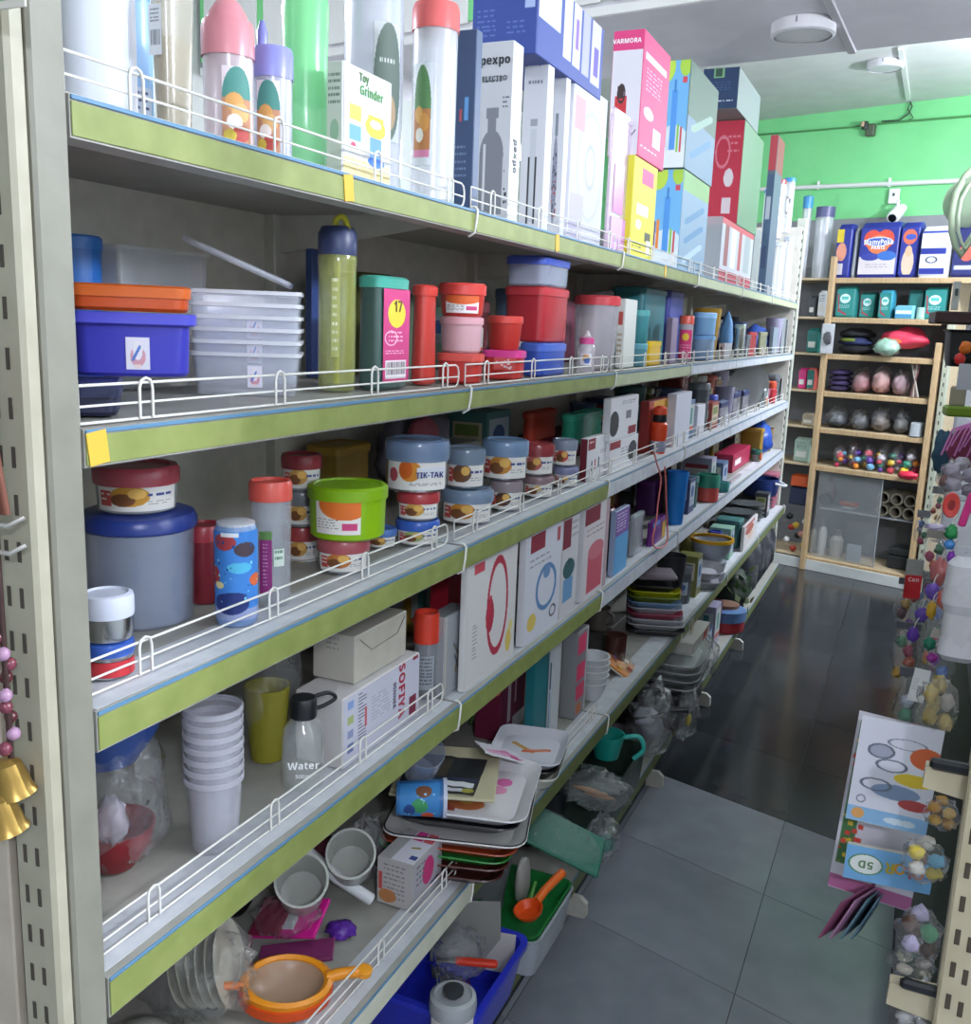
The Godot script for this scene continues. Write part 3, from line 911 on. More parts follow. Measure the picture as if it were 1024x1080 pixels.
	sleeve(t, c.r * 0.96, c.r * 0.96, c.h * 0.25, c.h * 0.4, facing(c.at) - 0.5, 0.5, pic("megan", 40, 80, "cfd6d8", [["e", 0.5, 0.5, 0.5, 0.5, "66786e"], ["txt", 0.2, 0.3, 0.6, 0.1, 1, "d8ded8"], ["e", 0.5, 0.75, 0.3, 0.16, "b39a7a"]]))
	c = cyl_off(1, 0.075, 455, 50, 6)
	t = jar("red_lid_jar", "tall frosted jar with red lid and cookie label beside dark blue box", c, clear("eceef6", 0.65), m("e06a6a", 0.3), 0.97, 0.035)
	sleeve(t, c.r * 0.96, c.r * 0.96, c.h * 0.2, c.h * 0.5, facing(c.at) + 0.55, 0.5, pic("cookie_oval", 48, 96, "dfe3ea", [["e", 0.5, 0.45, 0.42, 0.42, "5f8a5a"], ["r", 0.08, 0.45, 0.84, 0.4, "c08050"], ["e", 0.35, 0.5, 0.2, 0.08, "e0a860"], ["e", 0.62, 0.58, 0.22, 0.09, "d89850"], ["e", 0.4, 0.7, 0.2, 0.07, "f0e8e0"], ["r", 0.1, 0.85, 0.8, 0.08, "e08ab0"]]))
	b = box_at(1, 0.05, 476, 497, 503, 30)
	t = carton("dark_bottle_box", "tall dark blue bottle box beside the white flask boxes", b, m("4a5c7c", 0.5))
	stick(t, b, "z", pic("darkbox", 48, 160, "44587c", [["r", 0.5, 0.36, 0.22, 0.13, "6aa6e0"], ["r", 0.25, 0.42, 0.14, 0.07, "c05a60"], ["txt", 0.1, 0.62, 0.6, 0.2, 5, "7f92b4"]]))
	var flask := func(key, hex):
		return pic(key, 80, 240, "d6d8dc", [["r", 0.3, 0.36, 0.36, 0.06, hex], ["e", 0.48, 0.62, 0.34, 0.14, hex], ["r", 0.14, 0.6, 0.68, 0.36, hex], ["r", 0.36, 0.4, 0.24, 0.1, hex], ["r", 0.24, 0.56, 0.08, 0.38, "dfe2e6"], ["txt", 0.15, 0.21, 0.6, 0.02, 1, "6a707a"], ["txt", 0.75, 0.3, 0.2, 0.08, 3, "6a707a"], ["spk", 0.84, 0.7, 0.1, 0.22, 5, 6, "333740"]])
	b = box_at(1, 0.03, 498, 535, 545, 42)
	t = carton("flask_box", "white bottle box with big grey flask picture on the near face", b, m("d6d8dc", 0.45), "box", "white flask boxes")
	stick(t, b, "z", flask.call("flask_a", "8a8e96"))
	letters(t, b, "z", "pexpo", 0.5, 0.1, 0.0155, "2c3038")
	letters(t, b, "z", "ELECTRO", 0.5, 0.2, 0.009, "4a4f58")
	letters(t, b, "x", "pexpo", 0.5, 0.62, 0.0155, "2c3038", true)
	var top_y: float = b.top
	b = box_at(1, 0.03, 546, 571, 577, 42)
	t = carton("flask_box", "white bottle box with slim dark flask picture in the row", b, m("d0d2d8", 0.45), "box", "white flask boxes")
	stick(t, b, "z", pic("flask_b", 64, 240, "d0d2d8", [["r", 0.35, 0.4, 0.3, 0.04, "9a9ea6"], ["r", 0.36, 0.45, 0.28, 0.5, "c3c7ce"], ["r", 0.3, 0.6, 0.08, 0.36, "2f333a"], ["r", 0.6, 0.6, 0.08, 0.36, "2f333a"], ["txt", 0.2, 0.2, 0.6, 0.04, 1, "7a808a"]]))
	letters(t, b, "z", "pexpo", 0.5, 0.1, 0.0125, "2c3038")
	b = box_at(1, 0.03, 573, 590, 594, 46)
	t = carton("flask_box", "white bottle box with thin checked flask picture, teal edge", b, m("d0d2d8", 0.45), "box", "white flask boxes")
	stick(t, b, "z", pic("flask_c", 48, 240, "d0d2d8", [["r", 0.1, 0.05, 0.3, 0.1, "9fd0d8"], ["r", 0.42, 0.35, 0.2, 0.12, "7f8894"], ["e", 0.5, 0.7, 0.16, 0.24, "8a8fa0"], ["spk", 0.36, 0.55, 0.28, 0.36, 40, 4, "40444e"], ["spk", 0.36, 0.7, 0.28, 0.2, 16, 4, "b05050"]]))
	# long blue box lying across the flask boxes
	b = box_at(1, 0.028, 497, 565, 633, -60, top_y + 0.001)
	b.h = 0.15
	t = carton("blue_set_box", "large navy blue box lying across the white flask boxes", b, m("40549c", 0.5))
	stick(t, b, "z", pic("bluebox", 96, 64, "3a4f9c", [["txt", 0.08, 0.45, 0.3, 0.35, 6, "6f84c8"], ["txt", 0.55, 0.6, 0.3, 0.2, 3, "6f84c8"], ["r", 0.82, 0.02, 0.16, 0.45, "aebfe6"]]))
	stick(t, b, "x", pic("blueset", 128, 64, "44549c", [["r", 0.02, 0.0, 0.3, 0.55, "dfe4f0"], ["r", 0.36, 0.0, 0.12, 0.8, "e6e8f2"], ["r", 0.5, 0.0, 0.12, 0.82, "d4d6ea"], ["r", 0.54, 0.2, 0.05, 0.4, "8a6ac0"], ["r", 0.65, 0.0, 0.12, 0.84, "a8a8c8"], ["r", 0.8, 0.0, 0.16, 0.86, "c6c2e0"], ["r", 0.85, 0.35, 0.08, 0.4, "6a58b0"]]))
	b = box_at(1, 0.03, 592, 598, 632, 80)
	t = carton("glassware_box", "pale box with swirl picture below the navy box end", b, m("dcdde6", 0.4))
	stick(t, b, "x", pic("swirl", 96, 160, "c4c5d2", [["o", 0.55, 0.5, 0.4, 0.36, 0.9, "b9bccb"], ["o", 0.55, 0.5, 0.28, 0.26, 0.85, "c6c9d6"], ["o", 0.55, 0.5, 0.16, 0.15, 0.8, "aeb2c4"], ["r", 0.05, 0.1, 0.3, 0.2, "e0a0a8"], ["r", 0, 0.7, 0.4, 0.3, "b8b4cc"]]))
	b = box_at(1, 0.035, 634, 641, 661, 112)
	t = tub("pink_dispenser", "clear pale pink dispenser with hot pink front panel", b, clear("f0d8f0", 0.6), clear("f4e6f6", 0.6), 0.96, 0.012)
	stick(t, b, "x", m("e65ac8", 0.3), 0.1, 0.36, 0.6, 0.72, "panel")
	stick(t, b, "x", m("d9a0dc", 0.4), 0.05, 0.74, 0.9, 0.98, "base_panel")
	# pairs of boxes
	b = box_at(1, 0.02, 656, 663, 687, 163)
	t = carton("yellow_bottle_box", "yellow box under the magenta box on the top shelf", b, m("d9d43a", 0.5))
	stick(t, b, "x", pic("yellowbox", 64, 128, "d6d238", [["r", 0.35, 0.08, 0.5, 0.16, "d0508a"], ["r", 0.2, 0.45, 0.5, 0.12, "f0f0d8"], ["e", 0.3, 0.66, 0.12, 0.05, "f0f0e0"], ["r", 0.6, 0.72, 0.25, 0.1, "4a4a2a"], ["r", 0.7, 0.8, 0.2, 0.16, "e8e8e0"], ["txt", 0.1, 0.85, 0.4, 0.08, 2, "7a7a2a"]]))
	var y2: float = b.top + 0.001
	b = box_at(1, 0.02, 640, 672, 699, 30, y2)
	t = carton("magenta_cooker_box", "magenta and white box with red kettle picture", b, m("d8407c", 0.5))
	stick(t, b, "z", pic("kettle", 96, 160, "d8d6de", [["r", 0, 0, 1, 0.16, "d8407c"], ["r", 0.15, 0.52, 0.4, 0.24, "c03038"], ["r", 0.22, 0.44, 0.22, 0.1, "3a2a2c"], ["o", 0.35, 0.5, 0.14, 0.08, 0.7, "3a2a2c"], ["r", 0.2, 0.75, 0.36, 0.05, "2c2226"], ["l", 0.6, 0.9, 0.9, 0.8, 2, "5a5a66"]]))
	letters(t, b, "z", "VARMORA", 0.45, 0.085, 0.0115, "f6f2f4")
	stick(t, b, "x", pic("magenta_side", 48, 160, "d4407c", [["r", 0.1, 0.16, 0.8, 0.06, "f4e2ea"], ["txt", 0.15, 0.27, 0.6, 0.2, 6, "eaa0c0"], ["e", 0.3, 0.62, 0.18, 0.05, "f4eef2"], ["r", 0.5, 0.7, 0.3, 0.16, "f0e6ec"], ["txt", 0.1, 0.9, 0.6, 0.04, 1, "f4e2ea"]]))
	var bottlebox := func():
		return pic("bottle_blue", 96, 128, "6fb4e4", [["r", 0, 0.75, 1, 0.25, "dfeaf4"], ["e", 0.55, 0.72, 0.5, 0.12, "cfe2f4"], ["e", 0.2, 0.06, 0.3, 0.14, "b7d84a"], ["e", 0.85, 0.05, 0.2, 0.1, "a8d048"], ["r", 0.44, 0.28, 0.2, 0.56, "4f96de"], ["r", 0.5, 0.18, 0.08, 0.12, "3c7cc0"], ["r", 0.22, 0.5, 0.1, 0.3, "e88a3a"], ["r", 0.1, 0.52, 0.1, 0.3, "7a4a7a"], ["r", 0.68, 0.6, 0.08, 0.26, "8cc85a"], ["r", 0.8, 0.62, 0.07, 0.24, "c8504a"], ["r", 0.78, 0.16, 0.16, 0.06, "d04a5a"]])
	b = box_at(1, 0.02, 682, 714, 741, 178)
	t = carton("sipper_box", "lower blue sipper bottle box of a stacked pair", b, m("8fb4cc", 0.5), "box", "blue sipper boxes")
	stick(t, b, "z", bottlebox.call())
	stick(t, b, "x", pic("sipper_side", 64, 128, "7f9fb8", [["r", 0, 0, 1, 0.2, "7fb06a"], ["l", 0.2, 0.5, 0.8, 0.3, 6, "4f86b0"], ["l", 0.2, 0.7, 0.8, 0.5, 6, "4f86b0"], ["l", 0.2, 0.9, 0.8, 0.7, 6, "a9c4d8"]]))
	y2 = b.top + 0.001
	b = box_at(1, 0.02, 690, 721, 750, 62, y2)
	t = carton("sipper_box", "upper blue sipper bottle box of a stacked pair", b, m("5a7a6a", 0.5), "box", "blue sipper boxes")
	stick(t, b, "z", bottlebox.call())
	stick(t, b, "x", pic("sipper_side2", 64, 128, "4f6f5c", [["r", 0, 0.5, 1, 0.5, "6f8fa8"], ["l", 0.2, 0.6, 0.8, 0.35, 6, "8fb0a0"], ["l", 0.2, 0.85, 0.8, 0.6, 6, "4f86b0"]]))
	b = box_at(1, 0.02, 740, 757, 790, 228)
	t = carton("clear_window_box", "clear window box with red base under the red box", b, clear("cfd4da", 0.6))
	stick(t, b, "x", pic("winbox", 96, 96, "b9bec8", [["r", 0, 0.82, 1, 0.18, "a83a4a"], ["r", 0.1, 0.1, 0.12, 0.65, "8a4a4a"], ["r", 0.3, 0.1, 0.14, 0.65, "dfe4ea"], ["r", 0.52, 0.1, 0.1, 0.65, "a84a4a"], ["r", 0.7, 0.1, 0.2, 0.65, "9aa6a8"], ["r", 0, 0, 1, 0.1, "c04a50"]]))
	y2 = b.top + 0.001
	b = box_at(1, 0.02, 745, 777, 797, 126, y2)
	t = carton("red_cooker_box", "red and green box between the navy box and the window box", b, m("5f8a66", 0.5))
	stick(t, b, "z", pic("redbox", 64, 96, "c8324a", [["o", 0.35, 0.3, 0.25, 0.16, 0.8, "e08090"], ["e", 0.6, 0.55, 0.16, 0.09, "e6dce0"], ["r", 0.45, 0.74, 0.3, 0.16, "e2d4d8"], ["txt", 0.5, 0.15, 0.4, 0.2, 3, "e08090"]]))
	y2 = b.top + 0.001
	b = box_at(1, 0.02, 739, 777, 799, 70, y2)
	t = carton("navy_box", "navy blue box topping the stack by the dropped beam", b, m("7c8c8a", 0.5))
	stick(t, b, "z", pic("navybox", 64, 96, "2c4468", [["r", 0.3, 0.0, 0.3, 0.24, "8ac08a"], ["r", 0.35, 0.02, 0.2, 0.2, "3a5a4a"], ["txt", 0.1, 0.35, 0.7, 0.24, 4, "4a6690"], ["txt", 0.45, 0.8, 0.45, 0.08, 1, "dfe6ee"]]))
	b = box_at(1, 0.02, 798, 806, 813, 142)
	t = carton("slim_red_box", "slim dark box with red top standing by the clear jars", b, m("5a6a78", 0.5))
	stick(t, b, "z", m("b8404a", 0.5), 0, 0, 1, 0.22)
	stick(t, b, "x", m("8a4a4a", 0.5), 0, 0, 1, 0.22)
	stick(t, b, "z", pic("slim", 24, 64, "46607c", [["r", 0.2, 0.2, 0.6, 0.2, "b9c4cc"], ["r", 0.2, 0.6, 0.6, 0.2, "3a4a6a"]]), 0, 0.24, 1, 1)
	# clear printed jars in two storeys
	var k := 0
	for d in [[814, 21, 190, 256, "c8404a", 0.08], [828, 13, 188, 250, "4a90d0", 0.07], [838, 12, 200, 258, "4a90d0", 0.2]]:
		var lo := cyl_off(1, d[5], d[0], d[1], d[3])
		jar("ring_jar", "small clear jar with ring prints, under the %s one" % ["widest red-lidded", "middle blue-lidded", "slimmest blue-lidded"][k], lo, clear("dfe3e6", 0.6), m("b9c4d0", 0.3), 0.97, 0.012, "clear printed jars at the end of the top shelf")
		var hi := cyl_off(1, d[5], d[0], d[1], d[2], lo.top + 0.0005)
		var j := jar("ring_jar", "%s clear jar with ring prints in the upper storey" % ["widest red-lidded", "middle blue-lidded", "slimmest blue-lidded"][k], hi, clear("eceef0", 0.65), m(d[4], 0.3), 0.97, 0.016, "clear printed jars at the end of the top shelf")
		sleeve(j, hi.r * 0.96, hi.r * 0.96, hi.h * 0.3, hi.h * 0.4, facing(hi.at), 0.6, pic("rings", 32, 32, "e4e6ea", [["o", 0.4, 0.5, 0.3, 0.4, 0.8, "8a8076"], ["e", 0.75, 0.3, 0.1, 0.12, "4a5a7a"]]))
		k += 1
	b = box_at(1, 0.05, 784, 791, 797, 240)
	carton("grey_window_box", "low grey window box beside the slim dark box", b, m("8f9694", 0.4))

# ---------- second shelf ----------
func stock_second() -> void:
	var tower := pic("kite", 48, 48, "e9e6f4", [["e", 0.5, 0.6, 0.32, 0.3, "d9a0b0"], ["e", 0.5, 0.4, 0.2, 0.3, "f0ecf4"], ["l", 0.3, 0.7, 0.6, 0.3, 4, "5a80d0"], ["r", 0.36, 0.85, 0.28, 0.12, "f0dada"]])
	var turn := deg_to_rad(43)
	# navy tub under the blue tub
	var p := hit_y(118, 446, 1.5295) + Vector3(-0.115, 0, -0.06)
	tub("navy_tub", "dark navy tub under the bright blue one", {"w": 0.10, "h": 0.033, "d": 0.13, "at": p}, m("1f2440", 0.4), m("252b4c", 0.4), 0.94, 0.012, 0.008, turn)
	p.y = 1.5625
	p = hit_y(139, 398, 1.5625) + Vector3(-0.05, 0, -0.053)
	p.x = maxf(p.x, -0.985)
	var b := {"w": 0.137, "h": 0.072, "d": 0.125, "at": p}
	var t := tub("blue_tub", "bright blue rectangular tub with small kite sticker", b, m("3f3fc0", 0.35, 0.93), null, 0.93, 0.02, 0.012, turn)
	part(t, "rim", loft([[0.058, 0.140, 0.128, 0.02], [0.060, 0.147, 0.135, 0.022], [0.072, 0.147, 0.135, 0.022], [0.072, 0.128, 0.116, 0.018], [0.058, 0.128, 0.116, 0.018]], 3, false, false, false), m("5050d0", 0.35))
	stick(t, {"w": 0.137, "h": 0.066, "d": 0.118}, "z", tower, 0.45, 0.3, 0.66, 0.9, "sticker")
	p.y += 0.0735
	b = {"w": 0.14, "h": 0.03, "d": 0.128, "at": p + Vector3(-0.006, 0, -0.004)}
	t = tub("orange_tub", "orange tub nested in the bright blue tub", b, m("d9561c", 0.35, 0.9), m("e06a26", 0.35), 0.95, 0.02, 0.008, turn)
	var c := cyl_off(2, 0.34, 80, 66, 248)
	jar("blue_bucket", "round deep blue bucket behind the orange tub", c, m("1f63b0", 0.4), m("2a70c0", 0.4), 0.9, 0.012, "", "bucket")
	# nested clear tubs
	p = hit_y(262, 419, 1.528) + Vector3(-0.045, 0, -0.06)
	for k in 6:
		b = {"w": 0.148, "h": 0.062, "d": 0.12, "at": Vector3(p.x, 1.5285 + k * 0.0165, p.z)}
		t = thing("clear_tub", "frosted clear rectangular tub, %s in the nested stack of six" % ["lowest", "second from the bottom", "third from the bottom", "third from the top", "second from the top", "topmost"][k], "container", b.at, deg_to_rad(33), "nested clear tubs")
		part(t, "tub", loft([[0.0, 0.130, 0.100, 0.006], [0.052, 0.142, 0.112, 0.008], [0.052, 0.1395, 0.1095, 0.007], [0.003, 0.1275, 0.0975, 0.006]], 3, false, true, false), clear("e8eefc", 0.3))
		part(t, "rim", loft([[0.052, 0.141, 0.111, 0.008], [0.053, 0.149, 0.119, 0.010], [0.058, 0.149, 0.119, 0.010], [0.058, 0.140, 0.110, 0.008], [0.052, 0.140, 0.110, 0.008]], 3, false, false, false), clear("f4f6fc", 0.95))
		if k in [0, 2, 4]:
			var q := QuadMesh.new()
			q.size = Vector2(0.02, 0.03)
			part(t, "sticker", q, tower, Vector3(0.012, 0.026, 0.0535), Vector3(0.115, 0, 0))
	# clear boxes leaning above the stack
	t = thing("clear_crate", "large empty clear crate behind the nested tubs", "container", Vector3(-1.04, 1.5295, -1.085), 0.0)
	part(t, "crate", loft([[0.0, 0.09, 0.16, 0.006], [0.185, 0.106, 0.18, 0.008], [0.188, 0.114, 0.188, 0.01], [0.193, 0.114, 0.188, 0.01], [0.19, 0.1, 0.174, 0.008], [0.004, 0.086, 0.156, 0.006]], 3, false, true, true), clear("dfe6ee", 0.2))
	p = Vector3(p.x, 1.673, p.z)
	t = thing("clear_sheet", "frosted clear sheet tilted on top of the nested tubs", "plastic sheet", p + Vector3(-0.02, 0.03, -0.005), deg_to_rad(33))
	t.rotation = Vector3(0, deg_to_rad(33), deg_to_rad(-22))
	part(t, "panel", loft([[0.0, 0.15, 0.122, 0.017], [0.002, 0.152, 0.124, 0.017], [0.008, 0.152, 0.124, 0.017], [0.008, 0.146, 0.118, 0.016], [0.004, 0.144, 0.116, 0.016]], 3), clear("e8eefc", 0.35))
	b = box_at(2, 0.30, 322, 329, 345, 262)
	carton("blue_back_box", "dark blue box against the back panel behind the sipper bottle", b, m("2f4a86", 0.5))
	# sipper bottle
	c = cyl_at(2, 355, 412, 42, 228)
	t = bottle("sipper_bottle", "olive clear sipper bottle with navy cap and yellow loop", c, [[0, 0.01], [0.8, 0.0], [0.9, 0.01], [0.95, 0.05], [0.95, 0.7], [1.0, 0.76], [0.9, 0.8], [0.86, 0.8], [0.88, 0.7], [0.88, 0.05], [0, 0.03]], m("b9bf6a", 0.12, 0.3))
	add_lathe(t, "inner_stick", c, [[0.0, 0.04], [0.14, 0.04], [0.14, 0.75], [0, 0.75]], m("c9c83a", 0.4))
	add_lathe(t, "cap", c, [[0.95, 0.78], [0.98, 0.79], [0.98, 0.9], [0.8, 0.94], [0, 0.94]], m("3a4468", 0.4))
	part(t, "loop", tube(curve([Vector3(0.0, c.h * 0.93, 0.008), Vector3(0.004, c.h * 0.98, 0.009), Vector3(0.014, c.h * 0.99, 0.006), Vector3(0.020, c.h * 0.93, 0.004), Vector3(0.022, c.h * 0.84, 0.004)]), 0.0045, 8), m("d4cf3c", 0.4))
	sleeve(t, c.r * 0.952, c.r * 0.952, c.h * 0.2, c.h * 0.45, facing(c.at) + 0.1, 0.22, pic("sipprint", 16, 96, "a9ae66", [["txt", 0.2, 0.02, 0.6, 0.96, 9, "e6ead0"]]))
	b = box_at(2, 0.06, 374, 399, 432, 290)
	t = tub("teal_canister", "square canister with teal lid and magenta price label", b, m("4f6a66", 0.25, 0.8), m("4fae9c", 0.3), 0.97, 0.012)
	stick(t, b, "x", pic("price", 96, 160, "cf3a7e", [["e", 0.5, 0.26, 0.33, 0.15, "e6d03a"], ["txt", 0.2, 0.45, 0.55, 0.14, 3, "f0b0cc"], ["o", 0.3, 0.52, 0.24, 0.08, 0.85, "f0c8d8"], ["r", 0.1, 0.76, 0.8, 0.2, "f0e8ec"], ["bar", 0.14, 0.78, 0.72, 0.14, "3a2a3a"], ["txt", 0.1, 0.65, 0.7, 0.06, 2, "f0b0cc"]]), 0.1, 0.1, 0.95, 0.95)
	letters(t, b, "x", "17", 0.55, 0.26, 0.018, "6a4a1a")
	b = box_at(2, 0.07, 430, 447, 462, 300)
	tub("red_tall_tub", "tall translucent red tub beside the teal-lidded canister", b, m("d84a42", 0.25, 0.8), m("d0443c", 0.3), 0.96, 0.012)
	var tri_lab := pic("fruitlab", 64, 40, "f0f0f0", [["e", 0.5, 0.1, 0.6, 0.4, "e0662e"], ["r", 0.62, 0.62, 0.34, 0.24, "d0447a"], ["txt", 0.06, 0.55, 0.5, 0.36, 4, "5a5a5a"]])
	# stack of small red tubs
	c = cyl_at(2, 485, 406, 50, 372)
	tub("red_tub", "small red tub at the bottom of the red and pink stack", {"w": c.r * 2, "h": c.h, "d": c.r * 1.7, "at": c.at}, m("d8423c", 0.3, 0.85), m("e05a52", 0.3), 0.9, 0.02, 0.008, 0.3)
	var c2 := cyl_at(2, 484, 372, 50, 334, c.top)
	c2.at = c.at + Vector3(0, c.h + 0.0005, 0)
	c2.r = c.r
	jar("milky_tub", "pale pink milky tub in the middle of the red stack", {"r": c.r * 0.95, "h": c2.h, "at": c2.at}, m("e6b8c0", 0.3, 0.85), m("e2aab4", 0.3), 0.92, 0.007, "", "container")
	var c3 := {"r": c.r * 1.02, "h": 0.058, "at": c2.at + Vector3(0, c2.h + 0.0005, 0)}
	t = jar("red_label_tub", "red tub with fruit label topping the red and pink stack", c3, m("d04038", 0.3, 0.85), m("d84a44", 0.25), 0.9, 0.014, "", "container")
	sleeve(t, c3.r * 0.9, c3.r * 0.95, 0.006, 0.03, facing(c3.at), 0.8, tri_lab)
	c = cyl_at(2, 531, 404, 44, 369)
	t = tub("red_pink_tub", "small red tub with pink lid and flower print", {"w": c.r * 2, "h": c.h, "d": c.r * 1.8, "at": c.at}, m("d8423c", 0.3, 0.85), m("e84a9c", 0.3), 0.9, 0.014, 0.008, 0.2)
	stick(t, {"w": c.r * 1.9, "h": c.h, "d": c.r * 1.72}, "z", pic("flower", 32, 24, "e05a58", [["spk", 0.1, 0.1, 0.8, 0.7, 14, 4, "f6dce2"]]), 0.3, 0.2, 0.9, 0.7)
	jar("red_bowl_tub", "plain red tapered tub on the pink-lidded tub", {"r": c.r * 0.92, "h": 0.066, "at": c.at + Vector3(-0.004, c.h + 0.0005, -0.004)}, m("cc3f38", 0.3, 0.85), m("d44a42", 0.3), 0.85, 0.008, "", "container")
	# blue, crimson and clear tower
	b = box_at(2, 0.035, 545, 571, 598, 362)
	tub("cobalt_tub", "cobalt blue square tub under the crimson tub", b, m("3f5fc4", 0.3, 0.88), m("4f70d0", 0.3), 0.94, 0.016)
	var y2: float = b.top + 0.001
	b = box_at(2, 0.035, 528, 572, 600, 302, y2)
	b.h = maxf(b.h, 0.05)
	tub("crimson_tub", "crimson square tub between blue tub and blue-lidded box", b, m("b8323c", 0.25, 0.88), m("c23c44", 0.3), 0.94, 0.016)
	y2 += b.h + 0.001
	b = box_at(2, 0.03, 530, 575, 603, 269, y2)
	b.h = minf(b.h, 1.781 - y2)
	tub("blue_lid_box", "frosted clear box with blue lid on the crimson tub", b, clear("c9d2e6", 0.55), m("4a62c4", 0.3), 0.92, 0.02)
	c = cyl_off(2, 0.085, 626, 50, 312)
	jar("red_rim_jar", "tall frosted jar with red lid beside the blue tub tower", c, clear("dcd8e0", 0.5), m("c8444c", 0.3), 0.88, 0.018)
	c = cyl_off(2, 0.034, 617, 20, 352)
	t = bottle("baby_bottle", "small clear baby bottle with pink cap and sticker", c, [[0, 0], [0.9, 0.0], [1.0, 0.06], [0.9, 0.4], [1.0, 0.62], [0.7, 0.76], [0.6, 0.78], [0, 0.78]], clear("f2eef4", 0.55))
	add_lathe(t, "cap", c, [[0.8, 0.74], [0.82, 0.88], [0.7, 0.9], [0, 0.9]], m("e05a9c", 0.35))
	add_lathe(t, "teat", c, [[0.7, 0.9], [0.35, 0.96], [0.2, 1.06], [0, 1.1]], clear("f6eef0", 0.6))
	sleeve(t, c.r, c.r, c.h * 0.2, c.h * 0.3, facing(c.at), 0.6, pic("babylab", 24, 24, "f0ecf4", [["e", 0.5, 0.4, 0.3, 0.3, "e0a060"], ["e", 0.6, 0.6, 0.25, 0.25, "5a7ac8"]]))
	# farther along
	b = box_at(2, 0.05, 648, 656, 668, 315)
	t = carton("white_print_box", "narrow white printed box between red-lidded jar and teal tubs", b, m("cfd2cc", 0.5))
	stick(t, b, "z", pic("narrow1", 24, 64, "d6d8d2", [["r", 0.1, 0.2, 0.7, 0.2, "b8504a"], ["txt", 0.1, 0.5, 0.7, 0.4, 5, "8a6a3a"]]))
	var g2 := "tubs in the third bay of the second shelf"
	c = cyl_off(2, 0.07, 671, 22, 362)
	jar("teal_jar", "small teal jar under the sea-green jar", c, m("6aa8b8", 0.3, 0.8), m("6ab0c0", 0.3), 0.95, 0.01)
	jar("sea_green_jar", "sea-green translucent jar stacked on a small teal jar", {"r": c.r, "h": 0.095, "at": c.at + Vector3(0, c.h + 0.0005, 0)}, m("4f9aa0", 0.3, 0.8), m("58a8a8", 0.3), 0.95, 0.01)
	b = box_at(2, 0.12, 640, 676, 700, 296)
	b.h = minf(b.h, 0.24)
	tub("teal_box", "large dark teal tub high behind the sea-green jar", b, m("2f7880", 0.4), m("2f8088", 0.4), 0.96, 0.02)
	b = box_at(2, 0.04, 676, 684, 697, 360)
	t = tub("yellow_tub", "small bright yellow tub on the second shelf", b, m("e0b400", 0.35), m("ecc412", 0.35), 0.94, 0.01, 0.008)
	b = box_at(2, 0.12, 690, 703, 718, 306)
	tub("violet_tub", "violet blue tub above the pink bottle card", b, m("40489c", 0.4), m("4850a8", 0.4), 0.94, 0.014)
	b = box_at(2, 0.05, 700, 706, 712, 335)
	carton("mauve_box", "narrow mauve box beside the pink bottle card", b, m("8a7a94", 0.5))
	c = cyl_off(2, 0.045, 721, 17, 333)
	t = jar("pink_bottle", "orange-topped bottle with hot pink label", c, m("c8c0cc", 0.3, 0.7), m("d85a48", 0.35), 0.97, 0.022, "", "bottle")
	sleeve(t, c.r * 0.96, c.r * 0.96, c.h * 0.08, c.h * 0.62, facing(c.at), 0.95, pic("pinklab", 24, 48, "e03a78", [["e", 0.5, 0.25, 0.25, 0.12, "f0c83a"], ["txt", 0.1, 0.5, 0.8, 0.4, 4, "f4b0c8"]]))
	c = cyl_off(2, 0.06, 740, 26, 354)
	jar("sky_tub", "pale blue clear tub at the bottom of a stacked pair", c, m("a8c4e0", 0.25, 0.7), m("7fb4e4", 0.3), 0.95, 0.008, "", "container")
	jar("sky_tub", "pale blue ribbed tub on top of a stacked pair", {"r": c.r * 0.97, "h": 0.085, "at": c.at + Vector3(0, c.h + 0.0005, 0)}, m("8fc0e8", 0.25, 0.75), m("9ccbf0", 0.25), 0.97, 0.014, "", "container")
	t = thing("navy_bag", "dark navy cloth bag lying high behind the pale blue tubs", "bag", Vector3(-0.96, DECK[2] + 0.001, zat(-0.96, DECK[2], 742)))
	part(t, "cloth", lump(Vector3(0.2, 0.17, 0.36), 4, 0.12, 1.4, 22, 14, 0.3), m("1d2c5c", 0.7))
	t = thing("blue_sleeve", "pale blue folded cloth sleeve hanging over the navy bag", "cloth", Vector3(-0.80, DECK[2] + 0.001, zat(-0.80, DECK[2], 764)))
	part(t, "cloth", lump(Vector3(0.06, 0.2, 0.1), 9, 0.1, 1.4, 16, 12, 0.3), m("5a8ab8", 0.7))
	b = box_at(2, 0.04, 757, 763, 771, 362)
	t = carton("patterned_box", "small box with black and white pattern on the second shelf", b, m("9a9aa0", 0.5))
	stick(t, b, "z", pic("dotty", 24, 24, "b9b4b8", [["e", 0.4, 0.4, 0.25, 0.25, "40404a"], ["spk", 0.1, 0.1, 0.8, 0.8, 10, 4, "d8a0a8"]]))
	c = cyl_off(2, 0.05, 778, 13, 342)
	jar("silver_flask", "slim shiny silver flask on the second shelf", c, m("c8cec8", 0.2, 1.0, 0.8), m("a8b8a8", 0.3), 1.0, 0.012, "", "flask")
	b = box_at(2, 0.05, 786, 790, 797, 350)
	tub("dark_red_tub", "dark red tall tub near the far end of the second shelf", b, m("9a2c30", 0.3), m("a83438", 0.3), 0.97, 0.008)
	b = box_at(2, 0.05, 797, 801, 808, 350)
	tub("olive_tub", "olive grey tall tub beside the dark red one", b, m("7c8068", 0.35), m("8a8c74", 0.35), 0.97, 0.008)
	t = thing("blue_pouch", "blue plastic pouch lying above the tall tubs", "pouch", Vector3(-0.86, DECK[2] + 0.001, -5.55))
	part(t, "pouch", lump(Vector3(0.18, 0.16, 0.26), 14, 0.12, 1.5, 20, 12, 0.3), m("2f4f9c", 0.5))
	var grp := "grey boxes at the far end of the second shelf"
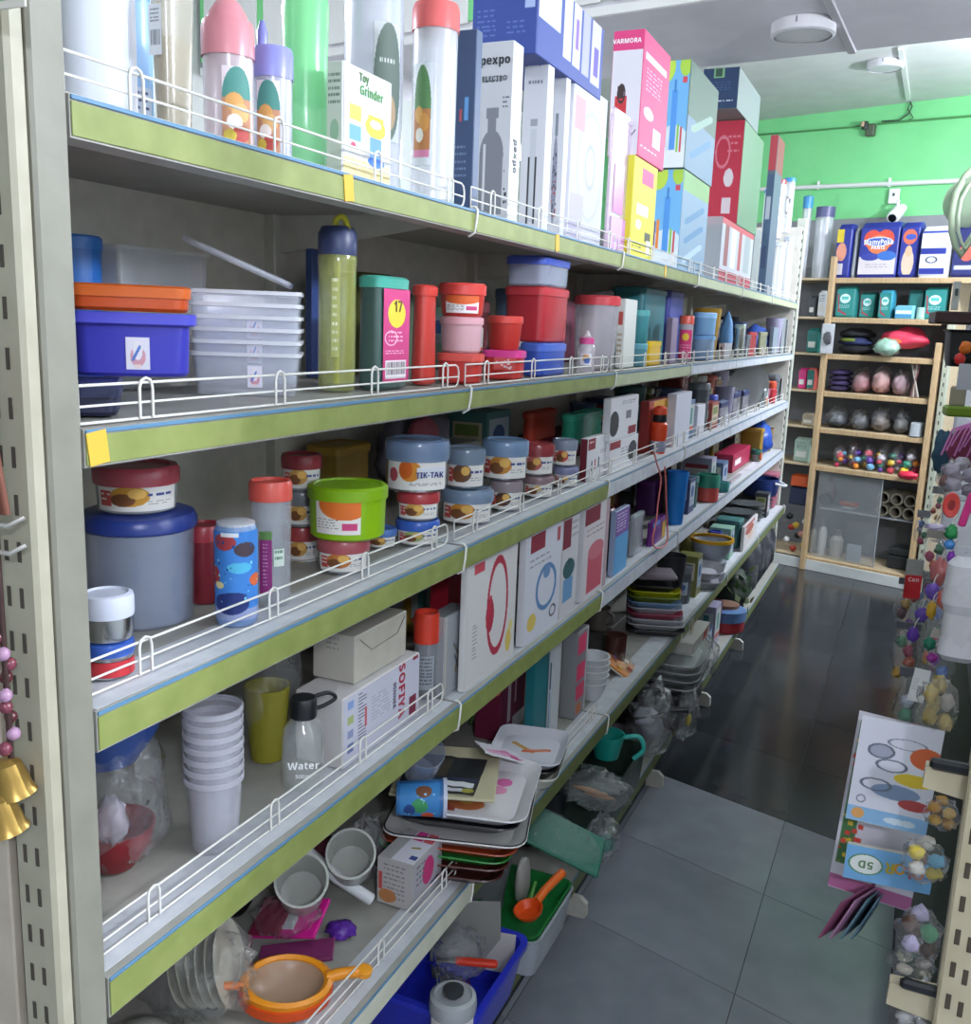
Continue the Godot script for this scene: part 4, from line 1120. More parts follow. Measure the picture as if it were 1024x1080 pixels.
	for d in [[810, 814, 819, 345, "7f8c98"], [819, 823, 828, 335, "8a9298"], [828, 831, 834, 338, "9a9ea0"]]:
		b = box_at(2, 0.05, d[0], d[1], d[2], d[3])
		t = carton("grey_box", "tall %s grey box at the far end of the second shelf" % ("bluish" if d[0] == 810 else "plain" if d[0] == 819 else "pale"), b, m(d[4], 0.5), "box", grp)
	t = thing("round_fan_cover", "olive round dish leaning against the back panel behind the red tubs", "dish", Vector3(-1.075, DECK[2] + 0.088, zat(-1.075, 1.6, 428)))
	part(t, "disc", lathe([[0, 0.0], [0.075, 0.0], [0.085, 0.01], [0.08, 0.012], [0, 0.006]], 28), m("5f6e58", 0.5), Vector3.ZERO, Vector3(0, 0, -PI / 2 + 0.15))

# ---------- third shelf ----------
func food_pic(key: String, hex: String, word := true) -> StandardMaterial3D:
	return pic("food_" + key, 96, 40, "e8e6e2", [["e", 0.42, 0.4, 0.22, 0.4, hex], ["e", 0.34, 0.55, 0.14, 0.25, "7a4a28"], ["e", 0.5, 0.3, 0.1, 0.2, "e8b860"], ["r", 0.06, 0.2, 0.16, 0.6, "c8504a"], ["txt", 0.07, 0.3, 0.14, 0.4, 2, "f4e8e4"], ["txt", 0.62, 0.3, 0.34, 0.24, 1, "3a4a8a"], ["txt", 0.62, 0.62, 0.3, 0.2, 2, "8a8a8a"]])
func stock_third() -> void:
	var g := "steel food containers with clear lids"
	# near corner pair
	var c := cyl_at(3, 116, 736, 54, 672)
	c.h *= 0.96
	var t := steel_can("red-banded steel bowl with blue lid beside the end frame", c, "3a66c8", null)
	sleeve(t, c.r * 0.93, c.r * 0.93, c.h * 0.1, c.h * 0.42, facing(c.at), 1.5, m("c8343c", 0.4), "red_band")
	c = {"r": c.r * 1.03, "h": 0.052, "at": c.at + Vector3(0, c.h + 0.0006, 0)}
	steel_can("plain steel bowl with white lid stacked beside the end frame", c, "cfd4e4", null, "", 0.42, 0.95)
	# drum
	c = cyl_at(3, 152, 672, 118, 545)
	c.at = hit_y(150, 650, DECK[3] + 0.0008)
	c.r = 112.0 / 2 * depth(c.at) / F
	c.h = yat(c.at.x, c.at.z, 536) - c.at.y
	t = thing("storage_drum", "large frosted drum with navy lid on the third shelf", "canister", c.at)
	add_lathe(t, "body", c, [[0, 0], [0.9, 0.0], [0.94, 0.02], [0.98, 0.9], [0.96, 0.9], [0.91, 0.03], [0, 0.02]], clear("a9b4cc", 0.6), Vector3.ZERO, 32)
	add_lathe(t, "lid", c, [[1.0, 0.84], [1.04, 0.86], [1.04, 0.93], [0.98, 0.98], [0.86, 1.0], [0, 1.0]], m("2b3f8c", 0.3), Vector3.ZERO, 32)
	c = {"r": c.r * 0.76, "h": 0.058, "at": c.at + Vector3(0.004, c.h + 0.0006, 0.006)}
	glass_can("round glass food box with red lid on the navy drum lid", c, "b84a58", food_pic("drum", "c89030"))
	c = cyl_off(3, 0.16, 216, 44, 552)
	jar("red_clear_jar", "tall translucent dark red jar behind the blue sea-print bottle", c, m("8f2c38", 0.25, 0.75), m("a03440", 0.3), 0.95, 0.015)
	# printed bottle
	c = cyl_at(3, 250, 664, 44, 549)
	t = bottle("sea_print_bottle", "blue bottle printed with sea creatures and white cap", c, [[0, 0], [0.92, 0.0], [0.98, 0.02], [1.0, 0.5], [0.92, 0.6], [1.0, 0.7], [0.98, 0.94], [0.9, 0.97], [0, 0.97]], m("7f9cc8", 0.35))
	add_lathe(t, "cap", c, [[0.9, 0.95], [0.92, 0.99], [0.8, 1.0], [0, 1.0]], m("c9ced6", 0.4))
	var sea := [["r", 0, 0.86, 1, 0.14, "9aa6d0"], ["e", 0.4, 0.8, 0.3, 0.12, "22357a"], ["e", 0.46, 0.72, 0.2, 0.05, "22357a"], ["e", 0.85, 0.55, 0.14, 0.07, "e06a3a"], ["e", 0.3, 0.12, 0.2, 0.09, "a83a42"], ["e", 0.65, 0.2, 0.18, 0.08, "4a3a44"], ["e", 0.1, 0.5, 0.12, 0.1, "b03a3a"], ["e", 0.55, 0.4, 0.2, 0.06, "58c0e8"], ["e", 0.2, 0.6, 0.1, 0.04, "e8d89a"], ["r", 0.25, 0.02, 0.3, 0.05, "e8ecf0"], ["spk", 0.05, 0.1, 0.9, 0.7, 26, 4, "1c4a90"], ["spk", 0.05, 0.3, 0.9, 0.5, 16, 4, "8fd8f4"]]
	sleeve(t, c.r * 1.0, c.r * 1.0, c.h * 0.06, c.h * 0.87, facing(c.at), 1.5, pic("sea", 96, 128, "3f86d8", sea))
	c = cyl_at(3, 286, 636, 46, 506)
	t = jar("coral_lid_jar", "tall clear ribbed jar with coral lid and purple label", c, clear("cfd4dc", 0.4), m("d8584c", 0.35), 0.94, 0.02)
	sleeve(t, c.r * 0.95, c.r * 0.95, c.h * 0.12, c.h * 0.5, facing(c.at) + 0.25, 0.3, pic("purple", 24, 96, "8a2a72", [["r", 0, 0, 1, 0.14, "5f8a4a"], ["txt", 0.3, 0.2, 0.4, 0.7, 12, "d8a8cc"]]))
	sleeve(t, c.r * 0.95, c.r * 0.95, c.h * 0.34, c.h * 0.14, facing(c.at) - 0.4, 0.26, pic("bpa", 32, 32, "cfdcd0", [["txt", 0.1, 0.1, 0.8, 0.7, 2, "3f6a50"]]))
	# back stack by the jar
	c = cyl_off(3, 0.19, 318, 40, 590)
	glass_can("low blue-lidded glass bowl at the bottom of the back stack", c, "4a74c8", food_pic("bs0", "70a060"))
	var yy: float = c.at.y + c.h
	for d in [["f0e8d8", "b8484c", "red-lidded glass bowl, second in the back stack"], ["e0d8d8", "8a8c94", "clear tumbler with pale lid, third in the back stack"], ["d8d0d0", "a83c46", "red-lidded glass bowl topping the back stack"]]:
		c = {"r": c.r * 1.03, "h": 0.058, "at": Vector3(c.at.x, yy + 0.0006, c.at.z)}
		glass_can(d[2], c, d[1], food_pic("bs" + d[1], "c89a50"))
		yy += 0.0586
	# lime tub on glass bowl
	c = cyl_at(3, 362, 600, 58, 565)
	glass_can("glass bowl with rosy lid under the lime green tub", c, "b85a64", food_pic("lime", "c87a3a"))
	c = cyl_off(3, 0.0, 372, 84, 508, c.at.y + c.h)
	c.at = cyl_at(3, 362, 600, 58, 565).at + Vector3(0.002, cyl_at(3, 362, 600, 58, 565).h + 0.0006, -0.008)
	c.r = 42.0 * depth(c.at) / F
	c.h = 0.082
	t = jar("lime_tub", "lime green round tub with orange fruit label", c, m("8fbf14", 0.35), m("86b416", 0.35), 0.96, 0.014, "", "container")
	sleeve(t, c.r * 0.93, c.r * 0.96, 0.012, 0.05, facing(c.at) + 0.28, 0.62, pic("limelab", 80, 48, "eeeae4", [["e", 0.65, 0.1, 0.55, 0.45, "e8762a"], ["r", 0.62, 0.66, 0.32, 0.22, "d0447a"], ["txt", 0.06, 0.55, 0.48, 0.34, 4, "6a6a6a"]]))
	c = cyl_off(3, 0.12, 402, 34, 556)
	glass_can("small glass bowl with blue lid behind the big labelled steel bowl", c, "5a84d0", food_pic("sm", "b89048"))
	# tower with the big labelled bowl
	c = cyl_at(3, 440, 572, 48, 556)
	c.h = 0.044
	glass_can("low glass bowl with bright blue lid under a red-lidded bowl", c, "3a6ad0", food_pic("lowblue", "a0b070"))
	var a1: Vector3 = c.at + Vector3(0, c.h + 0.0006, 0)
	c = {"r": c.r * 0.98, "h": 0.05, "at": a1}
	glass_can("glass bowl with red lid under the big steel bowl", c, "c8444c", food_pic("midred", "d0a050"))
	c = {"r": 34.0 * depth(a1) / F, "h": 0.092, "at": a1 + Vector3(-0.004, 0.0506, 0)}
	var big := pic("tiktak", 128, 56, "e9e7e4", [["e", 0.4, 0.34, 0.16, 0.36, "d88a2a"], ["e", 0.34, 0.3, 0.1, 0.3, "d0601a"], ["e", 0.14, 0.5, 0.08, 0.24, "b8505a"], ["txt", 0.4, 0.75, 0.5, 0.14, 2, "6a6a72"], ["r", 0.5, 0.22, 0.48, 0.34, "dfe2ee"]])
	t = steel_can("big steel bowl with blue gasket lid on the red-lidded bowl", c, "8aa4cc", big, g, 0.34, 0.6)
	words(t, "TIK-TAK", 0.0105, "2c3a78", Vector3(cos(facing(c.at) - 0.42), 0, sin(facing(c.at) - 0.42)) * (c.r * 0.945) + Vector3(0, 0.034, 0), Vector3(0, PI / 2 - facing(c.at) + 0.42, 0))
	# steel towers
	var k := 0
	for d in [[492, 556, 58, 514, 42, "wide steel bowl with tik-tak style label"], [533, 541, 36, 505, 50, "narrow steel bowl with dark print"], [567, 531, 35, 503, 37, "plain-labelled steel bowl with pale band"], [596, 524, 28, 500, 27, "slim steel bowl at the end of the row"]]:
		var lo := cyl_at(3, d[0], d[1] - 4, d[2], d[3])
		lo.h = clampf(lo.h, 0.05, 0.09)
		var pic_lo := food_pic("lo%d" % k, ["d08a30", "5a3a34", "c8c4c0", "b8b8c4"][k])
		steel_can(["wide steel bowl with orange food label under a smaller bowl", "narrow steel bowl with dark food label in the lower row", "small steel bowl with rosy lid in the lower row", "slim steel bowl with lilac lid in the lower row"][k], lo, ["9ab4d4", "b8a8b0", "b89aa0", "a8acd8"][k], pic_lo, g, 0.32, 0.6)
		var hi := {"r": d[4] / 2.0 * depth(lo.at) / F, "h": [0.08, 0.085, 0.074, 0.066][k], "at": lo.at + Vector3(-0.006, lo.h + 0.0006, 0.0)}
		steel_can(["medium steel bowl with brown food label stacked on the wide one", "steel bowl with wide blue lid and apricot label in the upper row", "steel bowl with red lid in the upper row", "slim steel bowl with red print in the upper row"][k], hi, ["8fa4bc", "8fb0d8", "b84a50", "a8b4cc"][k], food_pic("hi%d" % k, ["6a4a3a", "c88a3a", "b8605a", "c85048"][k]), g, 0.34, 0.65)
		k += 1
	t = thing("hanging_pouch", "grey and red printed pouch lying behind the steel bowls", "pouch", Vector3(-0.99, DECK[3] + 0.0024, zat(-0.99, DECK[3], 440)))
	part(t, "pouch", lump(Vector3(0.14, 0.21, 0.3), 21, 0.14, 1.6, 22, 14, 0.3), m("6f6a76", 0.6))
	part(t, "print", lump(Vector3(0.05, 0.08, 0.12), 23, 0.08, 1.6, 14, 10, 0.2), m("9a4a58", 0.6), Vector3(0.045, 0.11, 0.07))
	# cartons with knives, tubs on top
	var b := box_at(3, 0.04, 610, 618, 640, 463)
	t = carton("knife_box", "white box with three small knives pictured and dark red corner", b, m("dcdce0", 0.5))
	stick(t, b, "x", pic("knife", 96, 96, "dedee4", [["r", 0, 0, 0.34, 0.28, "8a2434"], ["txt", 0.06, 0.08, 0.24, 0.1, 1, "e8c8cc"], ["r", 0.18, 0.55, 0.06, 0.24, "2a3050"], ["r", 0.34, 0.53, 0.06, 0.24, "a82a30"], ["r", 0.5, 0.51, 0.06, 0.24, "2a2a30"], ["txt", 0.6, 0.35, 0.3, 0.1, 2, "8a8a92"]]))
	stick(t, b, "z", m("6f1c2a", 0.5))
	b = box_at(3, 0.22, 545, 590, 640, 463)
	t = carton("maroon_box", "long dark maroon box behind the steel bowls carrying red and green tubs", b, m("5c1824", 0.5))
	var yt: float = b.top + 0.001
	b = box_at(3, 0.25, 548, 562, 588, 424, yt)
	b.h = minf(b.h, 0.082)
	tub("tomato_tub", "tomato red tub on the maroon box", b, m("d04a34", 0.35), m("d85440", 0.35), 0.94, 0.016)
	b = box_at(3, 0.13, 588, 604, 636, 420, yt)
	b.h = minf(b.h, 0.085)
	t = tub("sea_green_tub", "sea green tub in plastic wrap on the maroon box", b, m("2f9478", 0.25), m("38a084", 0.25), 0.96, 0.018)
	b = box_at(3, 0.03, 634, 641, 671, 467)
	t = carton("juicer_box", "lower white appliance box with dark red corner", b, m("dcdce0", 0.5), "box", "white appliance boxes")
	stick(t, b, "x", pic("juice1", 64, 64, "dedee4", [["r", 0, 0, 0.36, 0.26, "8a2434"], ["e", 0.8, 0.5, 0.16, 0.34, "3a3a44"], ["txt", 0.4, 0.3, 0.3, 0.3, 3, "8a8a92"]]))
	yt = b.top + 0.001
	b = box_at(3, 0.03, 634, 642, 671, 421, yt)
	b.h = minf(b.h, 1.489 - yt)
	t = carton("juicer_box", "upper white appliance box with black oval picture", b, m("dcdce0", 0.5), "box", "white appliance boxes")
	stick(t, b, "x", pic("juice2", 64, 96, "dedee4", [["e", 0.14, 0.6, 0.16, 0.3, "24242c"], ["r", 0.55, 0.35, 0.2, 0.2, "7a7a84"], ["r", 0.66, 0.75, 0.3, 0.2, "8a2434"], ["txt", 0.4, 0.1, 0.5, 0.1, 2, "8a8a92"]]))
	b = box_at(3, 0.06, 672, 681, 706, 424)
	t = carton("yellow_red_box", "yellow and red toy box behind the orange bottle", b, m("8a2a28", 0.5))
	stick(t, b, "x", pic("yelred", 64, 96, "dca02a", [["r", 0, 0, 0.2, 1, "a83028"], ["r", 0, 0.6, 1, 0.4, "9a3a30"], ["spk", 0.1, 0.3, 0.8, 0.6, 12, 8, "2a2a30"]]))
	c = cyl_off(3, 0.035, 693, 19, 428)
	t = bottle("orange_bottle", "orange and black sports bottle with pink strap", c, [[0, 0], [0.85, 0.0], [0.9, 0.03], [0.9, 0.3], [1.0, 0.34], [1.0, 0.62], [0.8, 0.66], [0, 0.66]], m("e04a26", 0.4))
	add_lathe(t, "collar", c, [[0.78, 0.66], [0.85, 0.7], [0.8, 0.82], [0, 0.82]], m("1c1c22", 0.4))
	add_lathe(t, "cap", c, [[0.82, 0.82], [0.86, 0.86], [0.8, 0.95], [0.4, 1.0], [0, 1.0]], m("e05030", 0.4))
	add_lathe(t, "grip", c, [[0.92, 0.04], [0.93, 0.05], [0.93, 0.26], [0.9, 0.27]], m("8a8ea4", 0.4))
	# pink cord hanging down over the shelf below
	var cp := []
	for q in [[690, 478, 0.012], [693, 490, 0.012], [697, 505, 0.012], [694, 530, 0.012], [692, 550, 0.012], [688, 570, 0.012], [692, 578, 0.012], [700, 576, 0.012], [704, 568, 0.012], [703, 540, 0.012], [702, 508, 0.012], [701, 492, 0.012]]:
		cp.append(hit_x(q[0], q[1], LIP[3] + q[2]) - t.position)
	part(t, "strap", tube(curve(cp, 3), 0.0026, 6), m("e8807a", 0.5))
	# white slabs and clear jars
	var gw := "white cartons in the fourth bay"
	b = box_at(3, 0.03, 700, 710, 726, 416)
	b.h = minf(b.h, 0.235)
	carton("white_slab_box", "tall white flat box beside the orange bottle", b, m("d0d2e0", 0.5), "box", gw)
	b = box_at(3, 0.04, 726, 734, 742, 428)
	carton("white_slab_box", "second tall white flat box with dark speck beside the blue-lidded jar", b, m("d8d9e2", 0.5), "box", gw)
	c = cyl_off(3, 0.1, 745, 20, 416)
	jar("blue_lid_tumbler", "tall clear tumbler with violet blue lid on the third shelf", c, clear("b8bcdc", 0.6), m("4a56c0", 0.3), 0.85, 0.016)
	var gg := "frosted boxes on the third shelf"
	for d in [[752, 759, 768, 424], [767, 773, 780, 414], [779, 783, 789, 412]]:
		b = box_at(3, 0.05, d[0], d[1], d[2], d[3])
		b.h = minf(b.h, 0.235)
		tub("frosted_box", "%s frosted box with dark blue lid beside the platters" % ("shortest" if d[0] == 752 else "middle" if d[0] == 767 else "tallest"), b, clear("a8a8b4", 0.65), m("2c3564", 0.4), 0.98, 0.008, 0.02, 0.0, gg)
	var gp := "white platters standing on edge"
	for d in [786, 792, 798]:
		var z := zat(-0.78, DECK[3], d)
		t = thing("platter", "white oval platter standing on edge in the fifth bay, %s of three" % ("first" if d == 786 else "middle" if d == 792 else "last"), "platter", Vector3(-0.80, DECK[3] + 0.112, z), 0.0, gp)
		part(t, "dish", lathe([[0, 0.0], [0.06, 0.0], [0.105, 0.012], [0.108, 0.014], [0.06, 0.004], [0, 0.004]], 26, 0.7), m("cfd2d4", 0.35), Vector3.ZERO, Vector3(PI / 2 - 0.12, 0, 0))
	c = cyl_off(3, 0.05, 803, 8, 410)
	jar("steel_tumbler", "slim steel tumbler before the red bottle", c, m("b8bec0", 0.25, 1.0, 0.9), m("a8aeb0", 0.3, 1.0, 0.8), 1.0, 0.01, "", "tumbler")
	c = cyl_off(3, 0.06, 812, 12, 402)
	t = bottle("red_bottle", "slim red bottle with orange cap near the far post", c, [[0, 0], [0.95, 0.0], [1.0, 0.03], [1.0, 0.62], [0.7, 0.7], [0, 0.7]], m("b83038", 0.4))
	add_lathe(t, "cap", c, [[0.75, 0.68], [0.9, 0.74], [0.9, 0.94], [0.6, 1.0], [0, 1.0]], m("d8563c", 0.4))
	for d in [[815, 819, 824, 408], [823, 826, 830, 400]]:
		b = box_at(3, 0.06, d[0], d[1], d[2], d[3])
		b.h = minf(b.h, 0.235)
		carton("grey_carton", "%s grey carton near the far post on the third shelf" % ("wider" if d[0] == 815 else "slim"), b, m("9a9c9c", 0.5), "box", "grey cartons by the far post")

# ---------- fourth shelf ----------
func stock_fourth() -> void:
	# bagged bowls near the end frame
	var p := hit_y(140, 945, DECK[4] + 0.0024)
	p.x = -0.85
	p.z = zat(p.x, DECK[4], 128)
	var t := thing("red_bowl", "dark red bowl inside the crumpled bag by the end frame", "bowl", p + Vector3(0.0, 0.002, 0.01))
	part(t, "bowl", lathe([[0, 0.0], [0.025, 0.0], [0.045, 0.03], [0.05, 0.055], [0.047, 0.055], [0.04, 0.03], [0, 0.006]], 24), m("7c1822", 0.3))
	t = thing("blue_bowl", "dark blue bowl resting on the bagged red bowl", "bowl", p + Vector3(-0.02, 0.135, 0.0))
	part(t, "bowl", lathe([[0, 0.0], [0.04, 0.0], [0.066, 0.04], [0.072, 0.075], [0.069, 0.075], [0.06, 0.04], [0, 0.006]], 24), m("23407e", 0.35))
	t = bag("crumpled clear bag around red and blue bowls by the end frame", p + Vector3(-0.005, 0.0, 0.0), Vector3(0.145, 0.2, 0.14), 31)
	part(t, "twist", lump(Vector3(0.05, 0.07, 0.04), 33, 0.3, 3.0, 14, 10), m("c8c4d0", 0.2, 0.4), Vector3(0.035, 0.05, 0.04))
	# nested glasses
	var c := cyl_at(4, 227, 908, 60, 750)
	for k in 7:
		t = thing("clear_tumbler", "frosted plastic tumbler, %s in the tall nested stack" % ["lowest", "second from the bottom", "third from the bottom", "middle one", "third from the top", "second from the top", "topmost"][k], "tumbler", c.at + Vector3(0, k * 0.0155, 0), 0.0, "nested plastic tumblers")
		part(t, "cup", lathe([[0, 0.002], [c.r * 0.78, 0.0], [c.r * 0.82, 0.003], [c.r * 0.98, 0.092], [c.r * 1.04, 0.094], [c.r * 1.04, 0.099], [c.r * 0.97, 0.099], [c.r * 0.8, 0.004], [0, 0.004]], 28), clear("e0e0ea", 0.36))
		part(t, "rim", lathe([[c.r * 1.0, 0.093], [c.r * 1.06, 0.094], [c.r * 1.06, 0.1], [c.r * 1.0, 0.101], [c.r * 0.99, 0.097], [c.r * 1.0, 0.093]], 28), clear("d8d8e2", 0.85))
	p = Vector3(-0.9, DECK[4] + 0.0024, zat(-0.9, DECK[4], 278))
	t = thing("lime_cup", "lime yellow cup inside a clear bag behind the water bottle", "cup", p + Vector3(0.03, 0.0, 0.03))
	part(t, "cup", lathe([[0, 0.0], [0.025, 0.0], [0.036, 0.12], [0.033, 0.12], [0.023, 0.004], [0, 0.004]], 22), m("8c8628", 0.4))
	bag("loose clear bag over a lime cup behind the water bottle", p, Vector3(0.13, 0.23, 0.15), 35)
	# glass bottle
	c = cyl_at(4, 320, 838, 47, 735)
	t = bottle("glass_bottle", "clear glass bottle lettered Water with black strap cap", c, [[0, 0.012], [0.85, 0.0], [0.97, 0.02], [1.0, 0.06], [1.0, 0.55], [0.9, 0.66], [0.55, 0.76], [0.5, 0.8], [0.46, 0.8], [0.5, 0.75], [0.86, 0.64], [0.95, 0.54], [0.94, 0.06], [0, 0.04]], m("dfe6e6", 0.06, 0.1))
	add_lathe(t, "cap", c, [[0.6, 0.78], [0.62, 0.8], [0.62, 0.97], [0.55, 1.0], [0, 1.0]], m("1c1e22", 0.4))
	part(t, "strap", tube(curve([Vector3(0.005, c.h * 0.97, -0.012), Vector3(0.02, c.h * 0.99, -0.034), Vector3(0.024, c.h * 0.9, -0.048), Vector3(0.016, c.h * 0.85, -0.03), Vector3(0.008, c.h * 0.84, -0.012)]), 0.0032, 8), m("1c1e22", 0.5))
	var f := facing(c.at)
	words(t, "Water", 0.0115, "f2f4f4", Vector3(cos(f), 0, sin(f)) * (c.r * 1.02) + Vector3(0, c.h * 0.32, 0), Vector3(0, PI / 2 - f, 0))
	words(t, "500ml", 0.006, "e2e4e4", Vector3(cos(f), 0, sin(f)) * (c.r * 1.02) + Vector3(0, c.h * 0.2, 0), Vector3(0, PI / 2 - f, 0))
	# lettered carton with another on top
	var b := box_at(4, 0.04, 312, 361, 441, 738)
	t = carton("dinner_set_box", "large white box lettered in red with small icons", b, grained("wbox", "c9c5c4", "d6d2d2", 0.55, 3.0))
	stick(t, b, "x", pic("sofiya", 160, 128, "c9c9d8", [["r", 0.05, 0.08, 0.07, 0.12, "8aa4d8"], ["r", 0.05, 0.3, 0.07, 0.12, "a8b878"], ["r", 0.05, 0.5, 0.07, 0.12, "8a94b8"], ["r", 0.05, 0.7, 0.07, 0.14, "6a7aa8"], ["txt", 0.18, 0.06, 0.1, 0.7, 14, "5a5a6a"], ["r", 0.26, 0.3, 0.025, 0.3, "c05a60"], ["txt", 0.34, 0.22, 0.26, 0.4, 8, "a8a8b8"], ["r", 0.86, 0.62, 0.1, 0.3, "7a2440"], ["r", 0.9, 0.0, 0.08, 0.06, "8a2a40"]]))
	letters(t, b, "x", "SOFIYA", 0.74, 0.42, 0.021, "b03048", true)
	letters(t, b, "x", "DINNER", 0.64, 0.42, 0.009, "6a6a80", true)
	var y2: float = b.top + 0.001
	b = box_at(4, 0.055, 330, 374, 428, 672, y2)
	t = carton("plain_carton", "plain off-white carton wrapped in film on the red-lettered box", b, grained("pcart", "b8b4a6", "c6c2b6", 0.35, 3.0))
	stick(t, b, "z", pic("plain_end", 48, 48, "bdb9ae", [["txt", 0.35, 0.1, 0.3, 0.3, 3, "9a968c"]]), 0.0, 0.0, 1.0, 1.0, "end_flap")
	part(t, "fold", tube([Vector3(b.w / 2 + 0.001, b.h * 0.9, b.d * 0.42), Vector3(b.w / 2 + 0.001, b.h * 0.55, b.d * 0.2), Vector3(b.w / 2 + 0.001, b.h * 0.6, -b.d * 0.3), Vector3(b.w / 2 + 0.001, b.h * 0.9, -b.d * 0.45)], 0.0009, 5), m("8a867c", 0.5))
	c = cyl_off(4, 0.07, 448, 28, 645)
	t = jar("red_cap_jar", "tall clear jar with orange red screw cap", c, clear("b8bcc4", 0.5), m("d8402c", 0.35), 0.96, 0.05)
	sleeve(t, c.r * 0.96, c.r * 0.96, c.h * 0.12, c.h * 0.4, facing(c.at), 0.7, pic("redjar", 32, 48, "9aa0a8", [["txt", 0.1, 0.1, 0.8, 0.8, 8, "4a4f58"]]))
	b = box_at(4, 0.035, 449, 467, 491, 652)
	t = carton("foil_box", "silver foil wrapped box beside the red-capped jar", b, m("b4b8bc", 0.25, 1.0, 0.35))
	stick(t, b, "x", pic("foil", 64, 96, "a4a8ae", [["l", 0.4, 0.4, 0.8, 0.7, 3, "6a6a5a"], ["l", 0.5, 0.75, 0.8, 0.35, 4, "8a7a5a"], ["l", 0.45, 0.55, 0.75, 0.85, 3, "5a5e66"], ["r", 0, 0, 0.08, 1, "c8c4ba"]]))
	b = box_at(4, 0.13, 452, 470, 500, 604)
	b.h = minf(b.h, 0.24)
	t = carton("red_lettered_box", "bright red box with white letters behind the foil box", b, m("b81c34", 0.5))
	letters(t, b, "x", "TT", 0.72, 0.2, 0.03, "f0e8ea", true)
	# appliance boxes with coloured rings
	b = box_at(4, 0.012, 482, 489, 541, 596)
	b.h = minf(b.h, 0.245)
	t = carton("ring_box", "white appliance box with large crimson ring", b, m("d6d4d4", 0.5))
	stick(t, b, "x", pic("ringred", 128, 128, "d8d6d6", [["o", 0.6, 0.45, 0.22, 0.42, 0.84, "b02c44"], ["e", 0.45, 0.5, 0.08, 0.14, "b02c44"], ["l", 0.4, 0.56, 0.46, 0.36, 6, "c03048"], ["r", 0.12, 0.02, 0.2, 0.08, "c84a58"], ["txt", 0.12, 0.5, 0.1, 0.3, 10, "8a8a90"], ["e", 0.86, 0.82, 0.06, 0.1, "d8c060"], ["e", 0.9, 0.7, 0.04, 0.05, "e0d080"]]))
	b = box_at(4, 0.012, 543, 551, 588, 552)
	b.h = minf(b.h, 0.245)
	t = carton("ring_box", "white appliance box with steel blue ring", b, m("dcdce2", 0.5))
	stick(t, b, "x", pic("ringblue", 96, 128, "d6d8e4", [["r", 0.1, 0.02, 0.4, 0.16, "8a2438"], ["o", 0.58, 0.56, 0.3, 0.22, 0.8, "5a86b8"], ["e", 0.58, 0.42, 0.1, 0.06, "6a90c0"], ["txt", 0.1, 0.24, 0.6, 0.1, 2, "9a9aa4"], ["e", 0.2, 0.82, 0.12, 0.08, "d8c060"], ["o", 0.8, 0.84, 0.1, 0.06, 0.7, "4a4a54"], ["r", 0.85, 0.05, 0.1, 0.14, "b05060"]]))
	b = box_at(4, 0.012, 586, 589, 606, 545)
	b.h = minf(b.h, 0.24)
	t = carton("pot_box", "slim white box with a teal pot picture", b, m("d0cccf", 0.5))
	stick(t, b, "x", pic("potbox", 64, 128, "d2d0d6", [["r", 0, 0, 0.5, 0.3, "7a2034"], ["e", 0.45, 0.52, 0.36, 0.1, "2f5a62"], ["r", 0.4, 0.42, 0.12, 0.06, "2a4a50"], ["r", 0.15, 0.62, 0.6, 0.24, "6a9cc8"], ["txt", 0.55, 0.05, 0.4, 0.2, 3, "9a9aa4"]]))
	b = box_at(4, 0.012, 604, 612, 638, 530)
	b.h = minf(b.h, 0.24)
	t = carton("bucket_box", "white box with rosy bucket picture", b, m("dddde2", 0.5))
	stick(t, b, "x", pic("bucketbox", 64, 128, "d8d2d6", [["r", 0, 0, 0.6, 0.18, "82243a"], ["r", 0.2, 0.5, 0.6, 0.45, "c8586a"], ["e", 0.5, 0.5, 0.32, 0.1, "d07684"], ["txt", 0.1, 0.24, 0.7, 0.1, 2, "a08a92"], ["r", 0.85, 0.0, 0.15, 1, "b8a0a8"]]))
	# wrapped violet boxes
	b = box_at(4, 0.018, 640, 646, 660, 540)
	b.h = minf(b.h, 0.2)
	t = carton("violet_box", "violet to sky blue sleeve box in clear wrap", b, m("9aa8c8", 0.4))
	stick(t, b, "x", pic("violet", 32, 96, "5fa6dc", [["r", 0, 0, 1, 0.4, "7c5aa8"], ["txt", 0.1, 0.06, 0.7, 0.3, 6, "e6dcf0"]]))
	b = box_at(4, 0.03, 660, 667, 678, 545)
	b.h = minf(b.h, 0.2)
	t = tub("wrapped_box", "clear plastic box beside the violet sleeve box", b, clear("aab4c0", 0.5), clear("c0c8d4", 0.5), 0.98, 0.008)
	# gift bag
	b = box_at(4, 0.02, 681, 687, 701, 552)
	b.h = minf(b.h, 0.14)
	t = thing("gift_bag", "purple gift bag with blue and yellow edge", "bag", b.at)
	part(t, "bag", loft([[0, b.w, b.d, 0.004], [b.h * 0.6, b.w * 0.95, b.d, 0.004], [b.h, b.w * 0.8, b.d * 1.05, 0.004], [b.h, b.w * 0.75, b.d, 0.004], [0.003, b.w * 0.9, b.d * 0.95, 0.004]], 2, false), m("6a2480", 0.4))
	stick(t, {"w": b.w * 0.97, "h": b.h, "d": b.d}, "x", m("4a90d8", 0.4), 0.0, 0.0, 0.5, 0.22, "blue_panel")
	stick(t, {"w": b.w * 0.99, "h": b.h, "d": b.d}, "x", m("c89a28", 0.4), 0.7, 0.2, 1.0, 0.98, "yellow_panel")
	b = box_at(4, 0.14, 668, 690, 706, 508)
	b.h = minf(b.h, 0.19)
	tub("purple_tub", "deep purple tub behind the gift bag", b, m("4a1a58", 0.4), m("5a2468", 0.4), 0.95, 0.012)
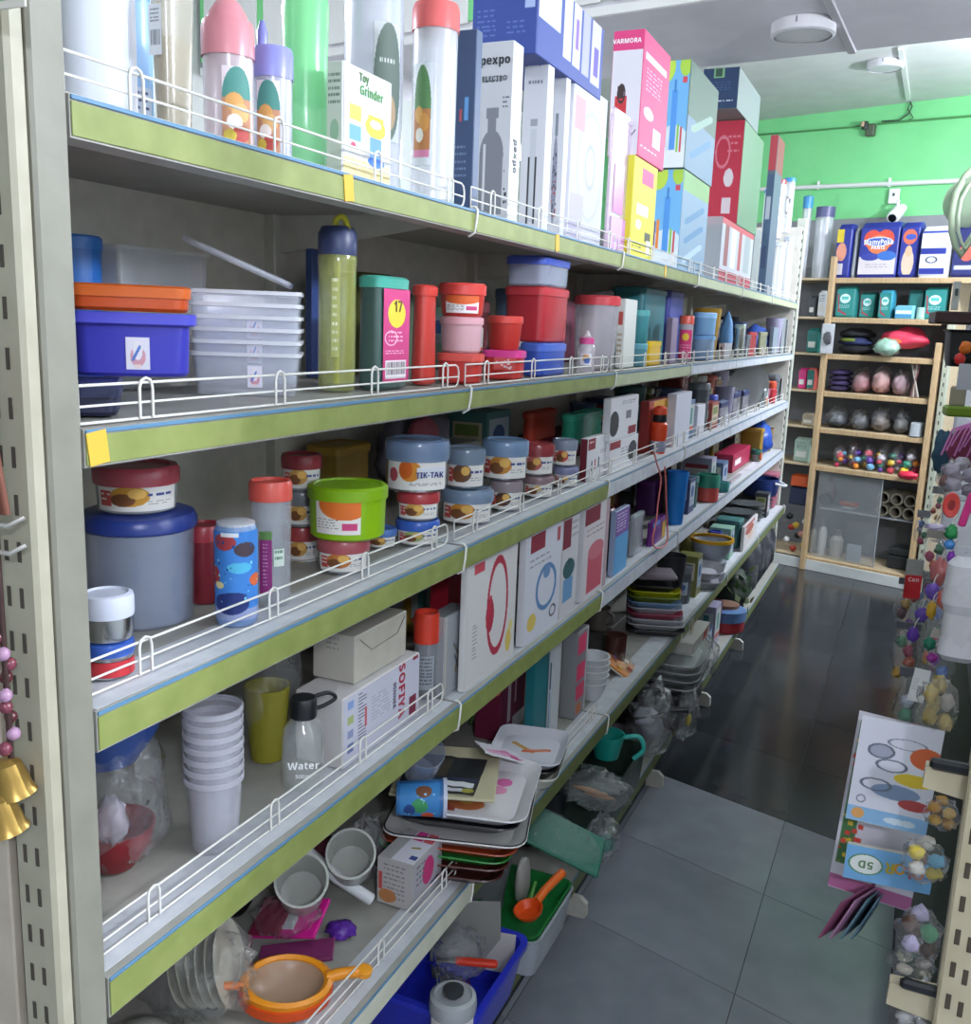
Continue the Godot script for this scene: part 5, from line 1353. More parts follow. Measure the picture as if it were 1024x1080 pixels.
	# blue cups
	c = cyl_off(4, 0.045, 711, 24, 497)
	t = thing("blue_cup", "tall bright blue tapered cup on the fourth shelf", "cup", c.at, 0.0)
	c.h = minf(c.h, 0.23)
	add_lathe(t, "cup", c, [[0, 0], [0.7, 0.0], [0.72, 0.01], [1.0, 1.0], [0.96, 1.0], [0.68, 0.02], [0, 0.02]], m("1f78cc", 0.35))
	c = cyl_off(4, 0.15, 730, 26, 502)
	c.h = minf(c.h, 0.23)
	t = thing("lime_tumbler", "lime green cup behind the bright blue cup", "cup", c.at, 0.0)
	add_lathe(t, "cup", c, [[0, 0], [0.7, 0.0], [0.72, 0.01], [1.0, 1.0], [0.96, 1.0], [0.68, 0.02], [0, 0.02]], m("9cb81c", 0.35))
	c = cyl_off(4, 0.04, 745, 26, 500)
	c.h = minf(c.h, 0.17)
	jar("coral_jar", "coral red patterned jar with teal lid", c, m("c8504a", 0.35), m("2f8a74", 0.35), 0.97, 0.045)
	c = cyl_off(4, 0.03, 761, 16, 508)
	jar("teal_jar", "teal ribbed jar beside the coral jar", c, m("2f7878", 0.35), m("2f8480", 0.35), 0.97, 0.02)
	b = box_at(4, 0.09, 752, 772, 790, 480)
	b.h = minf(b.h, 0.2)
	t = carton("magenta_box", "deep magenta box with white sticker on the fourth shelf", b, m("a8244c", 0.45))
	stick(t, b, "x", m("e0d4d8", 0.5), 0.1, 0.35, 0.45, 0.7, "sticker")
	b = box_at(4, 0.03, 767, 771, 782, 508)
	carton("pale_tall_box", "pale grey tall box before the magenta box", b, m("a8a0a4", 0.5))
	c = cyl_off(4, 0.06, 797, 12, 474)
	c.h = minf(c.h, 0.19)
	jar("orange_straw_cup", "clear cup with orange straw and teal lid", c, clear("8a9a98", 0.6), m("2c6a5e", 0.35), 0.9, 0.02)
	part(get_node("orange_straw_cup"), "straw", tube([Vector3(c.r * 0.9, 0.01, c.r * 0.6), Vector3(c.r * 0.9, c.h * 0.8, c.r * 0.6)], 0.007, 6), m("d87a4a", 0.4))
	t = thing("blue_wrap", "bright blue wrapped bundle by the far post on the fourth shelf", "bundle", Vector3(-0.80, DECK[4] + 0.0024, -5.62))
	part(t, "bundle", lump(Vector3(0.16, 0.2, 0.22), 51, 0.15, 2.0, 18, 12, 0.3), m("2450b0", 0.4))
	t = thing("navy_pot", "navy blue pot with a white handle by the far post", "pot", Vector3(-0.78, DECK[5] + 0.0985, -5.72))
	part(t, "pot", lathe([[0, 0.0], [0.09, 0.0], [0.1, 0.02], [0.105, 0.1], [0.1, 0.1], [0.09, 0.02], [0, 0.01]], 24), m("1c3270", 0.35))
	part(t, "handle", tube([Vector3(0.09, 0.08, 0.06), Vector3(0.14, 0.07, 0.05), Vector3(0.14, 0.06, -0.05), Vector3(0.09, 0.08, -0.06)], 0.008, 8), m("c8ccd0", 0.4))

# ---------- fifth shelf ----------
func stock_fifth() -> void:
	var y := DECK[5] + 0.0024 as float
	# plates bundled in film
	var p := hit_y(250, 1062, y)
	var grp := "stoneware plates standing in a clear bag"
	for k in 6:
		var t0 := thing("side_plate", "cream plate standing on edge, %s in the bagged row" % ["first", "second", "third", "fourth", "fifth", "sixth"][k], "plate", Vector3(p.x - 0.085 + 0.012 * k, y + 0.066, p.z + 0.03 - 0.006 * k), 0.45, grp)
		part(t0, "plate", lathe([[0, 0.0], [0.035, 0.0], [0.062, 0.008], [0.064, 0.010], [0.035, 0.003], [0, 0.003]], 28), m("c4c2b0", 0.35), Vector3.ZERO, Vector3(0.1, 0, -PI / 2 + 0.25))
	bag("clear bag holding a row of cream plates on the fifth shelf", p + Vector3(-0.05, 0, 0.03), Vector3(0.2, 0.16, 0.16), 61)
	p = hit_y(190, 1105, y)
	var t := thing("serving_bowl", "pale grey upturned bowl beside the bagged plates", "bowl", p + Vector3(-0.02, 0, 0.06))
	part(t, "bowl", lathe([[0.062, 0.0], [0.06, 0.02], [0.045, 0.05], [0.025, 0.062], [0.0, 0.064]], 24), m("8c8c84", 0.4))
	# orange sieve
	p = hit_y(325, 1058, y)
	t = thing("orange_sieve", "orange and yellow plastic tea sieve with handle", "sieve", p + Vector3(-0.035, 0.008, 0.01), 0.0)
	t.rotation = Vector3(0.1, 0.75, -0.1)
	part(t, "rim", lathe([[0.046, 0.018], [0.054, 0.018], [0.056, 0.028], [0.05, 0.032], [0.045, 0.028], [0.046, 0.018]], 30, 1.25), m("e8921a", 0.35), Vector3.ZERO, Vector3.ZERO, "yellow orange rim")
	part(t, "mesh_bowl", lathe([[0, 0.0], [0.02, 0.003], [0.038, 0.013], [0.046, 0.026]], 28, 1.25), m("b89a80", 0.3, 0.75))
	part(t, "collar", lathe([[0.047, 0.002], [0.057, 0.003], [0.057, 0.018], [0.05, 0.02]], 30, 1.25), m("dc5018", 0.35), Vector3.ZERO, Vector3.ZERO, "orange collar")
	part(t, "handle", tube([Vector3(0.06, 0.026, 0), Vector3(0.085, 0.03, 0.0), Vector3(0.11, 0.032, 0.002)], 0.009, 10), m("e8921a", 0.35))
	part(t, "knob", lathe([[0, -0.006], [0.012, -0.005], [0.013, 0.004], [0.0, 0.008]], 16), m("ec9a20", 0.35), Vector3(0.118, 0.032, 0.002))
	part(t, "hook", tube([Vector3(-0.06, 0.024, 0), Vector3(-0.08, 0.028, 0.0), Vector3(-0.1, 0.026, -0.004)], 0.006, 8), m("d87018", 0.35))
	p = Vector3(-1.0, y, zat(-1.0, y, 240))
	t = thing("black_lid_pan", "black round pan on edge behind the bagged plates", "pan", p + Vector3(0.0, 0.1, 0.0))
	part(t, "pan", lathe([[0, 0.0], [0.07, 0.0], [0.095, 0.02], [0.098, 0.02], [0.072, -0.005], [0, -0.005]], 28), m("1e1f22", 0.3), Vector3.ZERO, Vector3(0.1, 0.3, -PI / 2 + 0.2))
	t = thing("maroon_pouch", "maroon zip pouch lying behind the magenta card", "pouch", Vector3(-0.93, y, zat(-0.93, y, 322)))
	part(t, "pouch", lump(Vector3(0.14, 0.1, 0.16), 141, 0.12, 1.5, 22, 12, 0.3), m("5a2430", 0.6))
	part(t, "zip", tube([Vector3(0.03, 0.098, 0.06), Vector3(0.03, 0.101, -0.05)], 0.003, 6), m("9a9a9c", 0.3, 1.0, 0.7))
	t = thing("navy_bundle", "navy and purple cloth bundle behind the pink carton", "cloth", Vector3(-0.96, y, zat(-0.96, y, 430)))
	part(t, "cloth", lump(Vector3(0.18, 0.15, 0.2), 143, 0.14, 1.5, 22, 12, 0.3), m("26305c", 0.8))
	part(t, "purple_fold", lump(Vector3(0.1, 0.05, 0.12), 145, 0.14, 1.5, 16, 10, 0.3), m("4a2a5c", 0.8), Vector3(0.05, 0.11, 0.04))
	# magenta cards in bag
	p = hit_y(338, 1000, y)
	t = thing("magenta_packet", "magenta packaged card lying in film behind the orange sieve", "packet", p + Vector3(-0.06, 0.034, 0.0))
	t.rotation = Vector3(0.35, 0.2, 0.25)
	part(t, "card", bx(0.125, 0.006, 0.075, 0.001), m("d01a8c", 0.4))
	part(t, "red_half", bx(0.06, 0.003, 0.074, 0.001), m("8a2444", 0.4), Vector3(-0.032, 0.006, 0))
	part(t, "sticker", bx(0.022, 0.001, 0.04, 0.0003), m("b8bcc0", 0.4), Vector3(0.008, 0.0065, 0.004))
	part(t, "film", lump(Vector3(0.14, 0.04, 0.09), 64, 0.2, 2.0, 20, 12, 0.2), film("e9eef4", 0.1), Vector3(0, -0.004, 0))
	t = thing("plum_packet", "plum coloured packet under the magenta card", "packet", p + Vector3(-0.015, 0.012, 0.045))
	t.rotation = Vector3(0.05, 0.5, 0.12)
	part(t, "card", bx(0.12, 0.006, 0.05, 0.001), m("7a3060", 0.4))
	t = thing("violet_ribbon", "violet ribbon bundle beside the magenta card", "ribbon", p + Vector3(0.012, 0.0, -0.045))
	part(t, "ribbon", lump(Vector3(0.06, 0.025, 0.05), 66, 0.25, 3.0, 18, 10, 0.3), m("5a2a98", 0.35))
	# white ducts
	var zz := 0.0
	p = hit_y(330, 960, y)
	for d in [[318, 928, -0.80, "short white cup tipped open behind the magenta card"], [370, 900, -0.79, "tall white mug tipped open beside the foil bag"]]:
		var mouth := hit_x(d[0], d[1], d[2])
		var ax := ((EYE - mouth).normalized() + Vector3(0, 0.35, 0)).normalized()
		var sd := ax.cross(Vector3.UP).normalized()
		t = thing("white_mug", d[3], "mug", mouth - ax * 0.09)
		t.basis = Basis(sd, ax, sd.cross(ax))
		part(t, "cup", lathe([[0, 0.0], [0.032, 0.0], [0.036, 0.006], [0.041, 0.088], [0.043, 0.09], [0.039, 0.09], [0.034, 0.008], [0, 0.008]], 30), m("b4b6b0", 0.3))
	p = hit_y(400, 965, y)
	t = thing("white_tube", "white plastic squeeze tube leaning towards the wire guard", "tube", p + Vector3(-0.075, 0.012, 0.02))
	t.rotation = Vector3(0, 0.55, 0)
	part(t, "tube", tube([Vector3(-0.06, 0.11, 0.0), Vector3(0, 0.05, 0), Vector3(0.06, 0.004, 0)], 0.011, 12), m("d4d6da", 0.25))
	bag("crinkled foil-like clear bag beside the white squeeze tube", p + Vector3(-0.07, 0, -0.075), Vector3(0.07, 0.14, 0.1), 68, "f0f2f6", 0.2)
	# white carton with pink marks
	var b := box_at(5, 0.045, 397, 435, 465, 914)
	t = carton("mixer_box", "white and pink printed carton beside the stacked trays", b, grained("mixb", "a8a6a4", "b6b4b2", 0.5, 3.0))
	stick(t, b, "x", pic("mix_x", 64, 64, "b0acb4", [["e", 0.5, 0.4, 0.2, 0.3, "c83a78"], ["txt", 0.1, 0.1, 0.3, 0.5, 4, "6a6a72"], ["r", 0.6, 0.75, 0.3, 0.1, "4a4a80"]]))
	stick(t, b, "z", pic("mix_z", 48, 64, "b4b0b0", [["txt", 0.2, 0.1, 0.6, 0.8, 8, "7a7a7a"], ["e", 0.3, 0.8, 0.25, 0.15, "b87a4a"], ["r", 0.05, 0.3, 0.12, 0.4, "b84a4a"]]))
	var q := QuadMesh.new()
	q.size = Vector2(b.w - 0.004, b.d - 0.004)
	part(t, "top_print", q, pic("mix_top", 96, 96, "d8d6e0", [["r", 0.4, 0.02, 0.28, 0.3, "d03a88"], ["r", 0.7, 0.02, 0.28, 0.3, "c8505a"], ["r", 0.0, 0.0, 0.36, 1, "a8a6a4"], ["l", 0.6, 0.55, 0.8, 0.5, 4, "9a8a2a"], ["r", 0.75, 0.75, 0.2, 0.12, "3a4a8a"]]), Vector3(0, b.h + 0.0008, 0), Vector3(-PI / 2, 0, 0))
	# stack of trays hanging over the lip
	var px := hit_y(490, 905, y).x
	var c0 := Vector3(-0.745, y, hit_y(482, 905, y).z - 0.02)
	var tones := [["4a2422", "dark maroon tray at the bottom of the tray stack"], ["5a2c26", "maroon brown tray second from the bottom of the stack"], ["2f8a3c", "green-rimmed tray in the stack"], ["a8482a", "rust red tray in the stack"], ["d8d6d4", "white tray with black rim line in the stack"], ["26242a", "black tray in the stack"], ["dedce0", "white tray with fruit print topping the stack"]]
	var yy := y
	for k in 7:
		var wd: float = [0.25, 0.25, 0.255, 0.26, 0.27, 0.235, 0.25][k]
		t = tray("serving_tray", tones[k][1], Vector3(c0.x + 0.006 * k, yy, c0.z - 0.004 * k), wd, wd * 1.05, 0.022, m(tones[k][0], 0.3), 0.25 + 0.03 * sin(k * 2.0), Vector3.ZERO, "", "tray", 0.035)
		if k == 4:
			part(t, "rim_line", tube(rim_pts(wd * 0.985, wd * 1.03, 0.035, 0.0245), 0.0016, 5, true), m("2a2a2c", 0.4))
		if k == 6:
			var fr := QuadMesh.new()
			fr.size = Vector2(0.16, 0.17)
			part(t, "fruit_print", fr, pic("fruit", 96, 96, "e2dfe2", [["r", 0.0, 0.7, 0.4, 0.3, "b05048"], ["e", 0.5, 0.8, 0.22, 0.14, "d07a48"], ["e", 0.68, 0.62, 0.12, 0.1, "7a9a48"], ["e", 0.5, 0.75, 0.08, 0.06, "d8b048"], ["e", 0.85, 0.2, 0.1, 0.1, "e070b0"], ["e", 0.8, 0.4, 0.12, 0.1, "e89ac0"]]), Vector3(0, 0.0068, 0), Vector3(-PI / 2, 0, 0))
		yy += [0.020, 0.018, 0.016, 0.018, 0.024, 0.02, 0.02][k]
	# cream card sheets lying on the trays
	t = thing("cream_board", "cream board lying on the fruit print tray", "board", Vector3(c0.x - 0.02, yy + 0.009, c0.z - 0.03), 0.35)
	part(t, "board", bx(0.2, 0.006, 0.22, 0.002), m("c8c0a0", 0.5))
	t = thing("dark_card", "black and white printed card lying on the cream board", "card", Vector3(c0.x - 0.02, yy + 0.0165, c0.z - 0.01), 0.25)
	part(t, "card", sheet(0.15, 0.15, 0.002, 4, 0.002), pic("dark_card", 96, 96, "26282c", [["r", 0.06, 0.1, 0.5, 0.5, "4a4438"], ["r", 0.0, 0.62, 1, 0.06, "2a3050"], ["r", 0.56, 0.7, 0.4, 0.12, "d8dade"], ["r", 0.1, 0.84, 0.4, 0.12, "d0d2d8"], ["r", 0.55, 0.86, 0.36, 0.1, "d0d2d8"], ["e", 0.9, 0.9, 0.08, 0.07, "a8a040"]]))
	# printed cup lying behind
	var cp := hit_y(418, 846, y + 0.155)
	t = thing("cartoon_cup", "blue printed cup lying on its side on the white tray", "cup", cp + Vector3(0, 0.008, 0), 0.5)
	part(t, "cup", lathe([[0, 0.0], [0.03, 0.0], [0.034, 0.085], [0.0, 0.086]], 26), m("2f6fae", 0.35), Vector3(0, 0, 0), Vector3(0, 0, -PI / 2))
	part(t, "end_cap", lathe([[0, 0.085], [0.036, 0.085], [0.036, 0.092], [0.0, 0.094]], 26), m("c4cade", 0.35), Vector3(0, 0, 0), Vector3(0, 0, -PI / 2))
	part(t, "print", band(0.0306, 0.0338, 0.072, PI * 0.05, PI * 0.95, 18), pic("cupprint", 96, 64, "3a86c8", [["e", 0.2, 0.4, 0.12, 0.2, "7a4a30"], ["e", 0.5, 0.5, 0.16, 0.2, "3f9a60"], ["e", 0.75, 0.3, 0.12, 0.16, "d85a38"], ["e", 0.6, 0.75, 0.14, 0.14, "26468c"], ["spk", 0.1, 0.1, 0.8, 0.8, 14, 4, "9ad0f0"]]), Vector3(0.006, 0, 0), Vector3(0, 0, -PI / 2))
	t = thing("clear_beaker", "clear plastic beaker behind the blue printed cup", "beaker", cp + Vector3(0.0, 0.02, -0.09))
	part(t, "beaker", lathe([[0, 0.0], [0.03, 0.0], [0.036, 0.08], [0.034, 0.08], [0.028, 0.004], [0, 0.004]], 24), clear("b8c4dc", 0.5), Vector3.ZERO, Vector3(0.5, 0, -0.4))
	# white spoon rest board
	p = hit_y(580, 815, y)
	var bgrp := ""
	var w0 := hit_y(586, 825, y)
	t = tray("plain_tray", "white rimmed tray under the black one by the second bay clip", Vector3(-0.735, y, w0.z - 0.02), 0.17, 0.2, 0.03, m("d8d8cc", 0.35), 0.2)
	t = tray("plain_tray", "black tray between two white trays by the clip", Vector3(-0.735, y + 0.022, w0.z - 0.022), 0.165, 0.195, 0.024, m("1e1e20", 0.35), 0.2)
	t = tray("plain_tray", "white rounded tray with orange feather print", Vector3(-0.732, y + 0.045, w0.z - 0.025), 0.17, 0.2, 0.02, m("d6d6e0", 0.3), 0.2)
	var ft := QuadMesh.new()
	ft.size = Vector2(0.1, 0.1)
	part(t, "feather_print", ft, pic("feather", 64, 64, "dadae4", [["l", 0.1, 0.2, 0.6, 0.6, 6, "c89a5a"], ["l", 0.4, 0.6, 0.95, 0.4, 7, "d86a48"], ["l", 0.5, 0.5, 0.9, 0.45, 5, "e09070"]]), Vector3(0, 0.006, 0), Vector3(-PI / 2, 0, 0))
	t = thing("pink_card", "white card with pink tulip print across the trays", "card", Vector3(-0.70, y + 0.158, c0.z - 0.14), 0.5)
	t.rotation = Vector3(-0.25, 0.6, -0.3)
	part(t, "card", sheet(0.09, 0.13, 0.002, 7, 0.0015), pic("tulip", 48, 64, "e4e0ea", [["e", 0.6, 0.6, 0.3, 0.2, "e080b8"], ["e", 0.4, 0.7, 0.3, 0.15, "e8a8cc"], ["e", 0.8, 0.75, 0.15, 0.12, "c83a80"]]))
	# upright boxes and boards behind
	b = box_at(5, 0.19, 500, 526, 552, 722)
	b.h = minf(b.h, 0.28)
	t = carton("plum_box", "plum box with white script against the back", b, m("7a2444", 0.5))
	stick(t, b, "x", pic("plum", 64, 96, "762646", [["l", 0.35, 0.15, 0.35, 0.75, 8, "d8c8d0"], ["l", 0.6, 0.1, 0.6, 0.5, 4, "c8a8b8"], ["r", 0.5, 0.75, 0.5, 0.25, "c8c4c8"]]))
	t = thing("red_flower_bundle", "orange red artificial flower bundle behind the dark card", "flowers", hit_x(508, 742, -0.86))
	for k in 6:
		part(t, "petal", lump(Vector3(0.04, 0.03, 0.04), 70 + k, 0.3, 2.5, 12, 8), m(["c83a1c", "a82c14"][k % 2], 0.5), Vector3(0.025 * cos(k * 1.05), 0.02 * sin(k * 2.0) + 0.02, 0.025 * sin(k * 1.05)))
	part(t, "stem", tube([Vector3(-0.03, -0.06, 0), Vector3(0, 0.03, 0)], 0.004, 6), m("3a5a2c", 0.6))
	b = box_at(5, 0.10, 551, 560, 575, 690)
	b.h = minf(b.h, 0.27)
	carton("teal_folder", "tall teal board standing among the boxes", b, m("18727c", 0.45), "board")
	b = box_at(5, 0.09, 575, 580, 588, 680)
	b.h = minf(b.h, 0.28)
	t = carton("brush_box", "slim white box with blue brush picture", b, m("c8ccd0", 0.5))
	stick(t, b, "z", pic("brush", 24, 96, "ccd2d8", [["r", 0.35, 0.2, 0.35, 0.3, "3a5a70"], ["r", 0.45, 0.5, 0.15, 0.45, "3f7ac0"]]))
	b = box_at(5, 0.07, 589, 605, 616, 668)
	b.h = minf(b.h, 0.28)
	t = carton("pink_block_box", "grey box with hot pink blocks on its front", b, m("8c8e90", 0.5))
	stick(t, b, "x", pic("pinkb", 32, 128, "8a8c90", [["r", 0.05, 0.05, 0.75, 0.22, "e0406c"], ["r", 0.0, 0.38, 0.8, 0.2, "e0406c"], ["r", 0.05, 0.62, 0.75, 0.18, "d83a66"], ["r", 0.1, 0.85, 0.5, 0.12, "b86a40"], ["r", 0.85, 0, 0.15, 1, "c8cacc"]]))
	# stacked white bowls
	var cb := cyl_at(5, 623, 752, 34, 745)
	for k in 5:
		t = thing("white_bowl", "small white bowl, %s in the nested stack beside the pink-block box" % ["lowest", "second", "middle", "fourth", "topmost"][k], "bowl", cb.at + Vector3(0, 0.018 * k, 0), 0.0, "nested white bowls")
		part(t, "bowl", lathe([[0, 0.0], [cb.r * 0.55, 0.0], [cb.r * 0.6, 0.004], [cb.r * 0.86, 0.03], [cb.r * 0.95, 0.048], [cb.r * 1.1, 0.052], [cb.r * 1.1, 0.055], [cb.r * 0.95, 0.055], [cb.r * 0.82, 0.03], [cb.r * 0.56, 0.011], [0, 0.008]], 26), m("cdd0d4", 0.3))
	p = hit_y(652, 742, y)
	t = thing("brown_glass", "dark brown glass behind the nested white bowls", "glass", Vector3(-0.76, y, zat(-0.76, y, 648)))
	part(t, "glass", lathe([[0, 0.0], [0.03, 0.0], [0.034, 0.1], [0.031, 0.1], [0.028, 0.004], [0, 0.004]], 22), m("4a2c28", 0.25))
	t = thing("grey_mug", "dark grey printed mug near the stacked colour plates", "mug", Vector3(-0.84, y + 0.09, zat(-0.84, y + 0.1, 630)))
	part(t, "cup", lathe([[0, 0.0], [0.03, 0.0], [0.04, 0.07], [0.037, 0.07], [0.028, 0.004], [0, 0.004]], 24), m("5c5650", 0.4))
	part(t, "handle", tube([Vector3(0.036, 0.06, 0.01), Vector3(0.055, 0.055, 0.02), Vector3(0.055, 0.03, 0.02), Vector3(0.034, 0.02, 0.01)], 0.005, 8), m("5c5650", 0.4))
	b = {"w": 0.1, "h": 0.088, "d": 0.16, "at": Vector3(-0.85, y, zat(-0.85, y, 636))}
	t = carton("mug_base_box", "low dark box under the grey mug", b, m("4a4844", 0.5))
	# orange blister pack over wire
	p = hit_x(668, 700, LIP[5] - 0.03)
	t = thing("orange_blister", "orange cutlery blister pack leaning on the wire guard", "blister pack", p + Vector3(-0.04, -0.012, 0.0))
	t.rotation = Vector3(0.1, 0.2, -0.6)
	part(t, "card", bx(0.1, 0.006, 0.11, 0.008), m("d8853a", 0.4))
	part(t, "edge", bx(0.11, 0.003, 0.12, 0.006), m("d8d4c8", 0.4), Vector3(0, -0.003, 0))
	for k in 4:
		part(t, "spot", lump(Vector3(0.02, 0.008, 0.02), 80 + k, 0.2, 2.0, 10, 8), m(["b03a28", "e8b040", "8a4a8a", "e8e0d8"][k], 0.3), Vector3(0.03 * cos(k * 1.7), 0.004, 0.035 * sin(k * 1.7)))
	part(t, "bubble", lump(Vector3(0.08, 0.03, 0.09), 85, 0.1, 1.0, 18, 10, 0.6), film("fff4e4", 0.08), Vector3(0, 0.005, 0))
	# stack of coloured plates
	var c1 := Vector3(-0.745, y, zat(-0.745, y, 690))
	var pt := [["3a3a40", "charcoal plate at the bottom of the coloured stack"], ["c8c8cc", "pale grey plate low in the coloured stack"], ["c4c4cc", "white plate with dark edge in the coloured stack"], ["b8506a", "rose plate in the coloured stack"], ["c8ccd8", "pale blue-white plate in the coloured stack"], ["88a8cc", "sky blue plate in the coloured stack"], ["7c8c2c", "olive plate in the coloured stack"], ["c8cc18", "bright yellow plate near the top of the coloured stack"], ["26282c", "black plate topping the coloured stack"]]
	yy = y
	for k in 9:
		tray("square_plate", pt[k][1], Vector3(c1.x - 0.004 * k, yy, c1.z - 0.008 * k), 0.2 - 0.003 * k, 0.2, 0.02, m(pt[k][0], 0.3), 0.3, Vector3.ZERO, "", "plate", 0.03)
		yy += 0.017
	t = thing("paper_pack", "mauve paper packet lying on the black plate", "packet", Vector3(c1.x - 0.03, yy + 0.012, c1.z - 0.08), 0.4)
	part(t, "packet", bx(0.14, 0.02, 0.12, 0.006), m("8a7e86", 0.5))
	t = thing("colour_card", "orange and lime card hanging at the plate stack corner", "card", hit_x(715, 640, LIP[5] - 0.03), PI / 2)
	t.rotation = Vector3(0, PI / 2, 0)
	t.position.y -= 0.03
	part(t, "card", bx(0.05, 0.09, 0.003, 0.0008), m("e0642c", 0.4))
	part(t, "lime_half", bx(0.048, 0.032, 0.001, 0.0003), m("a8cc24", 0.4), Vector3(0, 0.002, 0.0022))
	# bags of white ware
	p = Vector3(-0.74, y, zat(-0.74, y, 738))
	tray("white_plate", "white shallow plate under the yellow-rimmed strainer", Vector3(p.x, y, p.z + 0.02), 0.2, 0.24, 0.03, m("b4b4bc", 0.35), 0.1, Vector3.ZERO, "", "plate", 0.06)
	tray("white_plate", "white shallow plate laid upon another white plate", Vector3(p.x - 0.01, y + 0.034, p.z + 0.01), 0.2, 0.24, 0.03, m("c0c0c8", 0.35), 0.25, Vector3.ZERO, "", "plate", 0.06)
	t = thing("strainer", "white strainer bowl with yellow rim", "strainer", Vector3(p.x - 0.0, y + 0.051, p.z - 0.2))
	part(t, "bowl", lathe([[0, 0.0], [0.05, 0.0], [0.08, 0.05], [0.088, 0.085], [0.083, 0.085], [0.076, 0.05], [0, 0.008]], 28), m("a8b0bc", 0.35))
	part(t, "rim", lathe([[0.082, 0.082], [0.094, 0.084], [0.094, 0.098], [0.083, 0.098]], 28), m("d8a41c", 0.35), Vector3.ZERO, Vector3.ZERO, "yellow rim")
	t = thing("saucer", "pale saucer carrying the yellow-rimmed strainer", "saucer", Vector3(p.x, y, p.z - 0.2))
	part(t, "saucer", lathe([[0, 0.0], [0.06, 0.0], [0.07, 0.048], [0.0, 0.0485]], 24), m("9aa0a8", 0.35))
	t = thing("yellow_pack", "yellow sponge pack in clear film", "sponge", Vector3(-0.85, y, zat(-0.85, y, 727)))
	part(t, "sponge", lump(Vector3(0.1, 0.16, 0.16), 90, 0.15, 1.6, 16, 12, 0.3), m("a09a3c", 0.6))
	part(t, "film", lump(Vector3(0.12, 0.19, 0.19), 91, 0.15, 2.0, 18, 12, 0.3), film())
	var gb := "dark blue lidded bottles on the fifth shelf"
	for d in [[752, 560], [764, 557], [776, 562]]:
		var c2 := cyl_off(5, 0.1, d[0], 14, d[1])
		c2.h = minf(c2.h, 0.26)
		t = jar("blue_jar", "dark blue clear jar behind the yellow-rimmed strainer, %s of three" % ("first" if d[0] == 752 else "middle" if d[0] == 764 else "last"), c2, m("2c3a90", 0.25, 0.8), m("3a4aa8", 0.3), 0.97, 0.03, gb)
		sleeve(t, c2.r * 0.96, c2.r * 0.96, c2.h * 0.65, c2.h * 0.14, facing(c2.at), 0.7, m("c0c4c8", 0.5))
	b = box_at(5, 0.012, 780, 783, 797, 556)
	b.h = minf(b.h, 0.22)
	t = carton("white_red_box", "white box with red fruit picture standing at the shelf edge", b, m("c8c4c4", 0.5))
	stick(t, b, "x", pic("redfruit", 48, 64, "d4d0d0", [["r", 0.1, 0.04, 0.7, 0.08, "b83a38"], ["e", 0.4, 0.3, 0.3, 0.18, "b8685a"], ["e", 0.5, 0.6, 0.2, 0.12, "d8b8a8"]]))
	var gd := "grey dinner plates stacked at the far end"
	for s in 4:
		var zc: float = [-4.85, -5.12, -5.4, -5.72][s]
		for k in 4:
			t = thing("grey_plate", "plain grey dinner plate, %s in the %s pile from the white fruit box" % [["lowest", "second", "third", "top"][k], ["first", "second", "third", "fourth"][s]], "plate", Vector3(-0.80, y + 0.024 * k, zc), 0.0, gd)
			part(t, "plate", lathe([[0, 0.0], [0.05, 0.0], [0.095, 0.018], [0.1, 0.022], [0.05, 0.005], [0, 0.005]], 24), m("54585a" if k % 2 else "6a6e70", 0.35))
	for d in [[728, 665], [722, 660]]:
		pass
	t = thing("clear_spoon_pack", "clear packet of spoons hanging from the shelf clip", "packet", hit_x(729, 664, LIP[5] + 0.012))
	t.position.y -= 0.045
	part(t, "film", lump(Vector3(0.02, 0.1, 0.05), 95, 0.15, 2.0, 14, 10), film("e0e8f4", 0.2))
	part(t, "spoon", lump(Vector3(0.008, 0.06, 0.02), 96, 0.1, 1.0, 10, 8), m("b89a6a", 0.4), Vector3(0, 0.01, 0))

func rim_pts(w, d, r, yy) -> Array:
	var out := []
	for v in ring(w, d, r, 5):
		out.append(Vector3(v.x, yy, v.y))
	return out

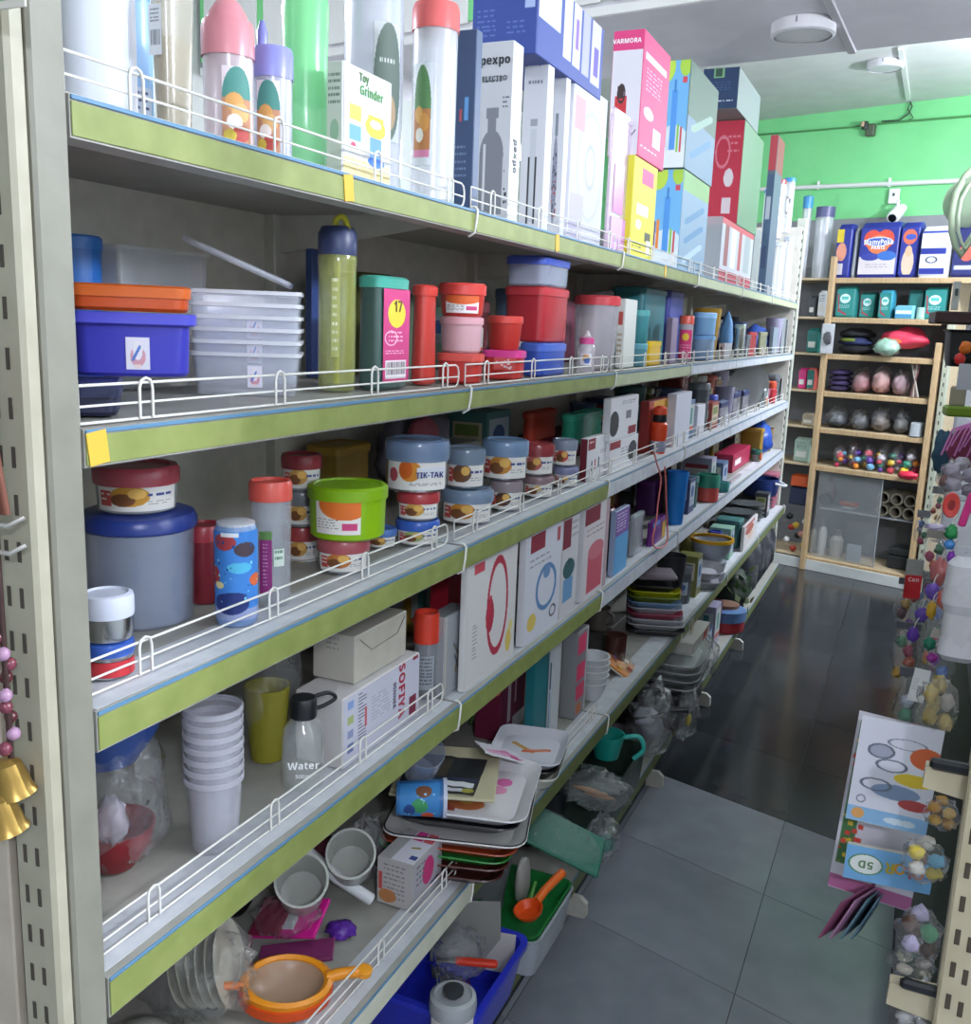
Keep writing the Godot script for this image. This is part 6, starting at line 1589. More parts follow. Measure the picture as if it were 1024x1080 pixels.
# ---------- bottom shelf ----------
func stock_bottom() -> void:
	var y := DECK[6] + 0.0024 as float
	var bc0 := hit_y(556, 992, y + 0.118)
	var lidp := hit_y(478, 1046, y + 0.165)
	var c := {"r": 0.045, "h": 0.152, "at": Vector3(lidp.x, y + 0.01, lidp.z)}
	var t := steel_can("tall shiny steel canister with glass lid standing in the blue basket", c, "aeb2b6", food_pic("can", "c8a8a0"), "", 0.16, 0.95)
	part(t, "knob", lathe([[0.012, c.h * 0.96], [0.014, c.h * 1.0], [0.02, c.h * 1.02], [0.02, c.h * 1.06], [0, c.h * 1.07]], 16), m("5c6064", 0.3, 1.0, 0.6))
	t = thing("dark_pan", "dark round pan on edge behind the steel canister", "pan", Vector3(-0.96, y + 0.105, zat(-0.96, y, 425)))
	part(t, "pan", lathe([[0, 0.0], [0.07, 0.0], [0.1, 0.03], [0.103, 0.03], [0.075, -0.004], [0, -0.004]], 28), m("3c3c40", 0.3, 1.0, 0.3), Vector3.ZERO, Vector3(0.15, 0.4, -PI / 2 + 0.25))
	t = thing("maroon_pot", "maroon pot beside the dark round pan", "pot", Vector3(-0.98, y, zat(-0.98, y, 355)))
	part(t, "pot", lathe([[0, 0.0], [0.06, 0.0], [0.07, 0.02], [0.072, 0.12], [0.068, 0.12], [0.062, 0.02], [0, 0.01]], 26), m("4a1418", 0.35))
	# blue basket
	var bw := 0.25
	var bc := hit_y(556, 992, y + 0.118)
	t = thing("blue_basket", "royal blue plastic basket of cutlery at the shelf foot", "basket", Vector3(bc.x - 0.128, y, bc.z + 0.13), 0.0)
	var bl := m("2a36c4", 0.35)
	part(t, "basket", loft([[0.0, bw * 0.85, 0.24, 0.02], [0.1, bw, 0.28, 0.028], [0.106, bw + 0.014, 0.296, 0.03], [0.118, bw + 0.014, 0.296, 0.03], [0.118, bw - 0.012, 0.268, 0.024], [0.008, bw * 0.78, 0.22, 0.018]], 4), bl)
	var at := t.position
	t = thing("paper_card", "grey printed instruction card sticking out of the blue basket", "card", at + Vector3(0.01, 0.06, -0.08))
	t.rotation = Vector3(-0.2, 0.35, 0.05)
	part(t, "card", bx(0.15, 0.13, 0.002, 0.0006), pic("instr", 96, 80, "8c8c88", [["txt", 0.55, 0.25, 0.4, 0.5, 9, "5c5c5c"], ["txt", 0.05, 0.2, 0.4, 0.3, 5, "76766f"]]))
	t = thing("white_card", "small white card behind the instruction card in the basket", "card", at + Vector3(0.075, 0.05, -0.095))
	t.rotation = Vector3(-0.3, 0.2, 0)
	part(t, "card", bx(0.07, 0.08, 0.002, 0.0006), m("b8b4b4", 0.5))
	t = thing("red_knife", "red handled peeler lying across the blue basket rim", "peeler", at + Vector3(0.07, 0.126, 0.0), 0.35)
	part(t, "handle", bx(0.085, 0.012, 0.018, 0.004), m("d8351c", 0.4))
	part(t, "blade", bx(0.04, 0.003, 0.014, 0.001), m("b8bcc0", 0.25, 1.0, 0.9), Vector3(-0.06, 0.004, 0))
	var gf := "steel forks lying in the blue basket"
	for k in 5:
		t = thing("steel_fork", "shiny steel fork in the blue basket, %s of five" % ["first", "second", "middle", "fourth", "last"][k], "fork", at + Vector3(0.0 + 0.019 * k, 0.075, 0.03 + 0.004 * k), 0.7, gf)
		t.rotation = Vector3(0.35, 0.6, 0.1)
		part(t, "stem", tube([Vector3(0, 0, 0.07), Vector3(0, 0.004, 0.02), Vector3(0, 0.0, -0.02)], 0.0028, 6), m("c8ccd0", 0.15, 1.0, 1.0))
		part(t, "head", plate([Vector2(-0.008, 0), Vector2(-0.009, 0.03), Vector2(-0.005, 0.03), Vector2(-0.004, 0.012), Vector2(-0.002, 0.03), Vector2(0.002, 0.03), Vector2(0.004, 0.012), Vector2(0.005, 0.03), Vector2(0.009, 0.03), Vector2(0.008, 0)], 0.002), m("c8ccd0", 0.15, 1.0, 1.0), Vector3(0, 0, -0.018), Vector3(-PI / 2, 0, 0))
	bag("clear bag of kitchen tools lying on the blue basket", at + Vector3(0.02, 0.07, -0.03), Vector3(0.12, 0.1, 0.14), 101)
	# white basket with green inside and orange scoop
	var wc := hit_y(603, 934, y + 0.1)
	t = thing("white_basket", "white basket with green inside beyond the blue basket", "basket", Vector3(wc.x - 0.084, y, wc.z + 0.11), 0.0)
	part(t, "shell", loft([[0.0, 0.15, 0.22, 0.02], [0.09, 0.175, 0.25, 0.024], [0.094, 0.18, 0.256, 0.025], [0.094, 0.168, 0.244, 0.022], [0.02, 0.14, 0.21, 0.018]], 4, false, true, false), m("a8aeb6", 0.35))
	part(t, "green_liner", loft([[0.05, 0.145, 0.22, 0.018], [0.098, 0.166, 0.242, 0.022], [0.104, 0.172, 0.25, 0.024], [0.104, 0.16, 0.236, 0.02], [0.056, 0.138, 0.212, 0.018]], 4), m("1f7a3a", 0.35))
	at = t.position
	t = thing("orange_scoop", "orange plastic scoop lying in the green-lined basket", "scoop", at + Vector3(0.05, 0.115, 0.07), 0.0)
	t.rotation = Vector3(0.25, -0.35, 0.1)
	part(t, "bowl", lathe([[0, 0.0], [0.018, 0.002], [0.03, 0.014], [0.033, 0.024], [0.03, 0.024], [0.02, 0.008], [0, 0.006]], 24), m("e8561c", 0.35))
	part(t, "handle", tube([Vector3(0.0, 0.022, -0.03), Vector3(0.0, 0.03, -0.06), Vector3(0.002, 0.034, -0.1), Vector3(0.002, 0.034, -0.12)], 0.01, 10), m("f07028", 0.35))
	t = thing("yellow_spatula", "yellow and green spatula under the orange scoop", "spatula", at + Vector3(0.03, 0.105, 0.04), 0.2)
	part(t, "blade", plate([Vector2(-0.02, -0.03), Vector2(0.02, -0.03), Vector2(0.016, 0.03), Vector2(-0.016, 0.03)], 0.003), m("c8c83a", 0.4), Vector3(0, 0.002, 0), Vector3(-PI / 2, 0, 0))
	part(t, "handle", tube([Vector3(0, 0.002, -0.03), Vector3(0, 0.004, -0.11)], 0.005, 8), m("5aa040", 0.4))
	t = thing("grey_ladle", "pale grey ladle standing in the green-lined basket", "ladle", at + Vector3(-0.01, 0.07, -0.03))
	part(t, "blade", lump(Vector3(0.03, 0.12, 0.06), 103, 0.1, 1.0, 14, 10), m("a8a4a0", 0.4))
	# black pans, teal board
	t = thing("black_kadai", "black round pan in the shade behind the baskets", "pan", Vector3(-0.88, y, zat(-0.88, y, 545)))
	part(t, "pan", lathe([[0, 0.0], [0.08, 0.0], [0.13, 0.06], [0.14, 0.16], [0.134, 0.16], [0.12, 0.06], [0, 0.01]], 28), m("1c1e24", 0.3))
	t = thing("grey_wok", "grey cup-shaped strainer behind the white basket", "strainer", Vector3(-0.80, y, zat(-0.80, y, 505)))
	part(t, "bowl", lathe([[0, 0.0], [0.05, 0.0], [0.06, 0.1], [0.072, 0.17], [0.066, 0.17], [0.05, 0.02], [0, 0.01]], 24), m("707478", 0.4))
	var z3 := zat(LIP[6], y + 0.2, 590)
	t = thing("teal_board", "dark teal cutting board leaning out over the aisle", "cutting board", Vector3(LIP[6] + 0.0, y + 0.165, z3 - 0.02), 0.0)
	t.rotation = Vector3(0.3, 0.15, -0.42)
	part(t, "board", bx(0.21, 0.012, 0.12, 0.005), m("0f6e58", 0.4))
	part(t, "film", lump(Vector3(0.22, 0.03, 0.13), 105, 0.08, 1.5, 18, 10, 0.2), film("e9eef4", 0.08), Vector3(0, -0.006, 0))
	# bags hanging out beyond
	p_bag("clear bag of wooden-handled tools hanging over the bottom shelf", Vector3(LIP[6] + 0.0, y + 0.13, zat(LIP[6], y + 0.15, 628)), Vector3(0.2, 0.11, 0.16), 107, [["9a6a4a", Vector3(0.09, 0.012, 0.02)], ["b8906a", Vector3(0.1, 0.01, 0.016)]])
	p_bag("limp clear bag with teal cup drooping off the bottom shelf", Vector3(LIP[6] + 0.045, y + 0.02, zat(LIP[6] + 0.04, y + 0.1, 632)), Vector3(0.1, 0.14, 0.14), 109, [["4a8a80", Vector3(0.05, 0.05, 0.05)]])
	t = thing("teal_cup", "turquoise cup with looped handle on the bottom shelf", "cup", Vector3(LIP[6] - 0.04, y + 0.17, zat(LIP[6] - 0.04, y + 0.2, 640)))
	part(t, "cup", lathe([[0, 0.0], [0.035, 0.0], [0.05, 0.07], [0.046, 0.07], [0.032, 0.006], [0, 0.006]], 24), m("1f9a8c", 0.35))
	part(t, "handle", tube(curve([Vector3(0.045, 0.06, -0.02), Vector3(0.085, 0.065, -0.03), Vector3(0.1, 0.03, -0.03), Vector3(0.075, 0.0, -0.02)]), 0.007, 10), m("3ab4a8", 0.35))
	t = thing("crate_base", "low green crate carrying the turquoise cup and tool bags", "crate", Vector3(LIP[6] - 0.09, y, zat(LIP[6] - 0.09, y, 622)))
	part(t, "crate", loft([[0.0, 0.2, 0.4, 0.02], [0.12, 0.22, 0.42, 0.024], [0.125, 0.225, 0.425, 0.025], [0.125, 0.21, 0.41, 0.02], [0.01, 0.18, 0.38, 0.02]], 3), m("2c3c34", 0.4))
	t = thing("black_tawa", "stack-topping black flat pan beyond the turquoise cup", "pan", Vector3(-0.77, y + 0.13, zat(-0.77, y + 0.15, 662)))
	part(t, "pan", lathe([[0, 0.0], [0.11, 0.0], [0.14, 0.03], [0.135, 0.03], [0.1, 0.006], [0, 0.006]], 28), m("17181c", 0.3))
	part(t, "handle", tube([Vector3(0.13, 0.025, 0.0), Vector3(0.2, 0.03, -0.02)], 0.01, 8), m("17181c", 0.35))
	t = thing("pan_box", "red and white carton under the black flat pan", "box", Vector3(-0.79, y, zat(-0.79, y, 664)))
	part(t, "carton", bx(0.2, 0.128, 0.22, 0.002), m("8c8688", 0.5))
	part(t, "red_print", bx(0.001, 0.06, 0.2, 0.0003), m("8a2438", 0.5), Vector3(0.1008, 0.05, 0))
	p_bag("bulging clear bag beside the black flat pan", Vector3(LIP[6] - 0.02, y + 0.0, zat(LIP[6], y, 688)), Vector3(0.16, 0.27, 0.22), 111, [["8a8c94", Vector3(0.08, 0.1, 0.12)], ["a0a2ac", Vector3(0.09, 0.06, 0.1)]])
	# white trays in film with a carton on top
	var zt := zat(LIP[6] - 0.02, y + 0.1, 716)
	for k in 4:
		tray("film_tray", ["lowest white oval tray in the film-wrapped pile", "second white oval tray in the film-wrapped pile", "third white oval tray in the film-wrapped pile", "top white oval tray in the film-wrapped pile"][k], Vector3(LIP[6] - 0.05, y + 0.13 + 0.026 * k, zt), 0.24, 0.42 - 0.02 * k, 0.026, m("a8acac", 0.3), 0.05, Vector3.ZERO, "", "tray", 0.06)
	t = thing("tray_stand", "dark crate under the film-wrapped white trays", "crate", Vector3(LIP[6] - 0.07, y, zt))
	part(t, "crate", bx(0.2, 0.128, 0.4, 0.01), m("3c3c40", 0.5))
	b_wrap("clear film wrapped round the pile of white oval trays", Vector3(LIP[6] - 0.045, y + 0.1295, zt), Vector3(0.31, 0.18, 0.52), 113)
	t = thing("cake_box", "flat white carton with red print on the wrapped trays", "box", Vector3(LIP[6] - 0.055, y + 0.262, zt - 0.02))
	part(t, "carton", bx(0.2, 0.045, 0.3, 0.002), m("b4b0aa", 0.5))
	part(t, "red_print", bx(0.001, 0.03, 0.07, 0.0003), m("a83a38", 0.5), Vector3(0.1008, 0.008, -0.06))
	p_bag("dangling clear bag with a yellow tag beyond the white trays", Vector3(LIP[6] + 0.05, y - 0.02, zat(LIP[6] + 0.05, y, 722)), Vector3(0.1, 0.2, 0.2), 115, [["c8b428", Vector3(0.02, 0.05, 0.03)], ["4a4c50", Vector3(0.06, 0.06, 0.09)]])
	# dark pots and green glassware along the rest
	t = thing("blue_red_pot", "blue and red tiffin box on the bottom shelf", "tiffin box", Vector3(LIP[6] - 0.05, y, zat(LIP[6] - 0.05, y, 764)))
	part(t, "base", lathe([[0, 0], [0.085, 0.0], [0.09, 0.01], [0.09, 0.05], [0, 0.05]], 26), m("a8303a", 0.35))
	part(t, "bowl", lathe([[0.09, 0.05], [0.095, 0.055], [0.095, 0.1], [0.06, 0.11], [0, 0.11]], 26), m("5a7aa8", 0.35))
	part(t, "lid", lathe([[0.06, 0.11], [0.06, 0.125], [0, 0.13]], 20), m("8a6a5a", 0.35))
	t = thing("green_plant_pot", "dark green leafy garland bundle on the bottom shelf", "garland", Vector3(LIP[6] - 0.08, y + 0.0, -4.7))
	part(t, "core", lump(Vector3(0.2, 0.26, 0.24), 117, 0.2, 2.0, 20, 14, 0.2), m("1c2c1c", 0.6))
	for k in 26:
		var a := k * 2.4
		part(t, "leaf", plate([Vector2(0, 0), Vector2(0.014, 0.02), Vector2(0, 0.05), Vector2(-0.014, 0.02)], 0.002), m(["2c4a24", "4a6a38", "8a9a68"][k % 3], 0.5), Vector3(0.06 + 0.04 * cos(a), 0.02 + 0.008 * k, 0.13 * sin(a)), Vector3(0.6 * sin(a), PI / 2 + a * 0.3, 0.5 * cos(a * 1.3)))
	var gp := "dark pots at the far end of the bottom shelf"
	for k in 4:
		t = thing("dark_pot", "dark grey pot bundled in film, %s from the far post" % ["fourth", "third", "second", "first"][k], "pot", Vector3(LIP[6] - 0.11, y, [-5.1, -5.33, -5.56, -5.8][k]), 0.0, gp)
		part(t, "pot", lathe([[0, 0.0], [0.07, 0.0], [0.1, 0.06], [0.1, 0.2], [0.07, 0.26], [0, 0.28]], 22), m("2c2e36", 0.35))
		part(t, "film", lump(Vector3(0.22, 0.3, 0.22), 120 + k, 0.1, 1.6, 18, 12, 0.3), film("c8d0e0", 0.12), Vector3(0, 0.0, 0))

func p_bag(label: String, at: Vector3, size: Vector3, sd: int, inside: Array) -> void:
	var t := bag(label, at, size, sd)
	var k := 0
	for q in inside:
		part(t, "contents", lump(q[1], sd + 40 + k, 0.15, 1.6, 14, 10), m(q[0], 0.5), Vector3(0.01 - 0.02 * k, size.y * (0.22 + 0.2 * k), 0.02 * k))
		k += 1
	part(t, "fold", lump(Vector3(size.x * 0.5, size.y * 0.3, size.z * 0.4), sd + 77, 0.3, 3.0, 18, 12), film(), Vector3(size.x * 0.2, size.y * 0.55, size.z * 0.15))
func b_wrap(label: String, at: Vector3, size: Vector3, sd: int) -> void:
	var t := thing("film_wrap", label, "plastic wrap", at)
	part(t, "film", lump(size, sd, 0.1, 2.0, 30, 18, 0.1), film())

# ---------- wooden unit at the end of the aisle ----------
const FAR_O := Vector3(-0.6106, 0, -6.996)
const FAR_Y := [2.023, 1.763, 1.518, 1.264, 1.013, 0.750, 0.098]
func far_w(p: Vector3) -> Vector3:
	return FAR_O + Basis(Vector3.UP, deg_to_rad(FAR_TURN)) * p
# a thing on far shelf k that shows between two pixel columns, with its top at a pixel row
func far_spot(k: int, px0, px1, pt, behind := 0.05) -> Dictionary:
	var a := far_plane(px0, pt, behind)
	var b := far_plane(px1, pt, behind)
	var y: float = FAR_Y[k] + 0.001
	return {"w": absf(b.x - a.x), "h": maxf(0.03, (a.y + b.y) / 2 - y), "lx": (a.x + b.x) / 2, "y": y, "behind": behind}
func far_thing(called: String, label: String, cat: String, s: Dictionary, dep: float, group := "") -> Node3D:
	return thing(called, label, cat, far_w(Vector3(s.lx, s.y, -s.behind - dep / 2)), deg_to_rad(FAR_TURN), group)
# plump printed pack
func pack(called: String, label: String, s: Dictionary, dep: float, mat: Material, face: Material = null, group := "") -> Node3D:
	var t := far_thing(called, label, "pack", s, dep, group)
	part(t, "pack", loft([[0, s.w * 0.92, dep * 0.86, 0.012], [s.h * 0.06, s.w, dep, 0.02], [s.h * 0.9, s.w * 0.98, dep * 0.9, 0.02], [s.h, s.w * 0.9, dep * 0.5, 0.012]], 3), mat)
	if face:
		var q := QuadMesh.new()
		q.size = Vector2(s.w * 0.9, s.h * 0.84)
		part(t, "print", q, face, Vector3(0, s.h * 0.48, dep / 2 + 0.0012))
	return t
func build_far_unit() -> void:
	var wd := wood("pine", "b0946c", "c8ae86")
	var pale := wood("palepine", "b9a684", "cdbb9a")
	var wht := grained("kick", "c3c8c4", "d2d6d2", 0.5, 2.0)
	var t := thing("wooden_unit", "pale wooden shelf unit with glass door at the aisle end", "shelf unit", FAR_O, deg_to_rad(FAR_TURN))
	var W := 0.735
	part(t, "post", bx(0.036, 2.16, 0.04, 0.004), wd, Vector3(0.0, 0.0, 0.0))
	part(t, "post", bx(0.036, 1.62, 0.04, 0.004), wd, Vector3(W, 0.0, 0.0))
	for k in 7:
		var x0 := -0.62 if k in [0, 5, 6] else -0.62
		var y: float = FAR_Y[k]
		var sh := part(t, "shelf", bx(W + 0.66 + (0.4 if k == 0 else 0.0), 0.016, 0.36, 0.002), pale, Vector3((W - 0.62 + (0.4 if k == 0 else 0.0)) / 2, y - 0.016, -0.2))
		part(sh, "edge", bx(W - 0.02 + (0.38 if k == 0 else 0.0), 0.034, 0.016, 0.003), wd, Vector3(W / 2 - (W - 0.62 + (0.4 if k == 0 else 0.0)) / 2 + (0.19 if k == 0 else 0.0), -0.0205, 0.186))
	part(t, "kick_board", bx(W + 0.6, 0.075, 0.02, 0.002), wht, Vector3(W / 2 - 0.24, 0.001, -0.01))
	part(t, "back_board", bx(W + 0.7, 2.1, 0.012, 0.002), grained("farback", "74767a", "808286", 0.7, 1.5), Vector3(W / 2 - 0.3, 0.02, -0.40))
	part(t, "divider", bx(0.016, 1.95, 0.34, 0.002), pale, Vector3(W + 0.03, 0.07, -0.2))
	part(t, "inner_shelf", bx(W - 0.06, 0.012, 0.25, 0.002), m("a8acb0", 0.4), Vector3(W / 2, 0.43, -0.24))
	# sliding glass pane on the lower compartment
	var gd := part(t, "glass_door", bx(0.44, 0.62, 0.006, 0.001), m("cfd8da", 0.05, 0.16), Vector3(0.26, 0.105, -0.03))
	part(gd, "glass_door_rail", bx(0.006, 0.62, 0.012, 0.001), m("b8c0c4", 0.3, 1.0, 0.4), Vector3(0.219, 0, 0))
	part(t, "glass_shelf_rail", bx(W - 0.05, 0.03, 0.02, 0.002), m("b4bcbc", 0.4), Vector3(W / 2, 0.715, -0.02))
	var sp := part(t, "slotted_post", bx(0.04, 1.75, 0.04, 0.003), grained("farpost", "a4a894", "b4b8a4", 0.5, 2.0), Vector3(W + 0.06, 0.0, 0.0))
	for k in 26:
		part(sp, "slot", bx(0.008, 0.024, 0.002, 0.0005), m("44463e", 0.8), Vector3(0.0, 0.15 + k * 0.06, 0.0202))
	# nappy packs on the top
	var navy := m("28348c", 0.35)
	var heart := pic("heart", 96, 96, "2a3690", [["e", 0.33, 0.25, 0.24, 0.2, "d8503c"], ["e", 0.67, 0.25, 0.24, 0.2, "d8503c"], ["e", 0.5, 0.36, 0.3, 0.2, "e07a48"], ["e", 0.5, 0.3, 0.38, 0.1, "c8d4f0"], ["e", 0.5, 0.3, 0.34, 0.075, "3a58b8"], ["r", 0.0, 0.62, 1, 0.38, "d8d2d4"], ["e", 0.3, 0.62, 0.25, 0.08, "3844a0"], ["e", 0.75, 0.6, 0.25, 0.1, "3a70c0"], ["txt", 0.2, 0.78, 0.6, 0.1, 2, "b0a8b4"]])
	var s := far_spot(0, 908, 951, 234, 0.06)
	t = pack("nappy_pack", "large navy pack with red heart emblem on the top far shelf", s, 0.14, navy, heart)
	words(t, "MamyPoko", 0.034, "f2f4fa", Vector3(0, s.h * 0.64, 0.074), Vector3(0.05, 0, 0), true, "lettering", 0.8)
	words(t, "PANTS", 0.022, "f2f4fa", Vector3(0, s.h * 0.54, 0.074), Vector3(0.05, 0, 0))
	s = far_spot(0, 884, 900, 236, 0.05)
	pack("nappy_pack", "narrow navy and yellow pack by the wooden post", s, 0.13, navy, pic("slimpack", 32, 96, "2c3892", [["r", 0, 0, 0.5, 0.3, "e0c83a"], ["e", 0.4, 0.5, 0.36, 0.2, "e09a80"], ["r", 0.1, 0.75, 0.5, 0.25, "d8d4d8"]]))
	s = far_spot(0, 901.5, 906, 240, 0.07)
	pack("nappy_pack", "thin silver grey pack between the navy packs", s, 0.12, m("8c9296", 0.4))
	s = far_spot(0, 952, 972, 234, 0.06)
	pack("nappy_pack", "tall navy pack with baby picture and yellow tab", s, 0.13, navy, pic("tallpack", 48, 96, "2c3892", [["e", 0.5, 0.2, 0.4, 0.16, "d86a50"], ["e", 0.55, 0.2, 0.3, 0.06, "3a58b8"], ["e", 0.5, 0.75, 0.35, 0.3, "d8c4ac"], ["e", 0.5, 0.5, 0.2, 0.12, "d8b490"]]))
	s = far_spot(0, 973, 1003, 238, 0.03)
	pack("nappy_pack", "white and navy pack leaning forward on the top far shelf", s, 0.14, m("d8dce6", 0.4), pic("whitepack", 64, 96, "dce0ea", [["r", 0, 0.4, 1, 0.14, "2c3892"], ["r", 0, 0.86, 1, 0.14, "2c3892"], ["r", 0, 0.0, 1, 0.06, "3844a0"], ["o", 0.45, 0.66, 0.24, 0.08, 0.7, "40485a"]]))
	s = far_spot(0, 1008, 1040, 236, 0.08)
	pack("nappy_pack", "dark navy pack with red print past the slotted post", s, 0.14, m("1f2660", 0.4), pic("darkpack", 48, 96, "20285f", [["e", 0.5, 0.5, 0.3, 0.2, "c85a4a"], ["r", 0.1, 0.8, 0.8, 0.1, "b0b4c8"]]))
	# jars on top left of the post
	for d in [[846, 856, 205, "4a9ad0", "blue-lidded clear jar standing beside the far end post"], [858, 877, 216, "5a5c86", "wide clear jar with dusky lid above the far shelf"]]:
		s = far_spot(0, d[0], d[1], d[2], 0.1)
		t = far_thing("far_jar", d[4], "jar", s, s.w)
		part(t, "body", lathe([[0, 0], [s.w * 0.42, 0.0], [s.w * 0.46, s.h * 0.86], [0, s.h * 0.86]], 20), clear("e6eaf0", 0.75))
		part(t, "lid", lathe([[s.w * 0.5, s.h * 0.84], [s.w * 0.5, s.h * 0.98], [0, s.h]], 20), m(d[3], 0.35))
	# teal packs
	var tealp := pic("tealpack", 64, 96, "2c8a84", [["e", 0.5, 0.35, 0.3, 0.18, "cfe8e6"], ["r", 0.3, 0.28, 0.4, 0.12, "58c0b4"], ["l", 0.15, 0.8, 0.6, 0.95, 5, "b03a48"], ["l", 0.1, 0.2, 0.2, 0.8, 4, "b03a48"], ["txt", 0.2, 0.6, 0.6, 0.15, 2, "a8dcd8"]])
	var k := 0
	for d in [[883, 903, 302, 0.04, "teal pack with red ribbon print nearest the post"], [908, 924, 308, 0.1, "dim teal pack set back on the second far shelf"], [928, 942, 306, 0.04, "slim sky teal pack on the second far shelf"], [958, 975, 306, 0.1, "plain teal pack behind the low wipes pack"], [976, 1000, 303, 0.05, "teal pack with red curve by the slotted post"]]:
		s = far_spot(1, d[0], d[1], d[2], d[3])
		pack("teal_pack", d[4], s, 0.1, m(["2c7c78", "2a6c68", "3f9cb4", "2f7a74", "3a8a84"][k], 0.4), tealp if k != 3 else null)
		k += 1
	s = far_spot(1, 944, 964, 322, 0.02)
	pack("wipes_pack", "low pale blue wipes pack on the second far shelf", s, 0.07, m("7cc0d4", 0.35), pic("wipes", 48, 32, "6fb8d4", [["r", 0.05, 0.35, 0.9, 0.3, "dceaf0"], ["r", 0, 0.7, 1, 0.3, "4a90b8"]]))
	s = far_spot(1, 966, 975, 324, 0.03)
	pack("wipes_pack", "small pale green packet beside the wipes pack", s, 0.06, m("9cc4b8", 0.4))
	# clothes and bags
	s = far_spot(2, 880, 918, 345, 0.05)
	t = far_thing("folded_clothes", "dark folded clothes with green edge on the third far shelf", "clothes", s, 0.2)
	for j in 3:
		part(t, "garment", lump(Vector3(s.w, s.h * 0.42, 0.2), 201 + j, 0.12, 1.6, 20, 10, 0.3), m(["14181c", "26305a", "1c2024"][j], 0.8), Vector3(0, s.h * 0.28 * j, 0))
	part(t, "green_edge", lump(Vector3(s.w * 0.5, s.h * 0.16, 0.05), 205, 0.15, 1.6, 16, 8), m("6a7c2c", 0.7), Vector3(-s.w * 0.1, s.h * 0.45, 0.085))
	s = far_spot(2, 924, 978, 340, 0.02)
	t = far_thing("pink_sacks", "folded hot pink and orange sacks on the third far shelf", "sack", s, 0.22)
	part(t, "sack", lump(Vector3(s.w, s.h * 0.66, 0.22), 207, 0.14, 1.4, 22, 12, 0.35), m("d8405a", 0.5), Vector3(0, s.h * 0.24, 0))
	part(t, "orange_fold", lump(Vector3(s.w * 0.5, s.h * 0.22, 0.1), 209, 0.15, 1.6, 16, 8), m("dc6030", 0.5), Vector3(-s.w * 0.2, s.h * 0.34, 0.09))
	s = far_spot(2, 919, 947, 356, -0.08)
	t = far_thing("mint_bundle", "mint green crinkled bundle in clear film under the pink sacks", "bundle", s, 0.1)
	part(t, "bundle", lump(Vector3(s.w, s.h, 0.12), 211, 0.15, 2.0, 20, 12, 0.1), m("9cc8b0", 0.3))
	part(t, "film", lump(Vector3(s.w * 1.06, s.h * 1.06, 0.13), 213, 0.2, 3.0, 20, 12, 0.1), film("f0f4f2", 0.2))
	# fourth far shelf
	s = far_spot(3, 870, 893, 389, 0.03)
	t = far_thing("purple_cloths", "stack of dark purple folded cloths on the fourth far shelf", "cloth", s, 0.2)
	for j in 4:
		part(t, "cloth", lump(Vector3(s.w, s.h * 0.3, 0.2), 215 + j, 0.08, 1.4, 18, 8, 0.3), m(["2c2040", "3a2c54"][j % 2], 0.8), Vector3(0, s.h * 0.23 * j, 0))
	var gpk := "clear bags of pinkish goods on the fourth far shelf"
	for d in [[896, 916, 386, "a8787c"], [917, 937, 384, "b48a84"], [938, 957, 388, "94787c"]]:
		s = far_spot(3, d[0], d[1], d[2], 0.03)
		t = far_thing("pink_goods_bag", "clear bag of pinkish goods, %s from the purple cloths" % ("first" if d[0] == 896 else "second" if d[0] == 917 else "third"), "bag", s, 0.18, gpk)
		part(t, "contents", lump(Vector3(s.w * 0.94, s.h * 0.8, 0.18), int(d[0]), 0.16, 1.6, 18, 10, 0.3), m(d[3], 0.6))
		part(t, "film", lump(Vector3(s.w, s.h, 0.19), int(d[0]) + 1, 0.2, 2.4, 20, 12, 0.3), film("e8e4e4", 0.2))
	s = far_spot(3, 958, 975, 382, 0.0)
	t = far_thing("stick_bag", "clear bag of long sticks leaning at the shelf end", "bag", s, 0.08)
	for j in 6:
		part(t, "stick", tube([Vector3(0.03 - 0.01 * j, 0.005, 0.02), Vector3(-0.05 + 0.012 * j, s.h, -0.02)], 0.006, 6), m(["b0aca0", "7a6a5a", "6a4040"][j % 3], 0.5))
	# fifth far shelf: dim clear bags
	var gcb := "dim clear packets on the fifth far shelf"
	for d in [[868, 891, 428, "3c4044"], [893, 914, 430, "5a5c5e"], [916, 937, 428, "6a625a"], [939, 957, 432, "5c5a56"]]:
		s = far_spot(4, d[0], d[1], d[2], 0.03)
		t = far_thing("clear_packet", "dim clear packet on the fifth far shelf, %s from the wooden post" % {868: "first", 893: "second", 916: "third", 939: "fourth"}[d[0]], "packet", s, 0.2, gcb)
		part(t, "contents", lump(Vector3(s.w * 0.96, s.h * 0.7, 0.2), int(d[0]) + 3, 0.18, 2.0, 18, 10, 0.3), m(d[3], 0.5))
		part(t, "film", lump(Vector3(s.w, s.h, 0.21), int(d[0]) + 5, 0.25, 2.6, 20, 12, 0.3), film("e8ecf0", 0.22))
	s = far_spot(4, 959, 971, 446, 0.0)
	pack("white_packet", "small white folded packet at the end of the fifth far shelf", s, 0.12, m("a8b0b4", 0.5))
	# sixth far shelf: colourful toys in bags
	var gct := "bags of colourful toys on the sixth far shelf"
	var cols := ["c83a60", "e08a2c", "7ab0d0", "5a3a8c", "d84a5a", "e8c840", "3a9a7c", "d8d4d8"]
	var b0 := 0
